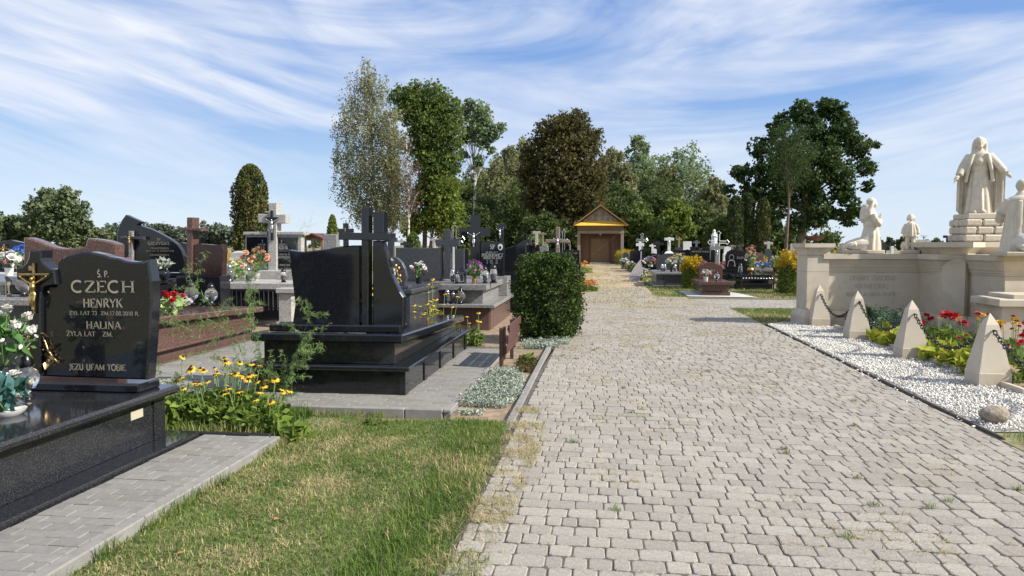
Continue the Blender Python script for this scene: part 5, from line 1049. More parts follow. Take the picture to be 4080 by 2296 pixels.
x, z = (5.18,1.12); en.poly3([[(x + .10 * math.cos(a * .5236), 30.49 - .0 * a, z + .12 * math.sin(a * .5236)) for a in range(12)], [(x + .085 * math.cos(a * .5236), 30.489, z + .10 * math.sin(a * .5236)) for a in range(12)]], caps=False); en.poly3([[(x - .16, 30.489, z - .36), (x + .16, 30.489, z - .36), (x + .12, 30.489, z - .14), (x, 30.489, z - .10), (x - .12, 30.489, z - .14)], [(x - .13, 30.488, z - .36), (x + .13, 30.488, z - .36), (x + .10, 30.488, z - .16), (x, 30.488, z - .13), (x - .10, 30.488, z - .16)]], caps=False)
en.out('engraving', K['letter_grey'], g)
box_obj('plinth', (4.78, 6.15, 27.6, 31.0, -.1, .2), K['black'], g); box_obj('body', (4.86, 6.03, 27.7, 30.9, .2, .46), K['black'], g); box_obj('top_slab', (4.78, 6.1, 27.55, 30.95, .46, .54), K['black'], g, .012); box_obj('headstone_base', (4.85, 6.05, 30.3, 30.8, .54, .66), K['black'], g)
def fence(label, x0, x1, y, z1, n, balls):
    f = thing('grave_fence', label, 'fence', ((x0 + x1) / 2, y, 0))
    for xx in (x0, x1): MB().box(xx - .02, xx + .02, y - .02, y + .02, -.05, z1).out('post', K['iron'], f)
    for zz in (.22, z1 - .05): MB().box(x0 + .02, x1 - .02, y - .012, y + .012, zz, zz + .03).out('rail', K['iron'], f)
    for k in range(n):
        xx = x0 + (x1 - x0) * (k + .5) / n
        if balls: MB().ell((xx, y, z1 + .01), (.035, .035, .035), 8, 6).out('ball', K['lid_silver'], f, True)
        else: MB().box(xx - .022, xx + .022, y - .018, y + .018, .16, z1 + .03).out('picket', K['iron'], f)
fence('low black picket fence around the speckled tomb by the path', 2.42, 3.38, 28.75, .46, 18, False)
fence('low black rail topped with silver balls before the polished black tomb', 4.95, 6.05, 27.0, .42, 11, True)
g = thing('grave_monument', 'dark speckled granite tomb behind a black picket fence', 'grave', (2.7, 30.2, 0))
box_obj('step', (2.0, 3.6, 28.85, 32.0, -.05, .06), K['concrete'], g); box_obj('body', (2.12, 3.4, 29.05, 31.9, .06, .48), K['grey_dark'], g); box_obj('top_slab', (2.05, 3.46, 28.98, 31.95, .48, .56), K['grey_mid'], g, .01)
RB = [('arched dark headstone with gilded script and a cross on its left', [(2.4,0.55),(2.4,1.17),(2.63,1.17),(2.68,1.22),(2.84,1.25),(3.05,1.24),(3.21,1.17),(3.32,1.02),(3.38,0.82),(3.39,0.55)], 32.5, 'grey_dark', [('LEWAND', (2.85,1.11), (3.19,1.04))]),
      ('wavy black headstone with a family name behind the arched one', [(3.47,0.94),(3.47,1.36),(3.59,1.41),(3.82,1.37),(4.06,1.35),(4.31,1.4),(4.43,1.37),(4.44,0.95)], 38, 'black', [('RODZINA TOG', (3.57,1.23), (4.19,1.16))]),
      ('wide black headstone with two lines of gilded letters beside a white statue', [(4.21,0.92),(4.2,1.53),(5.12,1.51),(5.13,0.92)], 36, 'black', [('Ś.P.', (4.62,1.46), (4.78,1.4)), ('KRZYSZTOF PAKULSK', (4.28,1.34), (5.06,1.27))]),
      ('veined white marble slab standing behind the black headstones', [(4.52,1.29),(4.51,1.81),(4.96,1.81),(4.97,1.29)], 42, 'marble', None),
      ('low black headstone with silver letters left of the arched stone', [(2.52,0.66),(2.52,1.15),(2.71,1.2),(2.96,1.13),(3.16,1.16),(3.16,0.67)], 39, 'black', [('WETT', (2.64,1.11), (3.0,1.04))]),
      ('dark rounded headstone near the chapel corner post', [(1.46,0.65),(1.46,1.03),(1.57,1.13),(1.74,1.13),(1.82,1.03),(1.83,0.65)], 50, 'grey_dark', None),
      ('black peaked headstone with white flowers near the chapel', [(1.73,0.65),(1.75,1.23),(1.98,1.31),(2.28,1.31),(2.41,1.23),(2.41,0.65)], 46, 'black', None),
      ('white marble stone cross on a low base near the chapel', cross_pts((2.41,1.57)[0], .3, (2.41,1.83)[1], .16, (2.41,1.55)[1], .17, .50), 47, 'marble', None),
      ('small red granite headstone with engraved lines behind the goldenrod', [(6.86,0.91),(6.85,1.27),(7.14,1.28),(7.15,0.91)], 34, 'red', [('EDCYK', (6.9,1.2), (7.09,1.16))]),
      ('grey granite tomb right of the polished black one', [(6.63,0.33),(6.62,0.63),(7.35,0.63),(7.36,0.34)], 33, 'grey_mid', None),
      ('tall grey chapel shaped headstone by the big goldenrod', [(7.89,0.73),(7.88,1.33),(8.02,1.45),(8.18,1.33),(8.19,0.73)], 37, 'grey_dark', None),
      ('black cross with silver figure behind the arched headstone', cross_pts((3.16,1.57)[0], -.1, (3.16,1.82)[1], .16, (3.16,1.6)[1], .15, .58), 42, 'black', None),
      ('pale rounded headstone with a small cross behind the black stones', [(2.98,1.06),(2.98,1.34),(3.11,1.41),(3.24,1.34),(3.24,1.06)], 44, 'marble', None),
      ('thin black cross with white figure among the far graves', cross_pts((2.46,1.13)[0], -.1, (2.46,1.39)[1], .12, (2.46,1.25)[1], .10, .40), 44, 'black', None),
      ('dark cross behind the polished black tomb', cross_pts((7.22,1.44)[0], -.1, (7.21,1.64)[1], .12, (7.21,1.52)[1], .10, .34), 40, 'grey_dark', None),
      ('weathered dark cross standing below the columnar evergreens', cross_pts((7.51,1.43)[0], -.1, (7.51,1.63)[1], .11, (7.51,1.5)[1], .10, .36), 44, 'wood_old', None)]
for lb, pts, Y, m, tx in RB: headstone_grave(lb, pts, Y, .15, K[m], (2.0, max(.35, min(.55, min(p[1] for p in pts))), .15), tx, 'letter', .01, dirn=-1 if tx else 1)
# crosses
g = thing('grave_cross', 'white stone cross with figure rising above the arched headstone', 'cross', ((3.39,1.57)[0], 36.5, -.05)); xx = (3.26,1.58)[0]; g.location.x = xx
MB().prism(cross_pts(xx, (3.26,1.33)[1], (3.25,1.99)[1], .14, (3.26,1.83)[1], .13, .45), 36.5, 36.64, .01).out('cross', K['marble'], g); MB().stack([(xx - .22, 36.4), (xx + .22, 36.4), (xx + .22, 36.8), (xx - .22, 36.8)], [(-.1, 0), (.9, 0), ((3.26,1.24)[1], -.02), ((3.26,1.33)[1], -.14)]).out('pedestal', K['marble'], g); corpus(g, xx, 36.48, (3.26,1.58)[1], .3, K['silver'])
g = thing('grave_cross', 'grey granite cross with silver figure beside the white statue', 'cross', ((5.0,1.36)[0], 33, -.05)); xx = (5.0,1.36)[0]
MB().prism(cross_pts(xx, -.1, (5.0,1.67)[1], .16, (5.0,1.44)[1], .13, .62), 33, 33.16, .008).out('cross', K['grey_mid'], g); corpus(g, xx, 32.97, (5.01,1.13)[1], .30, K['silver'])
iron_cross('tall white edged iron cross with pointed arms by the white statue', (5.35,1.81)[0], 35, .9, (5.35,2.26)[1] - .9, 'white', .018, .48)
iron_cross('ornate silver iron cross near the chapel corner', (2.58,2.05)[0], 48, 1.2, (2.58,2.37)[1] - 1.2, 'silver', .025, .36)
c = MB(); robe(c, [(0, 0, 0, .20, .17, .06, 8), (0, 0, .3, .17, .13, .06, 8), (0, 0, .6, .15, .12, .05, 8), (0, 0, .8, .17, .11), (0, 0, .88, .14, .09), (0, 0, .94, .06, .06), (0, 0, 1.0, .04, .045)]); face(c, (0, -.01, 1.08), (0, -1, 0), .085); c.ell((0, .02, 1.09), (.072, .07, .09), 12, 8)
for s in (-1, 1): c.tube([(s * .11, 0, .88), (s * .14, -.06, .72), (s * .02, -.14, .80)], [.05, .05, .03], 8); c.tube([(s * .05, .03, 1.12), (s * .06, .04, .98), (s * .12, .07, .75)], [.03, .03, .03], 8)
st = thing('statue', 'white veiled madonna statue standing among the right hand graves', 'statue', ((5.45,1.45)[0], 37, (5.45,1.38)[1])); me = remesh(c, .014, 2); me.materials.clear(); me.materials.append(K['marble']); link('figure', me, None, st); st.scale = (.85, .85, .85); MB().box(-.22, .22, -.2, .25, -1.6, 0, .02).out('pedestal', K['black'], st, local=True)
# distant crosses beyond the memorial
for lb, pts, Y, m in (('speckled pale stone cross with black inset behind the memorial', cross_pts((10.54,1.58)[0], -.1, (10.53,1.79)[1], .18, (10.54,1.61)[1], .17, .52), 26, 'grey_light'), ('pale stone tablet behind the memorial wall near the stone child', [(10.31,1.22),(10.32,1.57),(10.41,1.57),(10.4,1.22)], 28, 'marble'), ('black cross behind the memorial wall near the stone woman', cross_pts((9.75,1.54)[0], -.1, (9.75,1.63)[1], .08, (9.75,1.56)[1], .06, .2), 27, 'black'), ('small black stone cross left of the rough pedestal', cross_pts((13.14,1.87)[0], -.1, (13.16,1.96)[1], .12, (13.14,1.88)[1], .10, .34), 30, 'black')):
    headstone_grave(lb, pts, Y, .14, K[m], (1.6, .4, .1), ch=.006)

# ================================================================== trees
def crown_points(blobs, n, shell=.55, clump=.16, per=14, hang=0.0):
    """points gathered in small clumps on and in the given balls (x,y,z,r)"""
    B = np.array(blobs, float); w = B[:, 3] ** 2; w /= w.sum(); nc = max(1, n // per); k = RNG.choice(len(B), nc, p=w)
    d = rnd_dirs(nc); r = B[k, 3] * (shell + (1.04 - shell) * RNG.uniform(0, 1, nc) ** .6); C = B[k, :3] + d * r[:, None] + np.column_stack([np.zeros(nc), RNG.uniform(-.5, .5, nc) * B[k, 3], np.zeros(nc)])
    cs = clump * B[k, 3].clip(B[:, 3].mean() * .6)
    P = C[:, None, :] + RNG.normal(size=(nc, per, 3)) * (cs[:, None, None] * np.array([1, 1, .7]) * (.45 if hang else 1)); P[:, :, 2] -= RNG.uniform(0, hang, (nc, per)); return P.reshape(-1, 3)
def limbs(root, blobs, r0, bark, t, n=None, fork=.35, droop=0):
    """trunk up through the crown with limbs to the larger balls"""
    B = sorted(blobs, key=lambda b: -b[3]); top = max(blobs, key=lambda b: b[2]); x, y, z = root; H = top[2] - z; m = MB()
    cxm = sum(b[0] for b in blobs) / len(blobs)
    spine = [(x, y, z), (x + (cxm - x) * .15, y, z + H * .2), (x + (cxm - x) * .5, y + .1, z + H * .5), (x + (top[0] - x) * .8, y, z + H * .78), (top[0], top[1], z + H * .97)]
    S = smooth_curve(spine, 4); m.tube(S, [max(r0 * (1 - .93 * i / (len(S) - 1)) * (1.25 if i == 0 else 1), .02) for i in range(len(S))], 8); m.out('trunk', bark, t, smooth=True)
    for b in B[:n or len(B)]:
        q = max(.0, min(.9, (b[2] - z) / H)); hz = z + H * max(fork, q - .22); sx = min(S, key=lambda p: abs(p[2] - hz)); bz = b[2] + b[3] * .2
        p1 = (sx[0] + (b[0] - sx[0]) * .45, sx[1] + (b[1] - sx[1]) * .4, sx[2] + (bz - sx[2]) * .55); e = (b[0], b[1], bz); mm = MB().tube([sx, p1, e], [r0 * .38 * (1 - q * .5), r0 * .24 * (1 - q * .4), .025], 6)
        for k in range(3):
            d = rnd_dirs(1, .3)[0] * b[3] * .8; mm.tube([p1 if k == 0 else e, tuple(np.array(e) + d)], [r0 * .12, .015], 4)
        mm.out('limb', bark, t)
def tree(label, root, blobs, n, leaf, size, bark='bark', r0=.25, up=.3, droop=None, aspect=.62, shell=.5, clump=.16, per=14, nl=None, name='tree', group=None, hang=0.0):
    t = thing(name, label, 'tree', root, 0, group); P = crown_points(blobs, n, shell, clump, per, hang); V, F = leaves(P - np.array(root), size, up, aspect, droop)
    kind(link('crown', npmesh('crown', V, F), LF[leaf], t), 'stuff'); limbs(root, blobs, r0, K[bark], t, nl); return t
G1 = 'trees at the edge of the wood'
bl = [(-19.82,62,16.85,0.77),(-20.38,62,15.65,1.18),(-19.06,62,15.4,1.17),(-21.29,62,13.77,1.29),(-19.52,62,13.52,1.6),(-21.87,62,11.87,1.18),(-20.21,62,11.41,1.82),(-18.44,62,11.8,1.39),(-22.35,62,9.74,0.86),(-21.12,62,9.3,1.72),(-19.35,62,8.85,1.93),(-17.81,62,9.25,1.18),(-21.82,62,7.16,1.3),(-20.27,62,6.72,1.83),(-18.49,62,6.92,1.72),(-20.96,62,5.01,1.19),(-19.18,62,4.78,1.51),(-17.85,62,5.2,0.97)]
tree('tall weeping birch with white trunk and thin grey green crown, left of the wood', ((-18.95,1.13)[0], 62, -.1), bl, 32000, 'birch', .155, 'bark_birch', .20, .1, .9, .5, .2, .20, 16, hang=1.3, name='birch_tree', group=G1)
tree('slim second birch with white stem beside the tall weeping one', ((-17.51,1.13)[0], 61, -.1), [(-17.48,61,12.66,0.84),(-17.29,61,10.79,1.16),(-17.74,61,8.71,1.26),(-16.89,61,7.45,1.05),(-17.55,61,5.78,1.16),(-17.13,61,4.3,0.95),(-17.79,61,3.67,0.74)], 10500, 'birch', .155, 'bark_birch', .13, .1, .8, .5, .2, .20, 16, hang=1.0, name='birch_tree', group=G1)
tree('half bare birch with pinkish brown dry twigs and white trunk', ((-15.85,1.14)[0], 60, -.1), [(-15.95,60,10.21,0.62),(-16.17,60,8.58,0.93),(-15.43,60,8.36,0.83),(-16.4,60,6.94,0.93),(-15.55,60,6.72,1.03),(-15.99,60,5.08,0.93),(-15.25,60,5.49,0.72)], 2600, 'birch_dry', .14, 'bark_birch', .13, .1, .6, .4, .2, .25, 12, hang=.6, name='birch_tree', group=G1)
tree('dense green linden with two dark trunks right of the birches', ((-15.99,1.1)[0], 66, -.1), [(-17.98,66,14.89,1.02),(-16.58,66,15.19,1.13),(-14.97,66,14.93,1.24),(-13.6,66,13.9,1.12),(-17.06,66,13.75,1.36),(-15.67,66,13.05,1.81),(-13.95,66,12.35,1.46),(-15.92,66,10.82,1.7),(-14.19,66,10.35,1.58),(-15.24,66,8.79,1.7),(-13.63,66,8.77,1.13),(-14.56,66,6.98,1.59),(-13.41,66,6.52,1.13),(-15.72,66,6.54,1.25),(-14.11,66,4.95,1.36),(-15.04,66,4.28,1.02),(-16.66,66,5.19,1.14),(-17.14,66,3.61,0.91)], 36000, 'linden', .21, 'bark', .26, .3, None, .75, .35, .2, 18, group=G1)
m_ = tree('lighter green lower crowned linden with leaning trunk by the birches', ((-15.12,1.11)[0], 64, -.1), [(-13.9,64,5.51,1.1),(-13.01,64,4.41,0.99),(-14.14,64,3.76,1.1),(-12.79,64,3.09,0.88),(-15.26,64,3.76,0.88),(-16.62,64,3.1,0.89),(-13.23,64,6.38,0.99)], 9500, 'light', .22, 'bark', .2, .3, None, .75, .3, .22, 16, group=G1)
tree('tall sparse aspen with pale trunk leaning above the wood', ((-13.04,1.29)[0], 75, -.1), [(-13.9,75,14.92,0.92),(-12.22,75,15.01,1.02),(-12.62,75,13.5,1.15),(-11.71,75,14.24,0.76),(-10.3,75,13.46,0.61),(-11.07,75,12.72,0.71),(-13.39,75,12.76,0.77),(-12.1,75,11.98,0.71),(-14.3,75,12.27,0.46),(-13.92,75,10.74,0.51),(-12.5,75,10.22,0.56),(-11.2,75,11.21,0.46),(-14.43,75,13.79,0.56),(-13.25,75,15.78,0.61)], 6500, 'aspen', .24, 'bark_birch', .22, .3, None, .8, .2, .25, 12, name='aspen_tree', group=G1)
tree('slender pine with bare reddish trunk left of the wood', ((-15.48,1.07)[0], 70, -.1), [(-15.48,70,8.5,0.84),(-15.2,70,7.31,0.84),(-15.81,70,6.6,0.72)], 2200, 'dark', .16, 'bark_pine', .17, .1, None, .3, .2, .25, 12, name='pine_tree', group=G1)
tree('broad maple with bronze brown autumn crown behind the chapel', ((-3.15,1.07)[0], 72, -.1), [(-3.92,72,13.23,1.21),(-2.36,72,13.32,1.08),(-5.25,72,12.18,1.33),(-3.08,72,11.9,1.81),(-1.16,72,11.87,1.2),(-6.46,72,10.52,1.34),(-4.27,72,10.01,2.06),(-1.62,72,9.97,1.81),(-6.95,72,8.36,1.1),(-5.24,72,7.61,2.06),(-2.57,72,7.59,2.18),(-0.65,72,8.05,1.2),(-6.21,72,5.93,1.58),(-3.77,72,5.19,2.06),(-1.36,72,5.89,1.69)], 38000, 'maple', .22, 'bark', .30, .3, None, .8, .35, .2, 18, name='maple_tree', group=G1)
OAKB = [(16.81,66,12.92,1.06),(18.74,66,13.19,1.02),(19.77,66,12.75,1.02),(15.29,66,12.22,0.9),(14.69,66,11.17,0.96),(17.56,66,11.54,1.49),(20.21,66,11.28,1.38),(13.47,66,9.92,1.03),(15.75,66,9.67,1.71),(18.62,66,9.63,1.81),(21.45,66,10.0,1.16),(22.66,66,10.09,0.55),(12.05,66,7.8,1.08),(14.13,66,7.78,1.61),(16.82,66,7.53,1.92),(19.68,66,7.71,1.7),(22.1,66,8.11,0.95),(10.92,66,6.31,0.69),(12.91,66,6.08,1.19),(15.21,66,5.63,1.5),(17.9,66,5.4,1.5),(20.34,66,5.8,1.06),(22.34,66,6.63,0.59),(21.39,66,4.53,0.89),(22.21,66,3.89,0.55),(20.18,66,4.11,0.72),(20.91,66,3.47,0.43),(14.42,66,3.71,1.19),(16.71,66,3.49,1.07),(18.35,66,3.69,0.86),(19.15,66,4.33,0.75)]
tree('huge dark green oak with spreading low right limb, right background', ((16.96,1.13)[0], 66, -.1), [(a, b_, c_, r * .88) for a, b_, c_, r in OAKB], 40000, 'oak', .225, 'bark', .42, .3, None, .75, .25, .15, 18, name='oak_tree')
tree('pine with bare trunk standing in front of the huge oak', ((14.29,1.17)[0], 60, -.1), [(14.1,60,10.48,0.87),(15.23,60,10.07,0.87),(13.56,60,9.14,0.97),(14.7,60,8.74,1.17),(15.81,60,8.91,0.87),(13.97,60,7.59,0.97),(15.29,60,7.38,0.97),(14.56,60,6.42,0.88)], 8000, 'oak', .14, 'bark_pine', .16, .1, None, .28, .2, .25, 12, name='pine_tree')
# trees of the wood: each with its own crown
def wood_tree(label, u0, base, ztop, half, leaf, n, bark='bark', size=.27, r0=.2, low=.12, drp=None, shell=.35, hang=0.0):
    x, y = base; half *= 1.25; bl = []; k = max(9, int(ztop / half * 3.2))
    for i in range(k):
        q = i / (k - 1); z = ztop * (low + (1 - low) * q) - half * .42 * q; w = half * (math.sin(math.pi * min(1, .22 + .66 * q)) ** .7); a = i * 2.4 + random.uniform(-.5, .5); rr = half * random.uniform(.42, .60) * (1 if q < .8 else .72); bl.append((x + w * .58 * math.cos(a) * (1 if i < k - 1 else .1), y + w * .5 * math.sin(a), max(z, rr * .6), rr))
    return tree(label, (x, y, -.1), bl, n, leaf, size, bark, r0, .3, drp, .7, shell, .2, 16, 7, group='trees of the wood', hang=hang)
W = [
     ('olive birch in the wood just right of the sparse aspen', (-12.54, 88), 12.57, 1.79, 'birch'),
     ('pale olive birch in the wood with feathery top', (-11.22, 92), 14.58, 1.87, 'birch'),
     ('tall thin topped birch left of the bronze maple', (-10.08, 96), 16.08, 1.63, 'birch'),
     ('dark bushy tree below the sparse aspen', (-13.4, 78), 9.25, 1.85, 'dark'),
     ('dark bushy tree left of the bronze maple', (-9.08, 80), 9.12, 2.17, 'dark'),
     ('grey green birch right of the bronze maple', (1.21, 88), 13.38, 1.64, 'birch'),
     ('tall pale aspen above the wood right of the chapel', (4.37, 94), 15.68, 1.91, 'aspen'),
     ('dark green tree right behind the chapel roof', (1.33, 76), 8.13, 2.06, 'dark'),
     ('olive birch between the aspens', (2.62, 86), 11.25, 1.75, 'birch'),
     ('dark rounded tree right of the chapel', (5.81, 76), 8.83, 2.19, 'dark'),
     ('large round aspen crown at the right of the wood', (9.89, 90), 13.95, 3.2, 'aspen'),
     ('second grey green tree under the round aspen', (7.57, 88), 11.41, 1.79, 'birch'),
     ('yellow green young tree at the right of the wood', (7.17, 72), 6.07, 1.46, 'light'),
     ('pale yellowing birch at the right end of the wood', (12.39, 84), 9.53, 1.57, 'birch'),
     ('dark low tree left of the columnar evergreens', (9.76, 74), 5.93, 1.76, 'dark'),
     ('dark low tree between maple and linden', (-11.13, 72), 6.45, 1.95, 'dark'),
     ('dark low tree left of the chapel', (-5.32, 70), 5.1, 1.9, 'dark'),
     ('green low tree right of the chapel wall', (3.6, 71), 5.8, 1.93, 'linden'),
     ('green low tree at the right end behind graves', (11.05, 70), 4.54, 1.42, 'linden'),
     ('bright green bush tree left of the wooden cross', (-5.37, 60), 2.58, 0.71, 'light'),
     ('dark low bush tree behind the priest tomb', (-12.4, 68), 4.34, 1.38, 'dark'),
     ('dark tree closing the wood on the far left', (-16.66, 95), 7.37, 2.25, 'dark'),
     ('dark tree in the second row left of the maple', (-14.07, 105), 10.08, 3.2, 'dark'),
     ('dark tree in the second row behind the maple', (-3.41, 105), 11.38, 3.92, 'dark'),
     ('dark tree in the second row behind the chapel', (2.87, 105), 10.61, 3.92, 'dark'),
     ('dark tree in the second row right of the chapel', (8.39, 105), 9.86, 3.92, 'dark'),
     ('dark tree in the second row at the right end', (13.84, 105), 8.78, 3.2, 'linden')]
for lb, bs, zt, hf, lf in W:
    wood_tree(lb, 0, bs, zt, hf, lf, int({'dark': 13500, 'birch': 14500, 'aspen': 15500, 'light': 8500, 'linden': 12000}[lf] * (.7 if bs[1] > 100 else 1)), 'bark_birch' if lf in ('birch', 'aspen') else 'bark', .26 if bs[1] > 80 else .225, .16, .05 if lf in ('dark', 'linden', 'light') else .22, .5 if lf == 'birch' else None, hang=.8 if lf == 'birch' else 0)

for lb, (x, y, z, r), lf in (('grey green tree filling the wood behind the sparse aspen', (-16.33,98,12.86,2.84), 'birch'), ('olive tree filling the wood between aspen and maple', (-13.74,100,14.4,2.88), 'birch'), ('dark green tree behind the linden trunks', (-18.5,96,8.75,2.46), 'dark'), ('green tree filling the wood right of the maple', (0.71,98,13.6,2.78), 'linden'), ('green tree filling the wood left of the round aspen', (6.97,100,13.43,2.98), 'aspen'), ('olive tree filling the wood at its right end', (14.47,98,9.25,2.58), 'birch')):
    wood_tree(lb, 0, (x, y), z, r, lf, 11000, 'bark', .27, .16, .08, None, hang=.6 if lf == 'birch' else 0)

# undergrowth of the wood
for k, (x, y, w, h) in enumerate([(-14, 84, 7, 4.5), (-8, 80, 6, 4), (-3, 86, 7, 5), (4, 82, 7, 5), (10, 84, 7, 5), (15, 80, 6, 4.5), (20, 78, 6, 3.5)]):
    bl = [(x + random.uniform(-w, w) * .5, y + random.uniform(-1, 1), h * random.uniform(.25, .7), h * .38) for _ in range(9)]; P = crown_points(bl, 4200, .3, .25, 14); V, F = leaves(P - np.array([x, y, 0]), .32, .3, .7)
    t = thing('hazel_thicket', ('dense dark thicket under the linden', 'dense dark thicket left of the maple', 'dense dark thicket right behind the chapel', 'dense dark thicket just right of the chapel', 'dense dark thicket beneath the round aspen', 'dense dark thicket left of the columnar evergreens', 'dense dark thicket beneath the oak')[k], 'shrub', (x, y, 0), 0, 'thickets under the wood'); kind(link('foliage', npmesh('foliage', V, F), LF['dark'], t), 'stuff')
    m = MB()
    for _ in range(6): m.tube([(random.uniform(-.5, .5), 0, -.1), (random.uniform(-w, w) * .4, random.uniform(-1, 1), h * .7)], [.06, .02], 5)
    m.out('stems', K['bark'], t, local=True)
# ---- columnar evergreens
def thuja(label, x, y, h, r, n, leaf='thuja', size=.07, group=None, taper=.55):
    t = thing('thuja_tree', label, 'tree', (x, y, -.1), 0, group); z = RNG.uniform(0, 1, n) ** .85; a = RNG.uniform(0, 2 * np.pi, n); prof = np.minimum(1, (z * 9) ** .5) * np.where(z > taper, np.sqrt(np.clip(1 - ((z - taper) / (1.0 - taper)) ** 2.2, 0.0, 1)), 1) * (.9 + .1 * np.sin(7 * z + 3 * np.sin(3 * a)))
    lump = 1 + .10 * np.sin(a * 5 + z * 11) + .07 * np.sin(a * 9 - z * 23); rr = r * prof * lump * RNG.uniform(.80, 1.04, n); P = np.column_stack([rr * np.cos(a), rr * np.sin(a), .05 + z * h])
    d = np.column_stack([np.cos(a), np.sin(a), np.full(n, 1.3)]) + RNG.normal(0, .45, (n, 3)); d /= np.linalg.norm(d, axis=1)[:, None]
    V, F = leaves(P, size, 0, .55, dirs=d); kind(link('crown', npmesh('crown', V, F), LF[leaf], t), 'stuff'); MB().lathe([(r * .1, -.1), (r * .09, .3), (r * .35, .35), (r * .62, h * .2), (r * .62, h * taper), (r * .3, h * .9), (.01, h * .96)], 10).out('trunk', K['bark'], t, local=True); return t
thuja('tall columnar thuja with bronzed foliage behind the terrazzo tomb', (-10.83,1.43)[0], 22, (-10.77,4.05)[1] + .1, .53, 20000, 'thuja', .075, None, .72)
for u_, lb, x, zt, r, lf in ((0, 'left dark column of the three evergreens under the oak', (8.31,1.25)[0], (8.25,4.63)[1], .50, 'thuja_dark'), (0, 'middle dark column of the three evergreens under the oak', (9.12,1.25)[0], (9.06,4.83)[1], .44, 'thuja_dark'), (0, 'right bronzed column of the three evergreens under the oak', (10.02,1.25)[0], (9.96,4.46)[1], .46, 'thuja')): thuja(lb, x, 48 + random.uniform(-.3, .3), zt + .1, r, 7000, lf, .12, 'columnar evergreens', .8)
thuja('small pointed green conifer behind the pale grey headstone', (-11.19,2.1)[0], 30, (-11.18,2.82)[1] + .1, .30, 3500, 'light', .09, None, .15)
thuja('small pointed conifer between the birch trunks', (-12.9,1.91)[0], 50, (-12.9,2.43)[1] + .1, .7, 2500, 'linden', .14, None, .1)
# ---- distant trees on the left, far woods
def far_tree(label, x, y, h, w, n, leaf, size, group, name='tree'):
    bl = [(x + random.uniform(-1, 1) * w * .35 * (1 - .5 * q), y + random.uniform(-1, 1) * w * .2, h * (.18 + .66 * q), w * random.uniform(.20, .30)) for q in [i / 11 for i in range(12)]]
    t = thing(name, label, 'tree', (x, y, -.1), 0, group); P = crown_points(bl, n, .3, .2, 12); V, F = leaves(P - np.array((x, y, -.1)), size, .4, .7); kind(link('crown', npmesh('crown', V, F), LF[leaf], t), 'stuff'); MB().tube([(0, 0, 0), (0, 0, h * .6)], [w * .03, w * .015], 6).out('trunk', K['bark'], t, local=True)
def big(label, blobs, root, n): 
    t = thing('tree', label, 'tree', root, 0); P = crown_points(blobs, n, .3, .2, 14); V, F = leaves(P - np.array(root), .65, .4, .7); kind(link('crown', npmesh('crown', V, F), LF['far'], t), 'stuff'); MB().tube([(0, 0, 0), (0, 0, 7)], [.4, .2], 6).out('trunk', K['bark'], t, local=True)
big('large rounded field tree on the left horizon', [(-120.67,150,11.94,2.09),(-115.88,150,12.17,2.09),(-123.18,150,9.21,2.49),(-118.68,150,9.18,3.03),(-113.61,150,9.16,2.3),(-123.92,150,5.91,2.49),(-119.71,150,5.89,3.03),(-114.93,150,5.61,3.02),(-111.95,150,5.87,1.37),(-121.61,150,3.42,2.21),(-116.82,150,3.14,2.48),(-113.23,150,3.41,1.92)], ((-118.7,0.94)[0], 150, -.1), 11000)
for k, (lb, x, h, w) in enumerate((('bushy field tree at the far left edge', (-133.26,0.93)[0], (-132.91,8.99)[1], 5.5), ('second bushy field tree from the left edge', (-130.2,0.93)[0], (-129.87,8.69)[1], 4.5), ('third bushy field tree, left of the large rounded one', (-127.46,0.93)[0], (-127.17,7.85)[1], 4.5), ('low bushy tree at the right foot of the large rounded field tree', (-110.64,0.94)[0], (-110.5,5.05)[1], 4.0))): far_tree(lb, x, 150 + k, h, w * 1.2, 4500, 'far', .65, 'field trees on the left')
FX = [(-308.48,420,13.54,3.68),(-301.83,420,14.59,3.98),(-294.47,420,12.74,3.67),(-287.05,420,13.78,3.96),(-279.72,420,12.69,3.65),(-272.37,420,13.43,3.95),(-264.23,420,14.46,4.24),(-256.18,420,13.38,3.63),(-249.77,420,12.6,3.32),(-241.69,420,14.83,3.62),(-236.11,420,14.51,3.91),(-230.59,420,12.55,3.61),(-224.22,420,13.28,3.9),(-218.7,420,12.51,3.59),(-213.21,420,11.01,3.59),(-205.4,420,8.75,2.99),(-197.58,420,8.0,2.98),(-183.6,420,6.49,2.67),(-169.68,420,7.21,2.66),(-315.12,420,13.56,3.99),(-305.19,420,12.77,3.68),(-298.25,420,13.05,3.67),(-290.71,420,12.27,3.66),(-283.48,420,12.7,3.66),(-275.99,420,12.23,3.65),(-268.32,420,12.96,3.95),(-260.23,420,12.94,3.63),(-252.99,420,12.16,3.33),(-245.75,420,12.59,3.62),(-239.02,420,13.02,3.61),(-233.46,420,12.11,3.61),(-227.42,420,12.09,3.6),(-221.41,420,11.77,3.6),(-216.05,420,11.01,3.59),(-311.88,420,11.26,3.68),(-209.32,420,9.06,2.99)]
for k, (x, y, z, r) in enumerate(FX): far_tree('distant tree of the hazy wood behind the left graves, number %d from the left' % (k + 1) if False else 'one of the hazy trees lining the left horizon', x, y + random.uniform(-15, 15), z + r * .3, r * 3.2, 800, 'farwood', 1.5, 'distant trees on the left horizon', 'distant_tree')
for k, (x, y, z, r) in enumerate([(92.5,260,2.68,1.17),(95.25,260,3.52,1.34),(98.8,260,3.93,1.33),(102.75,260,3.51,1.33),(106.69,260,3.09,1.25),(110.2,260,3.5,1.33),(60.26,260,1.01,1.19)]): far_tree('one of the distant low trees behind the memorial wall', x, y, z + r * .2, r * 2.6, 900, 'far', .9, 'distant trees behind the memorial', 'distant_tree')

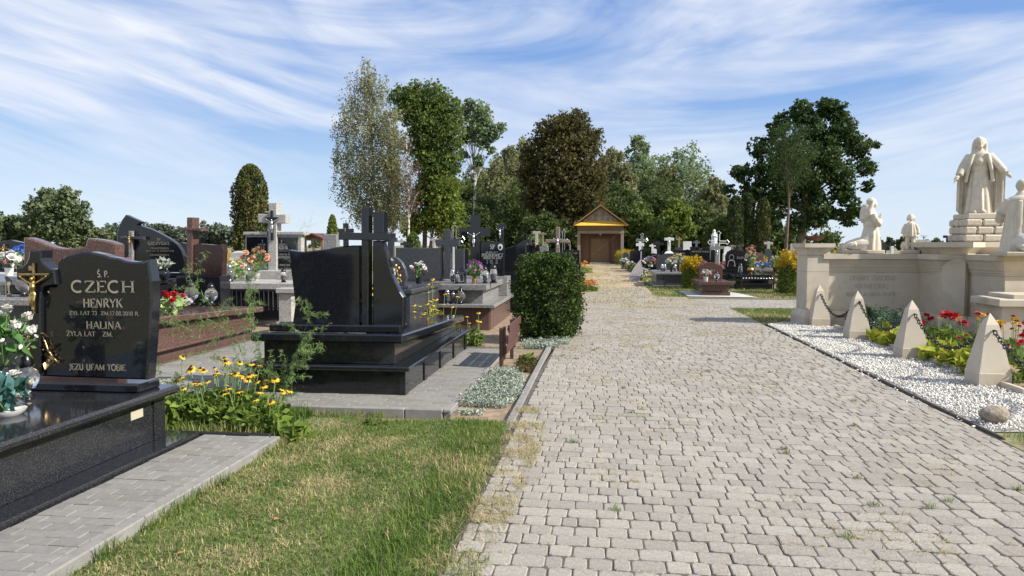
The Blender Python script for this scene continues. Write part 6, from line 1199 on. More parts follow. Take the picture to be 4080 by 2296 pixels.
# ================================================================== clipped bush, bench
def shell_bush(label, loc, rx, ry, h, n, size, leaf, tops=(), power=3.0, name='bush', cat='bush', core=.78):
    t = thing(name, label, cat, loc); d = rnd_dirs(n, .15); e = (np.abs(d) ** power).sum(1) ** (-1 / power); lump = 1 + .11 * np.sin(9 * d[:, 0] + 4 * d[:, 2]) * np.sin(8 * d[:, 1] + 3) + .05 * np.sin(23 * d[:, 0] + 17 * d[:, 2])
    P = d * (e * lump * RNG.uniform(.80, 1.05, n))[:, None] * np.array([rx, ry, h / 2]) + np.array([0, 0, h / 2]); P[:, 2] = P[:, 2].clip(.01)
    nc = n // 22; ci = RNG.integers(0, n, nc); P = (P[ci][:, None, :] + RNG.normal(0, size * 1.15, (nc, 22, 3))).reshape(-1, 3); P[:, 2] = P[:, 2].clip(.01)
    L = [leaves(P, size, .3, .6)]
    tops = list(tops) + ([(random.uniform(-rx, rx) * .8, random.uniform(-ry, ry) * .8, h * random.uniform(.88, .97), h * random.uniform(.05, .13)) for _ in range(16)] if tops else [])
    for x, y, z, hh in tops:
        m = 130; q = np.column_stack([x + RNG.normal(0, .03, m), y + RNG.normal(0, .03, m), z + RNG.uniform(0, hh, m)]); L.append(leaves(q, size, .3, .6))
    V, F = join(L); kind(link('foliage', npmesh('foliage', V, F), LF[leaf], t), 'stuff')
    MB().ell((0, 0, h * .5), (rx * core, ry * core, h * .5 * core * 1.05), 12, 8).out('dark_core', mat('interior_shade', (.02, .022, .012), .95), t, local=True); return t  # solid near-black core colours in the shade inside the leaf shell
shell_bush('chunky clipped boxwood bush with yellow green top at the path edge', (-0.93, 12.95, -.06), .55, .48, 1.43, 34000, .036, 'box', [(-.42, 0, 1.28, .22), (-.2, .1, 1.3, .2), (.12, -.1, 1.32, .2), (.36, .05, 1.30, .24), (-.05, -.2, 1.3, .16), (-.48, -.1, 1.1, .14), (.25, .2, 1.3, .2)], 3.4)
bn = thing('bench', 'brown slatted bench with folded seat beside the black tomb', 'bench', (-1.24, 10.1, -.05))
for y in (9.49, 10.62): MB().box(-1.305, -1.255, y - .035, y + .035, -.1, .53, .005).out('leg', K['bench'], bn); MB().box(-1.255, -1.225, y - .03, y + .03, .12, .55, .004).out('bracket', K['bench'], bn)
for k in range(3):
    z0 = .20 + k * .135; dx = .018 * k; b = MB().box(-1.222 + dx, -1.192 + dx, 9.42, 10.72, z0, z0 + .105, .008); b.out('slat', K['bench'], bn)
# ================================================================== flower plants
def clump(label, loc, R, h, nf, leaf='herb', nl=400, ls=.08, fl=(('yellow', 'daisy', .085),), cone=True, name='coneflower_clump', cat='flowers', group=None, stemr=.004, fh=(.6, 1.15), el=None, spread=1.0):
    t = thing(name, label, cat, loc, 0, group); rx, ry = (R, R) if not isinstance(R, tuple) else R
    a = RNG.uniform(0, 6.28, nl); r = np.sqrt(RNG.uniform(0, 1, nl)); P = np.column_stack([rx * r * np.cos(a), ry * r * np.sin(a), h * RNG.uniform(.04, .62, nl) * (1 - .35 * r)]); d = np.column_stack([np.cos(a), np.sin(a), RNG.uniform(.1, 1.2, nl)]) + RNG.normal(0, .4, (nl, 3)); d /= np.linalg.norm(d, axis=1)[:, None]
    V, F = leaves(P, ls, .6, .45, dirs=d); kind(link('foliage', npmesh('foliage', V, F), LF[leaf], t), 'stuff'); s = MB()
    for k in range(nf):
        a = random.uniform(0, 6.28); r = math.sqrt(random.random()) * spread; x, y = rx * r * math.cos(a), ry * r * math.sin(a); z = h * random.uniform(*fh) * (1 - .2 * r); col, sty, sz = fl[k % len(fl)]
        s.tube([(x * .6, y * .6, 0), (x * .85, y * .85, z * .6), (x, y, z)], stemr, 4); o = blossom(t, (x, y, z), sz * random.uniform(.8, 1.2), sty, col, (random.uniform(-.5, .3), random.uniform(-.4, .5)), 'flower', cone and sty == 'daisy')
    if s.v: kind(s.out('stems', K['stem'], t, local=True), 'stuff')
    return t
YD = (('yellow', 'daisy', .085), ('yellow', 'daisy', .07), ('yellow', 'daisy', .075))
GY = 'yellow coneflower clumps'
clump('yellow coneflowers rising over the far end of the black tomb slab', (-4.0, 6.35, -.07), (.42, .3), .62, 16, nl=700, ls=.085, fl=YD, group=GY)
clump('thick clump of yellow coneflowers with dark cones in the left centre', (-3.45, 6.45, -.07), (.42, .34), .58, 26, nl=1000, ls=.09, fl=YD, group=GY)
clump('sparse yellow coneflowers beside the wispy asparagus plant', (-3.05, 6.3, -.07), (.28, .3), .44, 9, nl=420, ls=.085, fl=YD, group=GY)
clump('yellow coneflowers behind the slab of the double post tomb', (-2.75, 12.0, -.09), (.45, .22), .92, 20, nl=500, ls=.08, fl=YD, group=GY)
clump('tall yellow coneflowers by the red lantern of the priest tomb', (-3.05, 13.4, -.09), (.2, .2), 1.0, 9, nl=260, ls=.08, fl=YD, group=GY)
clump('small yellow coneflower group left of the bench', (-2.02, 11.75, -.09), (.14, .12), .58, 6, nl=160, ls=.09, fl=YD, group=GY)
clump('orange yellow coneflowers behind the front black headstone, left edge', (-6.0, 7.6, -.09), (.5, .35), .80, 12, nl=420, ls=.08, fl=YD, group=GY)
clump('orange marigold cushion at the left side of the path', (-.50, 26.1, -.09), (.42, .5), .50, 120, nl=1300, ls=.06, fl=(('orange', 'pom', .085), ('orange', 'pom', .075), ('yellow', 'pom', .065)), cone=False, name='marigold_cushion', fh=(.7, 1.1))
clump('yellow orange flowers at the left corner of the chapel path', (-1.0, 44, -.09), (.5, 1.6), .75, 40, nl=700, ls=.1, fl=(('yellow', 'pom', .13), ('orange', 'pom', .11)), cone=False, name='marigold_cushion')
clump('low green leafy plant in front of the coneflowers', (-2.62, 6.05, -.07), (.16, .14), .22, 0, nl=46, ls=.17, name='leafy_plant', cat='plant')
clump('small green leafy plant left of the bench shadow', (-2.2, 12.1, -.09), (.2, .14), .3, 0, nl=60, ls=.15, name='leafy_plant', cat='plant')
clump('tiny green rosette in the lawn near the paving edge', (-2.05, 6.55, -.06), (.09, .09), .10, 0, nl=22, ls=.09, name='leafy_plant', cat='plant')
clump('green weeds along the kerb near the clipped bush', (-1.05, 10.4, -.05), (.12, .3), .16, 0, nl=70, ls=.09, name='leafy_plant', cat='plant')
# silver ground cover
def mat_plant(label, pts, h, n, leaf, size, name, group=None, cat='plant'):
    cx_ = sum(p[0] for p in pts) / len(pts); cy_ = sum(p[1] for p in pts) / len(pts); t = thing(name, label, cat, (cx_, cy_, -.05), 0, group); P = scatter(pts, n); e = vnoise(P[:, 0], P[:, 1], 9, 5); P[:, 2] = RNG.uniform(.1, 1, n) * h * (.35 + .9 * e); P[:, :2] += RNG.normal(0, .02, (n, 2)); P -= np.array([cx_, cy_, 0]); V, F = leaves(P, size, .4, .4); kind(link('foliage', npmesh('foliage', V, F), LF[leaf], t), 'stuff'); return t
GS = 'silver ground cover cushions'
mat_plant('silver grey ground cover by the bench along the path kerb', [(-1.42, 7.35), (-.95, 7.3), (-.86, 7.9), (-.92, 8.8), (-1.1, 9.4), (-1.40, 9.0)], .13, 11000, 'silver', .026, 'silver_cushion_plant', GS)
mat_plant('silver grey ground cover at the foot of the clipped bush', [(-1.25, 11.6), (-.55, 11.6), (-.5, 12.5), (-1.2, 12.3)], .12, 5500, 'silver', .028, 'silver_cushion_plant', GS)
mat_plant('silver grey plants behind the yellow coneflowers on the left', [(-5.1, 6.9), (-4.4, 6.8), (-4.2, 7.2), (-5.0, 7.4)], .26, 4500, 'silver', .036, 'silver_cushion_plant', GS)
mat_plant('tiny silver seedling on bare soil by the apron corner', [(-1.38, 7.0), (-1.15, 6.98), (-1.15, 7.12), (-1.36, 7.15)], .07, 350, 'silver', .03, 'silver_cushion_plant', GS)
mat_plant('reddish green creeping plant between bench and path kerb', [(-1.1, 9.5), (-.9, 9.4), (-.88, 10.4), (-1.1, 10.3)], .10, 1200, 'maple', .04, 'creeping_plant')
# wispy asparagus plant
fr = thing('asparagus_plant', 'wispy feathery asparagus plant leaning across the paved aisle', 'plant', (-3.28, 7.02, -.07)); st = MB(); NP = []
def frond(p, d, L, r, depth):
    pts = [p]; n = 6; d = Vector(d).normalized()
    for i in range(n):
        d = (d + Vector((random.uniform(-.10, .10), random.uniform(-.08, .08), -.035 * (1 + depth)))).normalized(); pts.append(tuple(Vector(pts[-1]) + d * L / n))
    st.tube(pts, [r * (1 - .8 * i / n) for i in range(n + 1)], 3)
    for i in range(1 if depth else 2, n + 1):
        for k in range((3, 2, 0)[depth]):
            b = Vector(pts[i - 1]).lerp(Vector(pts[i]), random.random()); e = (d + Vector(rnd_dirs(1)[0]) * .9).normalized(); frond(tuple(b), e, L * random.uniform(.16, .30), r * .45, depth + 1)
        if depth >= 1:
            for k in range(1): b = Vector(pts[i - 1]).lerp(Vector(pts[i]), random.random()); NP.append(tuple(b))
for d, L in (((-.55, .05, .9), 1.55), ((-.8, .1, .75), 1.45), ((-.25, .1, .95), 1.35), ((-.9, -.05, .5), 1.2), ((.25, .0, .95), 1.05), ((.4, -.1, .8), .7)): frond((random.uniform(-.05, .05), random.uniform(-.04, .04), 0), d, L, .0042, 0)
st.out('stems', K['stem'], fr, local=True); P = np.array(NP); P = P + RNG.normal(0, .006, P.shape); V, F = leaves(P, .045, .0, .07); kind(link('needles', npmesh('needles', V, F), LF['fern'], fr), 'stuff')
P = np.column_stack([RNG.normal(0, .11, 420), RNG.normal(0, .09, 420), np.abs(RNG.normal(.20, .11, 420))]); V, F = leaves(P, .05, .0, .07); kind(link('needles', npmesh('needles', V, F), LF['herb'], fr), 'stuff')
fr2 = thing('asparagus_plant', 'thin dry asparagus fronds arching beside the terrazzo cross', 'plant', ((-7.38,1.76)[0], 16.6, .3)); st = MB(); NP = []
for d, L in (((.45, 0, 1), 1.6), ((.3, 0, 1), 1.75), ((.6, 0, .9), 1.4)): frond((0, 0, .3), d, L, .004, 0)
st.out('stems', K['stem'], fr2, local=True)
# ================================================================== grass
def turf(label, poly, n, h, w, z, mix=.35, name='grass', lean=.5, seed=1, zf=None, dens=None):
    P = scatter(poly, n, z)
    if zf is not None: P[:, 2] = zf(P[:, 0])
    if dens is not None: P = P[RNG.uniform(0, 1, len(P)) < dens(P)]
    e = vnoise(P[:, 0], P[:, 1], 1.7, seed) * .6 + vnoise(P[:, 0], P[:, 1], 6.0, seed + 1) * .4; dry = RNG.uniform(0, 1, len(P)) < np.clip(mix + (e - .5) * 1.6, .03, .92)
    o = None
    for nm, sel, mt, lb in (('grass', ~dry, 'grass', label), ('dry_grass', dry, 'grass_dry', 'dry straw coloured blades in ' + label)):
        if sel.sum() < 3: continue
        V, F = blades(P[sel], h, w, lean); tag(kind(link(nm, npmesh(nm, V, F), LF[mt]), 'stuff'), lb, 'grass')
turf('the short mown lawn of the left foreground', LAWN, 105000, .029, .0042, 0, .10, zf=lz, lean=.9)
turf('the longer green fringe where lawn meets the path', [(-1.35, 2.2), (-.78, 2.2), (-.76, 5.2), (-.80, 6.55), (-1.3, 6.6), (-1.2, 5)], 17000, .065, .0045, -.03, .08, seed=4, lean=.6)
turf('the taller fringe along the apron kerb', [(-2.66, 2.2), (-2.58, 2.2), (-2.58, 5.9), (-2.66, 5.9)], 1600, .08, .004, -.07, .2, seed=5, dens=lambda P: vnoise(P[:, 0], P[:, 1], 5, 40) > .45)
turf('the ragged fringe below the raised paving', [(-4.6, 6.88), (-1.6, 6.82), (-1.5, 6.98), (-4.6, 7.02)], 1800, .06, .004, -.07, .3, seed=7, dens=lambda P: vnoise(P[:, 0], P[:, 1], 3, 41) > .4)
turf('the weedy grass around the coneflowers', [(-4.9, 5.95), (-2.9, 5.95), (-2.75, 6.9), (-4.9, 7.0)], 9000, .11, .006, -.07, .12, seed=6)
turf('the dried weeds over the left path edge', [(-.95, 2.6), (-.62, 2.6), (-.5, 4.5), (-.45, 6.2), (-.6, 7.2), (-.82, 7.2)], 11000, .032, .0035, -.002, .93, seed=8, lean=1.3, dens=lambda P: .15 + .85 * (vnoise(P[:, 0], P[:, 1], 4.5, 9) > .48))
turf('the verge beyond the crossing', [(3.3, 15.85), (4.1, 16.3), (6.8, 17), (6.8, 19.2), (3.3, 19.2)], 13000, .05, .009, -.012, .30, seed=10)
turf('the verge in front of the right hand graves', [(1.75, 31), (1.65, 23.8), (2.7, 23.3), (2.7, 26.3), (4.4, 26.2), (4.8, 23.2), (9.5, 22.8), (9.5, 27), (3.5, 28.6)], 20000, .06, .012, -.012, .30, seed=12)
turf('the scruffy grass beside the chapel track', [(1.8, 31), (3.4, 33), (6, 62), (2.1, 62)], 7000, .09, .03, -.01, .45, seed=13)
turf('the left verge of the chapel track', [(-.6, 28), (-2.4, 28), (-3.2, 60), (-1.9, 60)], 6000, .09, .03, -.09, .35, seed=14)
turf('the small grass corner by the boulder', [(3.32, 3.0), (5.4, 3.0), (5.4, 6.85), (3.40, 6.68)], 13000, .06, .005, -.015, .25, seed=15)
turf('the lawn behind the memorial', [(7, 17), (25, 17), (30, 40), (8, 34)], 8000, .1, .03, -.015, .4, seed=16)
turf('the rough field beyond the left graves', [(-60, 26), (-11, 26), (-18, 70), (-95, 70)], 17000, .35, .06, -.1, .55, seed=17)
# tufts and dry threads in the paving joints
n = 30000; P = scatter([(-.7, 3.1), (3.25, 3.1), (3.25, 19), (2.6, 23), (-.6, 23)], n, -.004)
patch = vnoise(P[:, 0], P[:, 1], 1.6, 21) * .5 + vnoise(P[:, 0], P[:, 1], 5, 22) * .5; far = np.clip((P[:, 1] - 5) / 14, 0, 1)
keep = RNG.uniform(0, 1, n) < np.clip((patch - .58 + .20 * far) * 4.5, .012, 1); P = P[keep]
yy = 3.05 + np.round((P[:, 1] - 3.05) / .139) * .139; snap = RNG.uniform(0, 1, len(P)) < .75; P[snap, 1] = yy[snap] + RNG.normal(0, .006, snap.sum())
P = np.repeat(P, 3, 0); P[:, :2] += RNG.normal(0, .012, (len(P), 2)); V, F = blades(P, .026, .0038, 1.3); tag(kind(link('joint_weeds', npmesh('joint_weeds', V, F), LF['grass_dry']), 'stuff'), 'dry straw coloured weeds growing in the paving joints', 'weeds')
Pt = scatter([(-.6, 3.2), (3.2, 3.2), (3.2, 14), (-.6, 14)], 50, -.003); yy = 3.05 + np.round((Pt[:, 1] - 3.05) / .139) * .139; Pt[:, 1] = yy; P = np.repeat(Pt, 26, 0); P[:, :2] += RNG.normal(0, .018, (len(P), 2)); V, F = blades(P, .034, .004, 1.1); tag(kind(link('joint_tufts', npmesh('joint_tufts', V, F), LF['grass']), 'stuff'), 'small green grass tufts between the path pavers', 'weeds')
P = scatter([(-.6, 19), (3.1, 19), (1.6, 24), (1.7, 62), (-1.6, 62), (-.5, 24)], 14000, -.004); patch = vnoise(P[:, 0], P[:, 1], .9, 31); P = P[patch > .42]; V, F = blades(P, .045, .018, 1.2); tag(kind(link('track_grass', npmesh('track_grass', V, F), LF['grass_dry']), 'stuff'), 'dry trodden grass on the sandy track to the chapel', 'grass')
# ================================================================== flower bed at the memorial
sheet('flower_bed_soil', [(4.50, 8.4), (6.4, 8.4), (6.4, 14.9), (4.5, 15.2)], .02, K['soil'])
kb = thing('bed_edging', 'narrow pale stone edging between gravel and flower bed', 'kerb', (4.5, 11.5, 0)); y = 8.4
while y < 14.6: box_obj('edging_stone', (4.47, 4.53, y + .004, y + .496, -.05, .07), K['sand'], kb, .006); y += .5
mat_plant('blue green sedum mound below the memorial inscription', [(4.75, 13.5), (5.7, 13.6), (5.9, 14.9), (4.8, 14.8)], .50, 5200, 'sedum', .055, 'sedum_mound')
shell_bush('small dark clipped shrub against the far obelisk', (4.74, 14.2, 0), .2, .3, .42, 1800, .04, 'box', (), 2.5)
for k, (x, y, lb) in enumerate(((4.74, 12.75, 'yellow green hosta by the third obelisk, farther one'), (4.76, 12.2, 'yellow green hosta left of the red celosia'), (4.76, 11.55, 'yellow green hosta behind the second obelisk'), (4.74, 10.75, 'yellow green hosta between the two nearest obelisks, far one'), (4.72, 10.2, 'yellow green hosta in the middle of the near bed'), (4.74, 9.7, 'yellow green hosta just behind the nearest obelisk'))): clump(lb, (x, y, .02), (.34, .36), .42, 0, 'hosta', 190, .16, name='hosta_plant', cat='plant', group='yellow hostas along the bed edge')
clump('big dark red celosia flower heads with green leaves in the memorial bed', (5.12, 11.75, .02), (.34, .32), .60, 9, 'herb', 320, .11, (('red', 'pom', .22), ('darkred', 'pom', .17), ('red', 'pom', .16)), False, 'red_flower_clump', fh=(.75, 1.0))
clump('smaller dark red flowers among yellow marigolds in the bed', (5.25, 11.05, .02), (.34, .34), .62, 16, 'herb', 380, .09, (('darkred', 'pom', .12), ('yellow', 'pom', .09), ('yellow', 'pom', .08)), False, 'red_flower_clump', fh=(.8, 1.1))
clump('yellow marigolds with green foliage towards the altar block', (5.35, 10.4, .02), (.4, .4), .60, 16, 'herb', 420, .09, (('yellow', 'pom', .08), ('darkred', 'pom', .09)), False, 'red_flower_clump', fh=(.8, 1.1))
clump('low green bedding plants between marigolds and hostas', (5.0, 10.3, .02), (.3, .5), .42, 3, 'herb', 620, .09, (('red', 'pom', .08),), False, 'bedding_plant', cat='plant')
clump('red flowers behind the nearest obelisk at the picture edge', (5.05, 9.35, .02), (.35, .4), .5, 9, 'herb', 420, .09, (('red', 'pom', .12),), False, 'red_flower_clump')
clump('dark green leafy bedding plants below the centre pedestal', (5.4, 12.6, .02), (.45, .6), .50, 5, 'linden', 700, .08, (('yellow', 'pom', .06),), False, 'bedding_plant', cat='plant')
lantern('red glass lantern with black lid behind the nearest obelisk', (4.85, 8.75, .02), 1.3, 'tall', 'lid', 'glass_red')
clump('cream hydrangea head at the right foot of the nearest obelisk', (4.66, 8.95, .03), (.08, .08), .2, 3, 'herb', 40, .08, (('cream', 'pom', .16),), False, 'hydrangea', fh=(.6, .9))
# ================================================================== goldenrod shrubs
def goldenrod(label, x, y, h, r, n, lower=True):
    t = thing('goldenrod_shrub', label, 'shrub', (x, y, -.05), 0, 'goldenrod shrubs'); q = n
    a = RNG.uniform(0, 6.28, q); rr = r * np.sqrt(RNG.uniform(0, 1, q)); top = h * (.70 + .3 * vnoise(a * 3, rr * 5, 1.3, 3)) * (1 - .22 * (rr / r) ** 2)
    P = np.column_stack([rr * np.cos(a), rr * np.sin(a), top * RNG.uniform(.78, 1.02, q)]); V, F = leaves(P, .075, .2, .35); kind(link('flower_plumes', npmesh('flower_plumes', V, F), LF['rod'], t), 'stuff')
    P = np.column_stack([rr * np.cos(a) * .95, rr * np.sin(a) * .95, top * RNG.uniform(.05, .84, q)]); V, F = leaves(P, .10, .2, .28); kind(link('foliage', npmesh('foliage', V, F), LF['light'], t), 'stuff'); m = MB()
    for k in range(26): b = random.uniform(0, 6.28); s = r * math.sqrt(random.random()); m.tube([(s * .6 * math.cos(b), s * .6 * math.sin(b), 0), (s * math.cos(b), s * math.sin(b), h * .8)], .008, 3)
    kind(m.out('stems', K['stem'], t, local=True), 'stuff')
goldenrod('tall goldenrod clump left of the memorial pier', (6.25,0.56)[0], 25.5, (6.11,1.59)[1] + .05, .50, 3600)
goldenrod('goldenrod clump behind the small red brown tomb', (3.37,0.66)[0], 27.9, (3.37,1.35)[1] + .05, .46, 3000)
goldenrod('goldenrod patch seen just over the memorial wall', (7.29,1.43)[0], 24, (7.29,1.6)[1] + .05, .45, 2400)
goldenrod('goldenrod beside the right chapel post', (2.03,1.16)[0], 60, (2.02,1.46)[1] + .05, 1.0, 1500)
goldenrod('goldenrod behind the polished black tomb', (7.15,1.22)[0], 36, (7.15,1.41)[1] + .05, .6, 1500)
goldenrod('yellow goldenrod in the field left of the columnar thuja', (-15.88,1.04)[0], 30, (-15.87,1.53)[1] + .05, .7, 2200)
goldenrod('goldenrod between dark headstones behind the clipped bush', (-1.51,1.19)[0], 27.5, (-1.43,1.37)[1] + .05, .35, 900)
goldenrod('goldenrod glimpsed behind the dark grey headstone', (-7.7,1.46)[0], 34, (-7.7,1.6)[1] + .05, .7, 900)
# ================================================================== lanterns and flowers on the graves
# front black tomb
bouquet('white artificial roses in a tall black vase at the left picture edge', ((-4.34,0.83)[0], 4.9, .445), .23, .40, (('white', 9, .115, 'rose'), ('white', 5, .08, 'bud')), 'fake', ('tube', 'plastic', 1.35), 130, .08)
lantern('clear scalloped glass lantern with dark domed lid on the front black tomb', ((-4.33,0.61)[0], 5.1, .445), .95, 'flower', 'lid')
t = bouquet('white rose with teal leaves in a low boat shaped dish on the front tomb', ((-4.03,0.54)[0], 4.55, .445), .17, .24, (('white', 3, .12, 'rose'), ('cream', 4, .035, 'pom')), 'teal', ('boat', 'white', .8), 60, .13, base=.03)
# red granite slab
bouquet('red and white roses with lime leaves on the red granite slab', (-6.15, 9.95, .615), .24, .26, (('red', 7, .13, 'rose'), ('white', 4, .12, 'pom')), 'lime', None, 130, .10, base=.03)
lantern('left of two large iridescent glass globe lanterns on the red slab', ((-6.97,11.92)[0], (-6.97,11.92)[1], .585), 1.35, 'globe', 'lid'); lantern('right of two large iridescent glass globe lanterns on the red slab', ((-6.68,12.04)[0], (-6.68,12.04)[1], .57), 1.3, 'globe', 'lid')
# sail stone vase
bouquet('dark ball vase with spiky white and purple flowers before the sail stone', ((-7.77,1.14)[0], 12.4, .95), .12, .20, (('purple', 8, .05, 'pom'), ('white', 3, .05, 'bud')), 'silver', ('ball', 'black', 1.1), 90, .12)
bouquet('pink red flowers left of the small cross on the sail stone', ((-9.52,1.34)[0], 13.9, .95), .14, .26, (('pink', 6, .10, 'rose'), ('red', 3, .1, 'rose')), 'fake', ('pot', 'plastic', .8), 60, .07)
lantern('small silver lidded lantern beside the cross of the sail stone', ((-8.97,1.32)[0], 13.6, .95), 1.3, 'tall', 'lid_silver')
# terrazzo double tomb
bouquet('big mass of cream and pale pink flowers on the terrazzo tomb', ((-8.12,0.92)[0], 15.6, .8), .44, .40, (('cream', 16, .13, 'rose'), ('rose', 9, .12, 'rose'), ('white', 10, .12, 'pom')), 'lime', None, 260, .10, base=.05)
bouquet('peach and orange roses on the terrazzo tomb, centre', ((-7.73,1.02)[0], 15.9, .8), .30, .52, (('peach', 17, .14, 'rose'), ('yellow', 4, .08, 'pom')), 'fake', ('urn', 'grey_light', 1.0), 140, .08)
for k, (u, lb) in enumerate((((-8.26,0.85)[0], 'leftmost glass lantern in front of the cream flowers'), ((-8.0,0.86)[0], 'pale blue glass lantern before the cream flowers'), ((-7.57,0.86)[0], 'glass lantern with grey lid before the peach roses'))): lantern(lb, (u, 15.2, .8), 1.35, ('globe', 'globe', 'tall')[k], 'lid_silver')
lantern('lone glass lantern with dark lid on the right end of the terrazzo tomb', ((-6.82,0.78)[0], 15.3, .8), 1.2, 'tall', 'lid')
# grey slab at the far left
bouquet('bright blue artificial flowers on the light grey tomb, left edge', ((-8.0,1.31)[0], 9.4, (-7.69,1.19)[1]), .14, .26, (('blue', 9, .1, 'rose'), ('white', 3, .09, 'rose')), 'fake', ('pot', 'plastic', .8), 60, .07)
bouquet('white lily bouquet with pale leaves on the light grey tomb', ((-8.01,1.25)[0], 9.2, (-7.69,1.19)[1]), .15, .20, (('white', 9, .12, 'rose'), ('pink', 2, .08, 'rose')), 'silver', ('pot', 'white', .7), 60, .09)
lantern('square glass lantern at the left picture edge behind the front tomb', ((-7.31,0.94)[0], 8.3, (-7.18,0.97)[1]), 1.1, 'box', 'lid_silver'); lantern('round glass lantern behind the bronze crucifix of the front tomb', ((-7.04,0.93)[0], 8.3, (-7.18,0.97)[1]), 1.05, 'globe', 'lid')
# double post tomb slab: sunflower and flowers in front of hidden side
bouquet('yellow sunflower bunch glimpsed through the slot of the double post cross', ((-2.72,0.98)[0], 8.5, .62), .08, .28, (('yellow', 5, .13, 'daisy'), ('white', 3, .09, 'rose')), 'fake', ('tube', 'plastic', 1.0), 40, .07)
bouquet('white yellow and red flowers standing behind the curved black wing', ((-3.04,1.39)[0], 10.4, .56), .10, .62, (('white', 6, .10, 'rose'), ('yellow', 3, .09, 'rose'), ('red', 1, .07, 'rose')), 'fake', ('tube', 'plastic', 1.0), 50, .07)
# priest tomb
zz = .82; YB = 15.0
lantern('white glass lantern with silver lid, left on the priest tomb slab', ((-3.08,0.87)[0], 15.2, zz), 1.15, 'tall', 'lid_silver'); lantern('short cream lantern with dark lid on the priest tomb slab', ((-2.91,0.84)[0], 14.8, zz), 1.05, 'tall', 'lid'); lantern('square roofed black lantern with yellow candle on the priest tomb', ((-2.84,0.85)[0], 15.0, zz), 1.3, 'box', 'lid')
bouquet('purple and pink bouquet with green leaves on the priest tomb', ((-2.58,0.86)[0], 15.0, zz), .17, .36, (('purple', 12, .075, 'pom'), ('lilac', 9, .07, 'pom'), ('rose', 4, .08, 'rose'), ('cream', 3, .07, 'rose')), 'fake', ('pot', 'gold', .7), 60, .08)
lantern('blue sparkling glass lantern right of the purple bouquet', ((-2.38,0.85)[0], 15.1, zz), 1.2, 'globe', 'lid'); lantern('tall faceted clear glass lantern at the right of the priest tomb slab', ((-2.2,0.87)[0], 15.1, zz), 1.55, 'tall', 'lid')
for u, lb, sty, gl in (((-3.27,0.41)[0], 'red glass lantern on the lower ledge of the priest tomb', 'tall', 'glass_red'), ((-3.05,0.4)[0], 'curvy clear lantern with silver lid on the lower ledge', 'tall', 'glass'), ((-2.93,0.4)[0], 'smallest clear lantern with cream lid on the lower ledge', 'tall', 'glass'), ((-2.78,0.39)[0], 'round clear glass lantern on the right of the lower ledge', 'globe', 'glass')): lantern(lb, (u, 14.52, .43), {'smallest': .95}.get(lb.split()[0], 1.15), sty, 'lid_silver' if 'silver' in lb or 'cream' in lb else 'lid', gl)
# right hand graves
bouquet('white and pale yellow lilies on the fenced speckled tomb, right bunch', ((3.09,0.78)[0], 30.2, .56), .22, .42, (('cream', 9, .16, 'rose'), ('white', 7, .15, 'rose')), 'fake', ('tube', 'plastic', 1.2), 90, .1)
bouquet('white and yellow flowers on the fenced speckled tomb, left bunch', ((2.74,0.6)[0], 29.6, .56), .20, .34, (('cream', 8, .15, 'rose'), ('white', 8, .14, 'rose')), 'fake', ('tube', 'plastic', 1.0), 90, .1)
for u, lb, gl in (((2.37,0.55)[0], 'clear lantern at the left of the fenced tomb slab', 'glass'), ((2.47,0.53)[0], 'second clear lantern on the fenced tomb slab', 'glass'), ((2.86,0.51)[0], 'clear lantern before the flowers of the fenced tomb', 'glass'), ((3.07,0.51)[0], 'bright amber lantern on the fenced tomb slab', 'glass_amber')): lantern(lb, (u, 29.4, .56), 1.25, 'tall', 'lid_silver', gl)
bouquet('round pot of white and pink roses on the small red brown tomb', ((3.35,0.53)[0], 24.4, .45), .15, .20, (('white', 9, .085, 'rose'), ('rose', 6, .08, 'rose')), 'silver', ('pot', 'marble', 1.0), 60, .08)
lantern('sparkling glass ball lantern with dark lid on the small red brown tomb', ((3.71,0.53)[0], 24.5, .45), 1.1, 'globe', 'lid')
bouquet('tall spray of peach and cream roses in a gold ball vase', ((5.56,0.64)[0], 28.6, .54), .18, .75, (('peach', 9, .14, 'rose'), ('cream', 6, .13, 'rose'), ('white', 3, .12, 'rose')), 'fake', ('ball', 'gold', 1.2), 70, .1)
lantern('tall white glass lantern on the polished black tomb', ((5.17,0.6)[0], 28.5, .54), 1.6, 'tall', 'lid')
bouquet('deep pink flowers behind the small red brown headstone', ((3.7,1.0)[0], 27.3, .5), .16, .32, (('pink', 9, .12, 'rose'), ('darkred', 3, .12, 'rose')), 'fake', ('pot', 'plastic', 1.2), 60, .09)
bouquet('bright blue flowers on the grey tomb right of the black one', ((6.74,0.72)[0], 32, .62), .28, .22, (('blue', 12, .15, 'rose'), ('white', 3, .12, 'rose')), 'fake', None, 60, .1, base=.02)
bouquet('pale yellow flowers before the small red headstone', ((6.8,0.84)[0], 33.2, .62), .2, .24, (('yellow', 6, .13, 'rose'), ('cream', 6, .12, 'rose')), 'lime', None, 60, .1, base=.02)
bouquet('white carnations beside the tall goldenrod', ((6.55,1.01)[0], 29, .6), .2, .35, (('white', 10, .13, 'pom'),), 'fake', ('pot', 'plastic', 1.3), 60, .1)
bouquet('large wreath of white lilies leaning at the path beyond the picket fence', ((1.81,0.1)[0], 34, -.03), .42, .55, (('white', 14, .18, 'rose'), ('cream', 10, .17, 'rose')), 'fake', None, 130, .12, base=.02)
bouquet('pale lilac flowers in a white pot before the far black headstones', ((2.48,0.81)[0], 38, .4), .26, .4, (('lilac', 9, .17, 'rose'), ('rose', 5, .16, 'rose')), 'fake', ('pot', 'white', 1.5), 60, .12)
bouquet('white and yellow flowers near the right chapel post', ((1.76,0.49)[0], 44.8, -.05), .35, .6, (('white', 9, .2, 'rose'), ('yellow', 5, .18, 'rose'), ('rose', 4, .18, 'rose')), 'fake', None, 80, .14, base=.05)
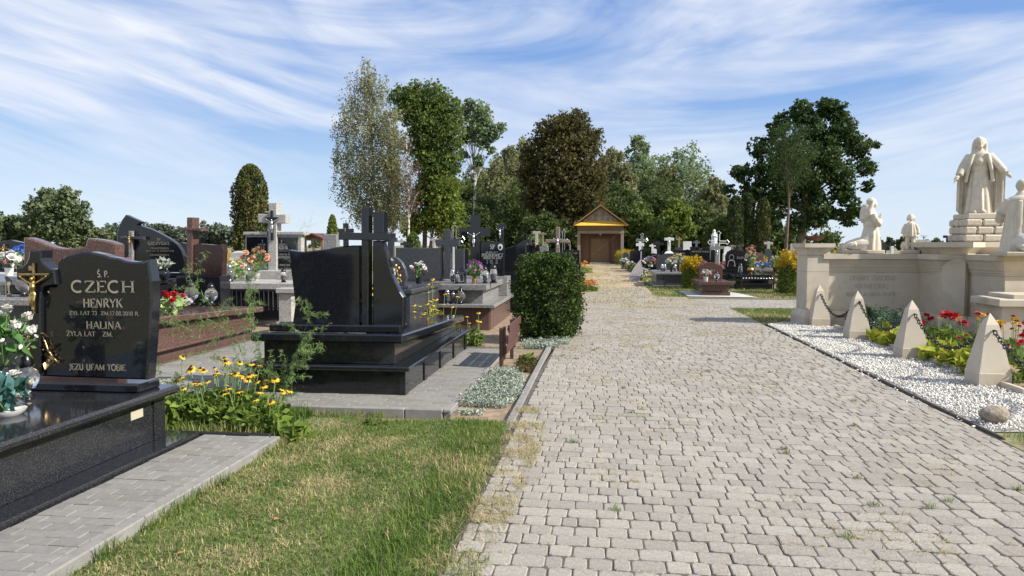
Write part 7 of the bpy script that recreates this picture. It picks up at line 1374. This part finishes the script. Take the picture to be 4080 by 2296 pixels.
bouquet('white blossom bowl on the far black peaked stone', ((1.51,0.77)[0], 48, .3), .3, .4, (('white', 12, .2, 'rose'),), 'fake', None, 70, .14, base=.02)
bouquet('small white flowers behind the leaf shaped dark stone', (-3.3, 13.2, .9), .14, .25, (('white', 6, .09, 'rose'), ('rose', 3, .09, 'rose')), 'fake', ('pot', 'plastic', .9), 40, .07)
# wrapped bouquet with ribbon
wr = thing('wrapped_wreath', 'white plastic wrapped wreath with ribbon tilting at the path edge', 'wreath', ((1.56,0.36)[0], 33, 0)); b = MB(); b.add([(-.35, 0, .05), (.05, -.1, .0), (.28, 0, .45), (.16, .12, .98), (-.12, .05, .62), (-.30, .02, .30)], [[0, 1, 2, 5], [5, 2, 3, 4]]); b.add([(-.35, .06, .05), (.05, .02, .0), (.30, .08, .45), (.16, .14, .98), (-.12, .12, .62), (-.30, .1, .30)], [[0, 5, 2, 1], [5, 4, 3, 2]]); b.out('wrapping', K['grey_light'], wr, local=True); MB().box(-.32, .12, -.13, -.115, .18, .26, 0).out('ribbon', FL['lilac'], wr, local=True)
# ================================================================== field shelter on the left
gz = thing('field_shelter', 'open wooden shelter with brown gabled roof beyond the left graves', 'shelter', ((-24.14,1.56)[0], 60, -.1)); x0, x1 = (-24.97,1.98)[0], (-23.1,1.98)[0]; xm = (x0 + x1) / 2; zr = (-24.13,2.53)[1]; zv = (-24.13,2.15)[1]
for s, e in ((-1, x0), (1, x1)): MB().poly3([[(e, 59.5, zv), (e, 64, zv), (xm, 64, zr), (xm, 59.5, zr)], [(e, 59.5, zv + .1), (e, 64, zv + .1), (xm, 64, zr + .1), (xm, 59.5, zr + .1)]]).out('roof_slope', K['wood_red'], gz)
for xx in (x0 + .2, xm, x1 - .2): MB().box(xx - .08, xx + .08, 59.9, 60.1, -.2, zv + .1).out('post', K['wood_brown'], gz)
MB().box(x0 + .1, x1 - .1, 59.92, 60.08, zv - .15, zv).out('beam', K['wood_brown'], gz)
# electricity pole and wire far behind the memorial
up_ = thing('power_pole', 'distant twin armed electricity pole above the pale stone cross', 'pole', ((93.75,0.72)[0], 230, -.1)); xx = (93.75,0.72)[0]
MB().tube([(xx, 230, -.1), (xx, 230, (93.64,4.53)[1])], .15, 5).out('pole', K['concrete'], up_)
for s in (-1, 1): MB().tube([(xx, 230, (93.67,3.51)[1]), (xx + s * .8, 230, (93.64,4.53)[1])], .08, 4).out('arm', K['concrete'], up_)

# fallen leaves on the lawn
lv = MB(); lv.add([(-.02, 0, .002), (0, .012, .006), (.024, 0, .003), (0, -.013, .007)], [[0, 1, 2], [0, 2, 3]]); lvm = lv.mesh('fallen_leaf', fix=False); lvm.materials.append(mat('dead_leaf', (.34, .15, .05), .8))
for k, (x, y) in enumerate(((-2.45, 5.6), (-1.9, 4.1), (-1.35, 5.2), (-2.2, 3.6), (-1.05, 6.2), (-.62, 4.7), (-1.6, 3.2))):
    o = link('fallen_leaf', lvm); o.location = (x, y, float(lz(x)) + .03); o.rotation_euler = (random.uniform(-.3, .3), random.uniform(-.3, .3), k * 1.3); o.scale = (1.2,) * 3; tag(o, 'small dead orange brown leaf lying on the left lawn', 'leaf', 'dead leaves on the lawn')

# more small graves further back on the right and left of the chapel track
MORE = [('small black headstone with silver cross behind the picket fence tomb', [(3.32,0.89),(3.32,1.3),(3.48,1.35),(3.64,1.3),(3.64,0.89)], 41, 'black'), ('tiny white stone cross far right of the chapel', cross_pts((3.52,1.48)[0], -.1, (3.52,1.7)[1], .14, (3.52,1.51)[1], .13, .42), 52, 'marble'),
 ('dark granite slab stone under the yellow green young tree', [(4.86,1.07),(4.86,1.48),(5.28,1.48),(5.28,1.07)], 50, 'grey_dark'), ('weathered grey cross right of the white marble slab', cross_pts((5.99,1.65)[0], -.1, (5.98,1.92)[1], .13, (5.98,1.73)[1], .12, .42), 48, 'grey_mid'), ('thin wooden cross before the dark thicket on the right', cross_pts((5.62,1.93)[0], -.1, (5.62,2.22)[1], .11, (5.62,1.98)[1], .11, .40), 55, 'wood_old'),
 ('low white headstone right of the madonna statue', [(7.37,1.12),(7.37,1.49),(7.59,1.54),(7.77,1.49),(7.77,1.12)], 46, 'marble'), ('grey stone cross left of the tall goldenrod', cross_pts((9.1,1.57)[0], -.1, (9.09,1.82)[1], .14, (9.09,1.65)[1], .13, .46), 42, 'grey_light'), ('small dark cross right below the bronzed column', cross_pts((8.86,1.42)[0], -.1, (8.86,1.6)[1], .12, (8.86,1.47)[1], .11, .38), 45, 'grey_dark'),
 ('dark low headstone beside the wrapped wreath', [(2.26,0.64),(2.25,1.01),(2.52,1.04),(2.52,0.64)], 40, 'black'), ('pale stone tablet seen over the fire bowl pier', [(9.29,1.33),(9.28,1.67),(9.45,1.7),(9.46,1.33)], 38, 'grey_light')]
for lb, pts, Y, m in MORE: headstone_grave(lb, pts, Y, .14, K[m], (1.8, .35, .12), ch=.006)
for lb, u, Y, c in (('white flowers on the dark low headstone near the wreath', (2.33,0.66)[0], 38.8, 'white'), ('red flowers on the low black headstone left of the arched stone', (2.66,0.77)[0], 37.2, 'red'), ('yellow flowers at the foot of the wide black headstone', (4.41,0.96)[0], 34.6, 'yellow'), ('pink flowers beside the grey cross with silver figure', (5.09,0.84)[0], 32.0, 'pink')): bouquet(lb, (u, Y, .4), .2, .3, ((c, 9, .15, 'rose'),), 'fake', ('pot', 'plastic', 1.2), 50, .1)
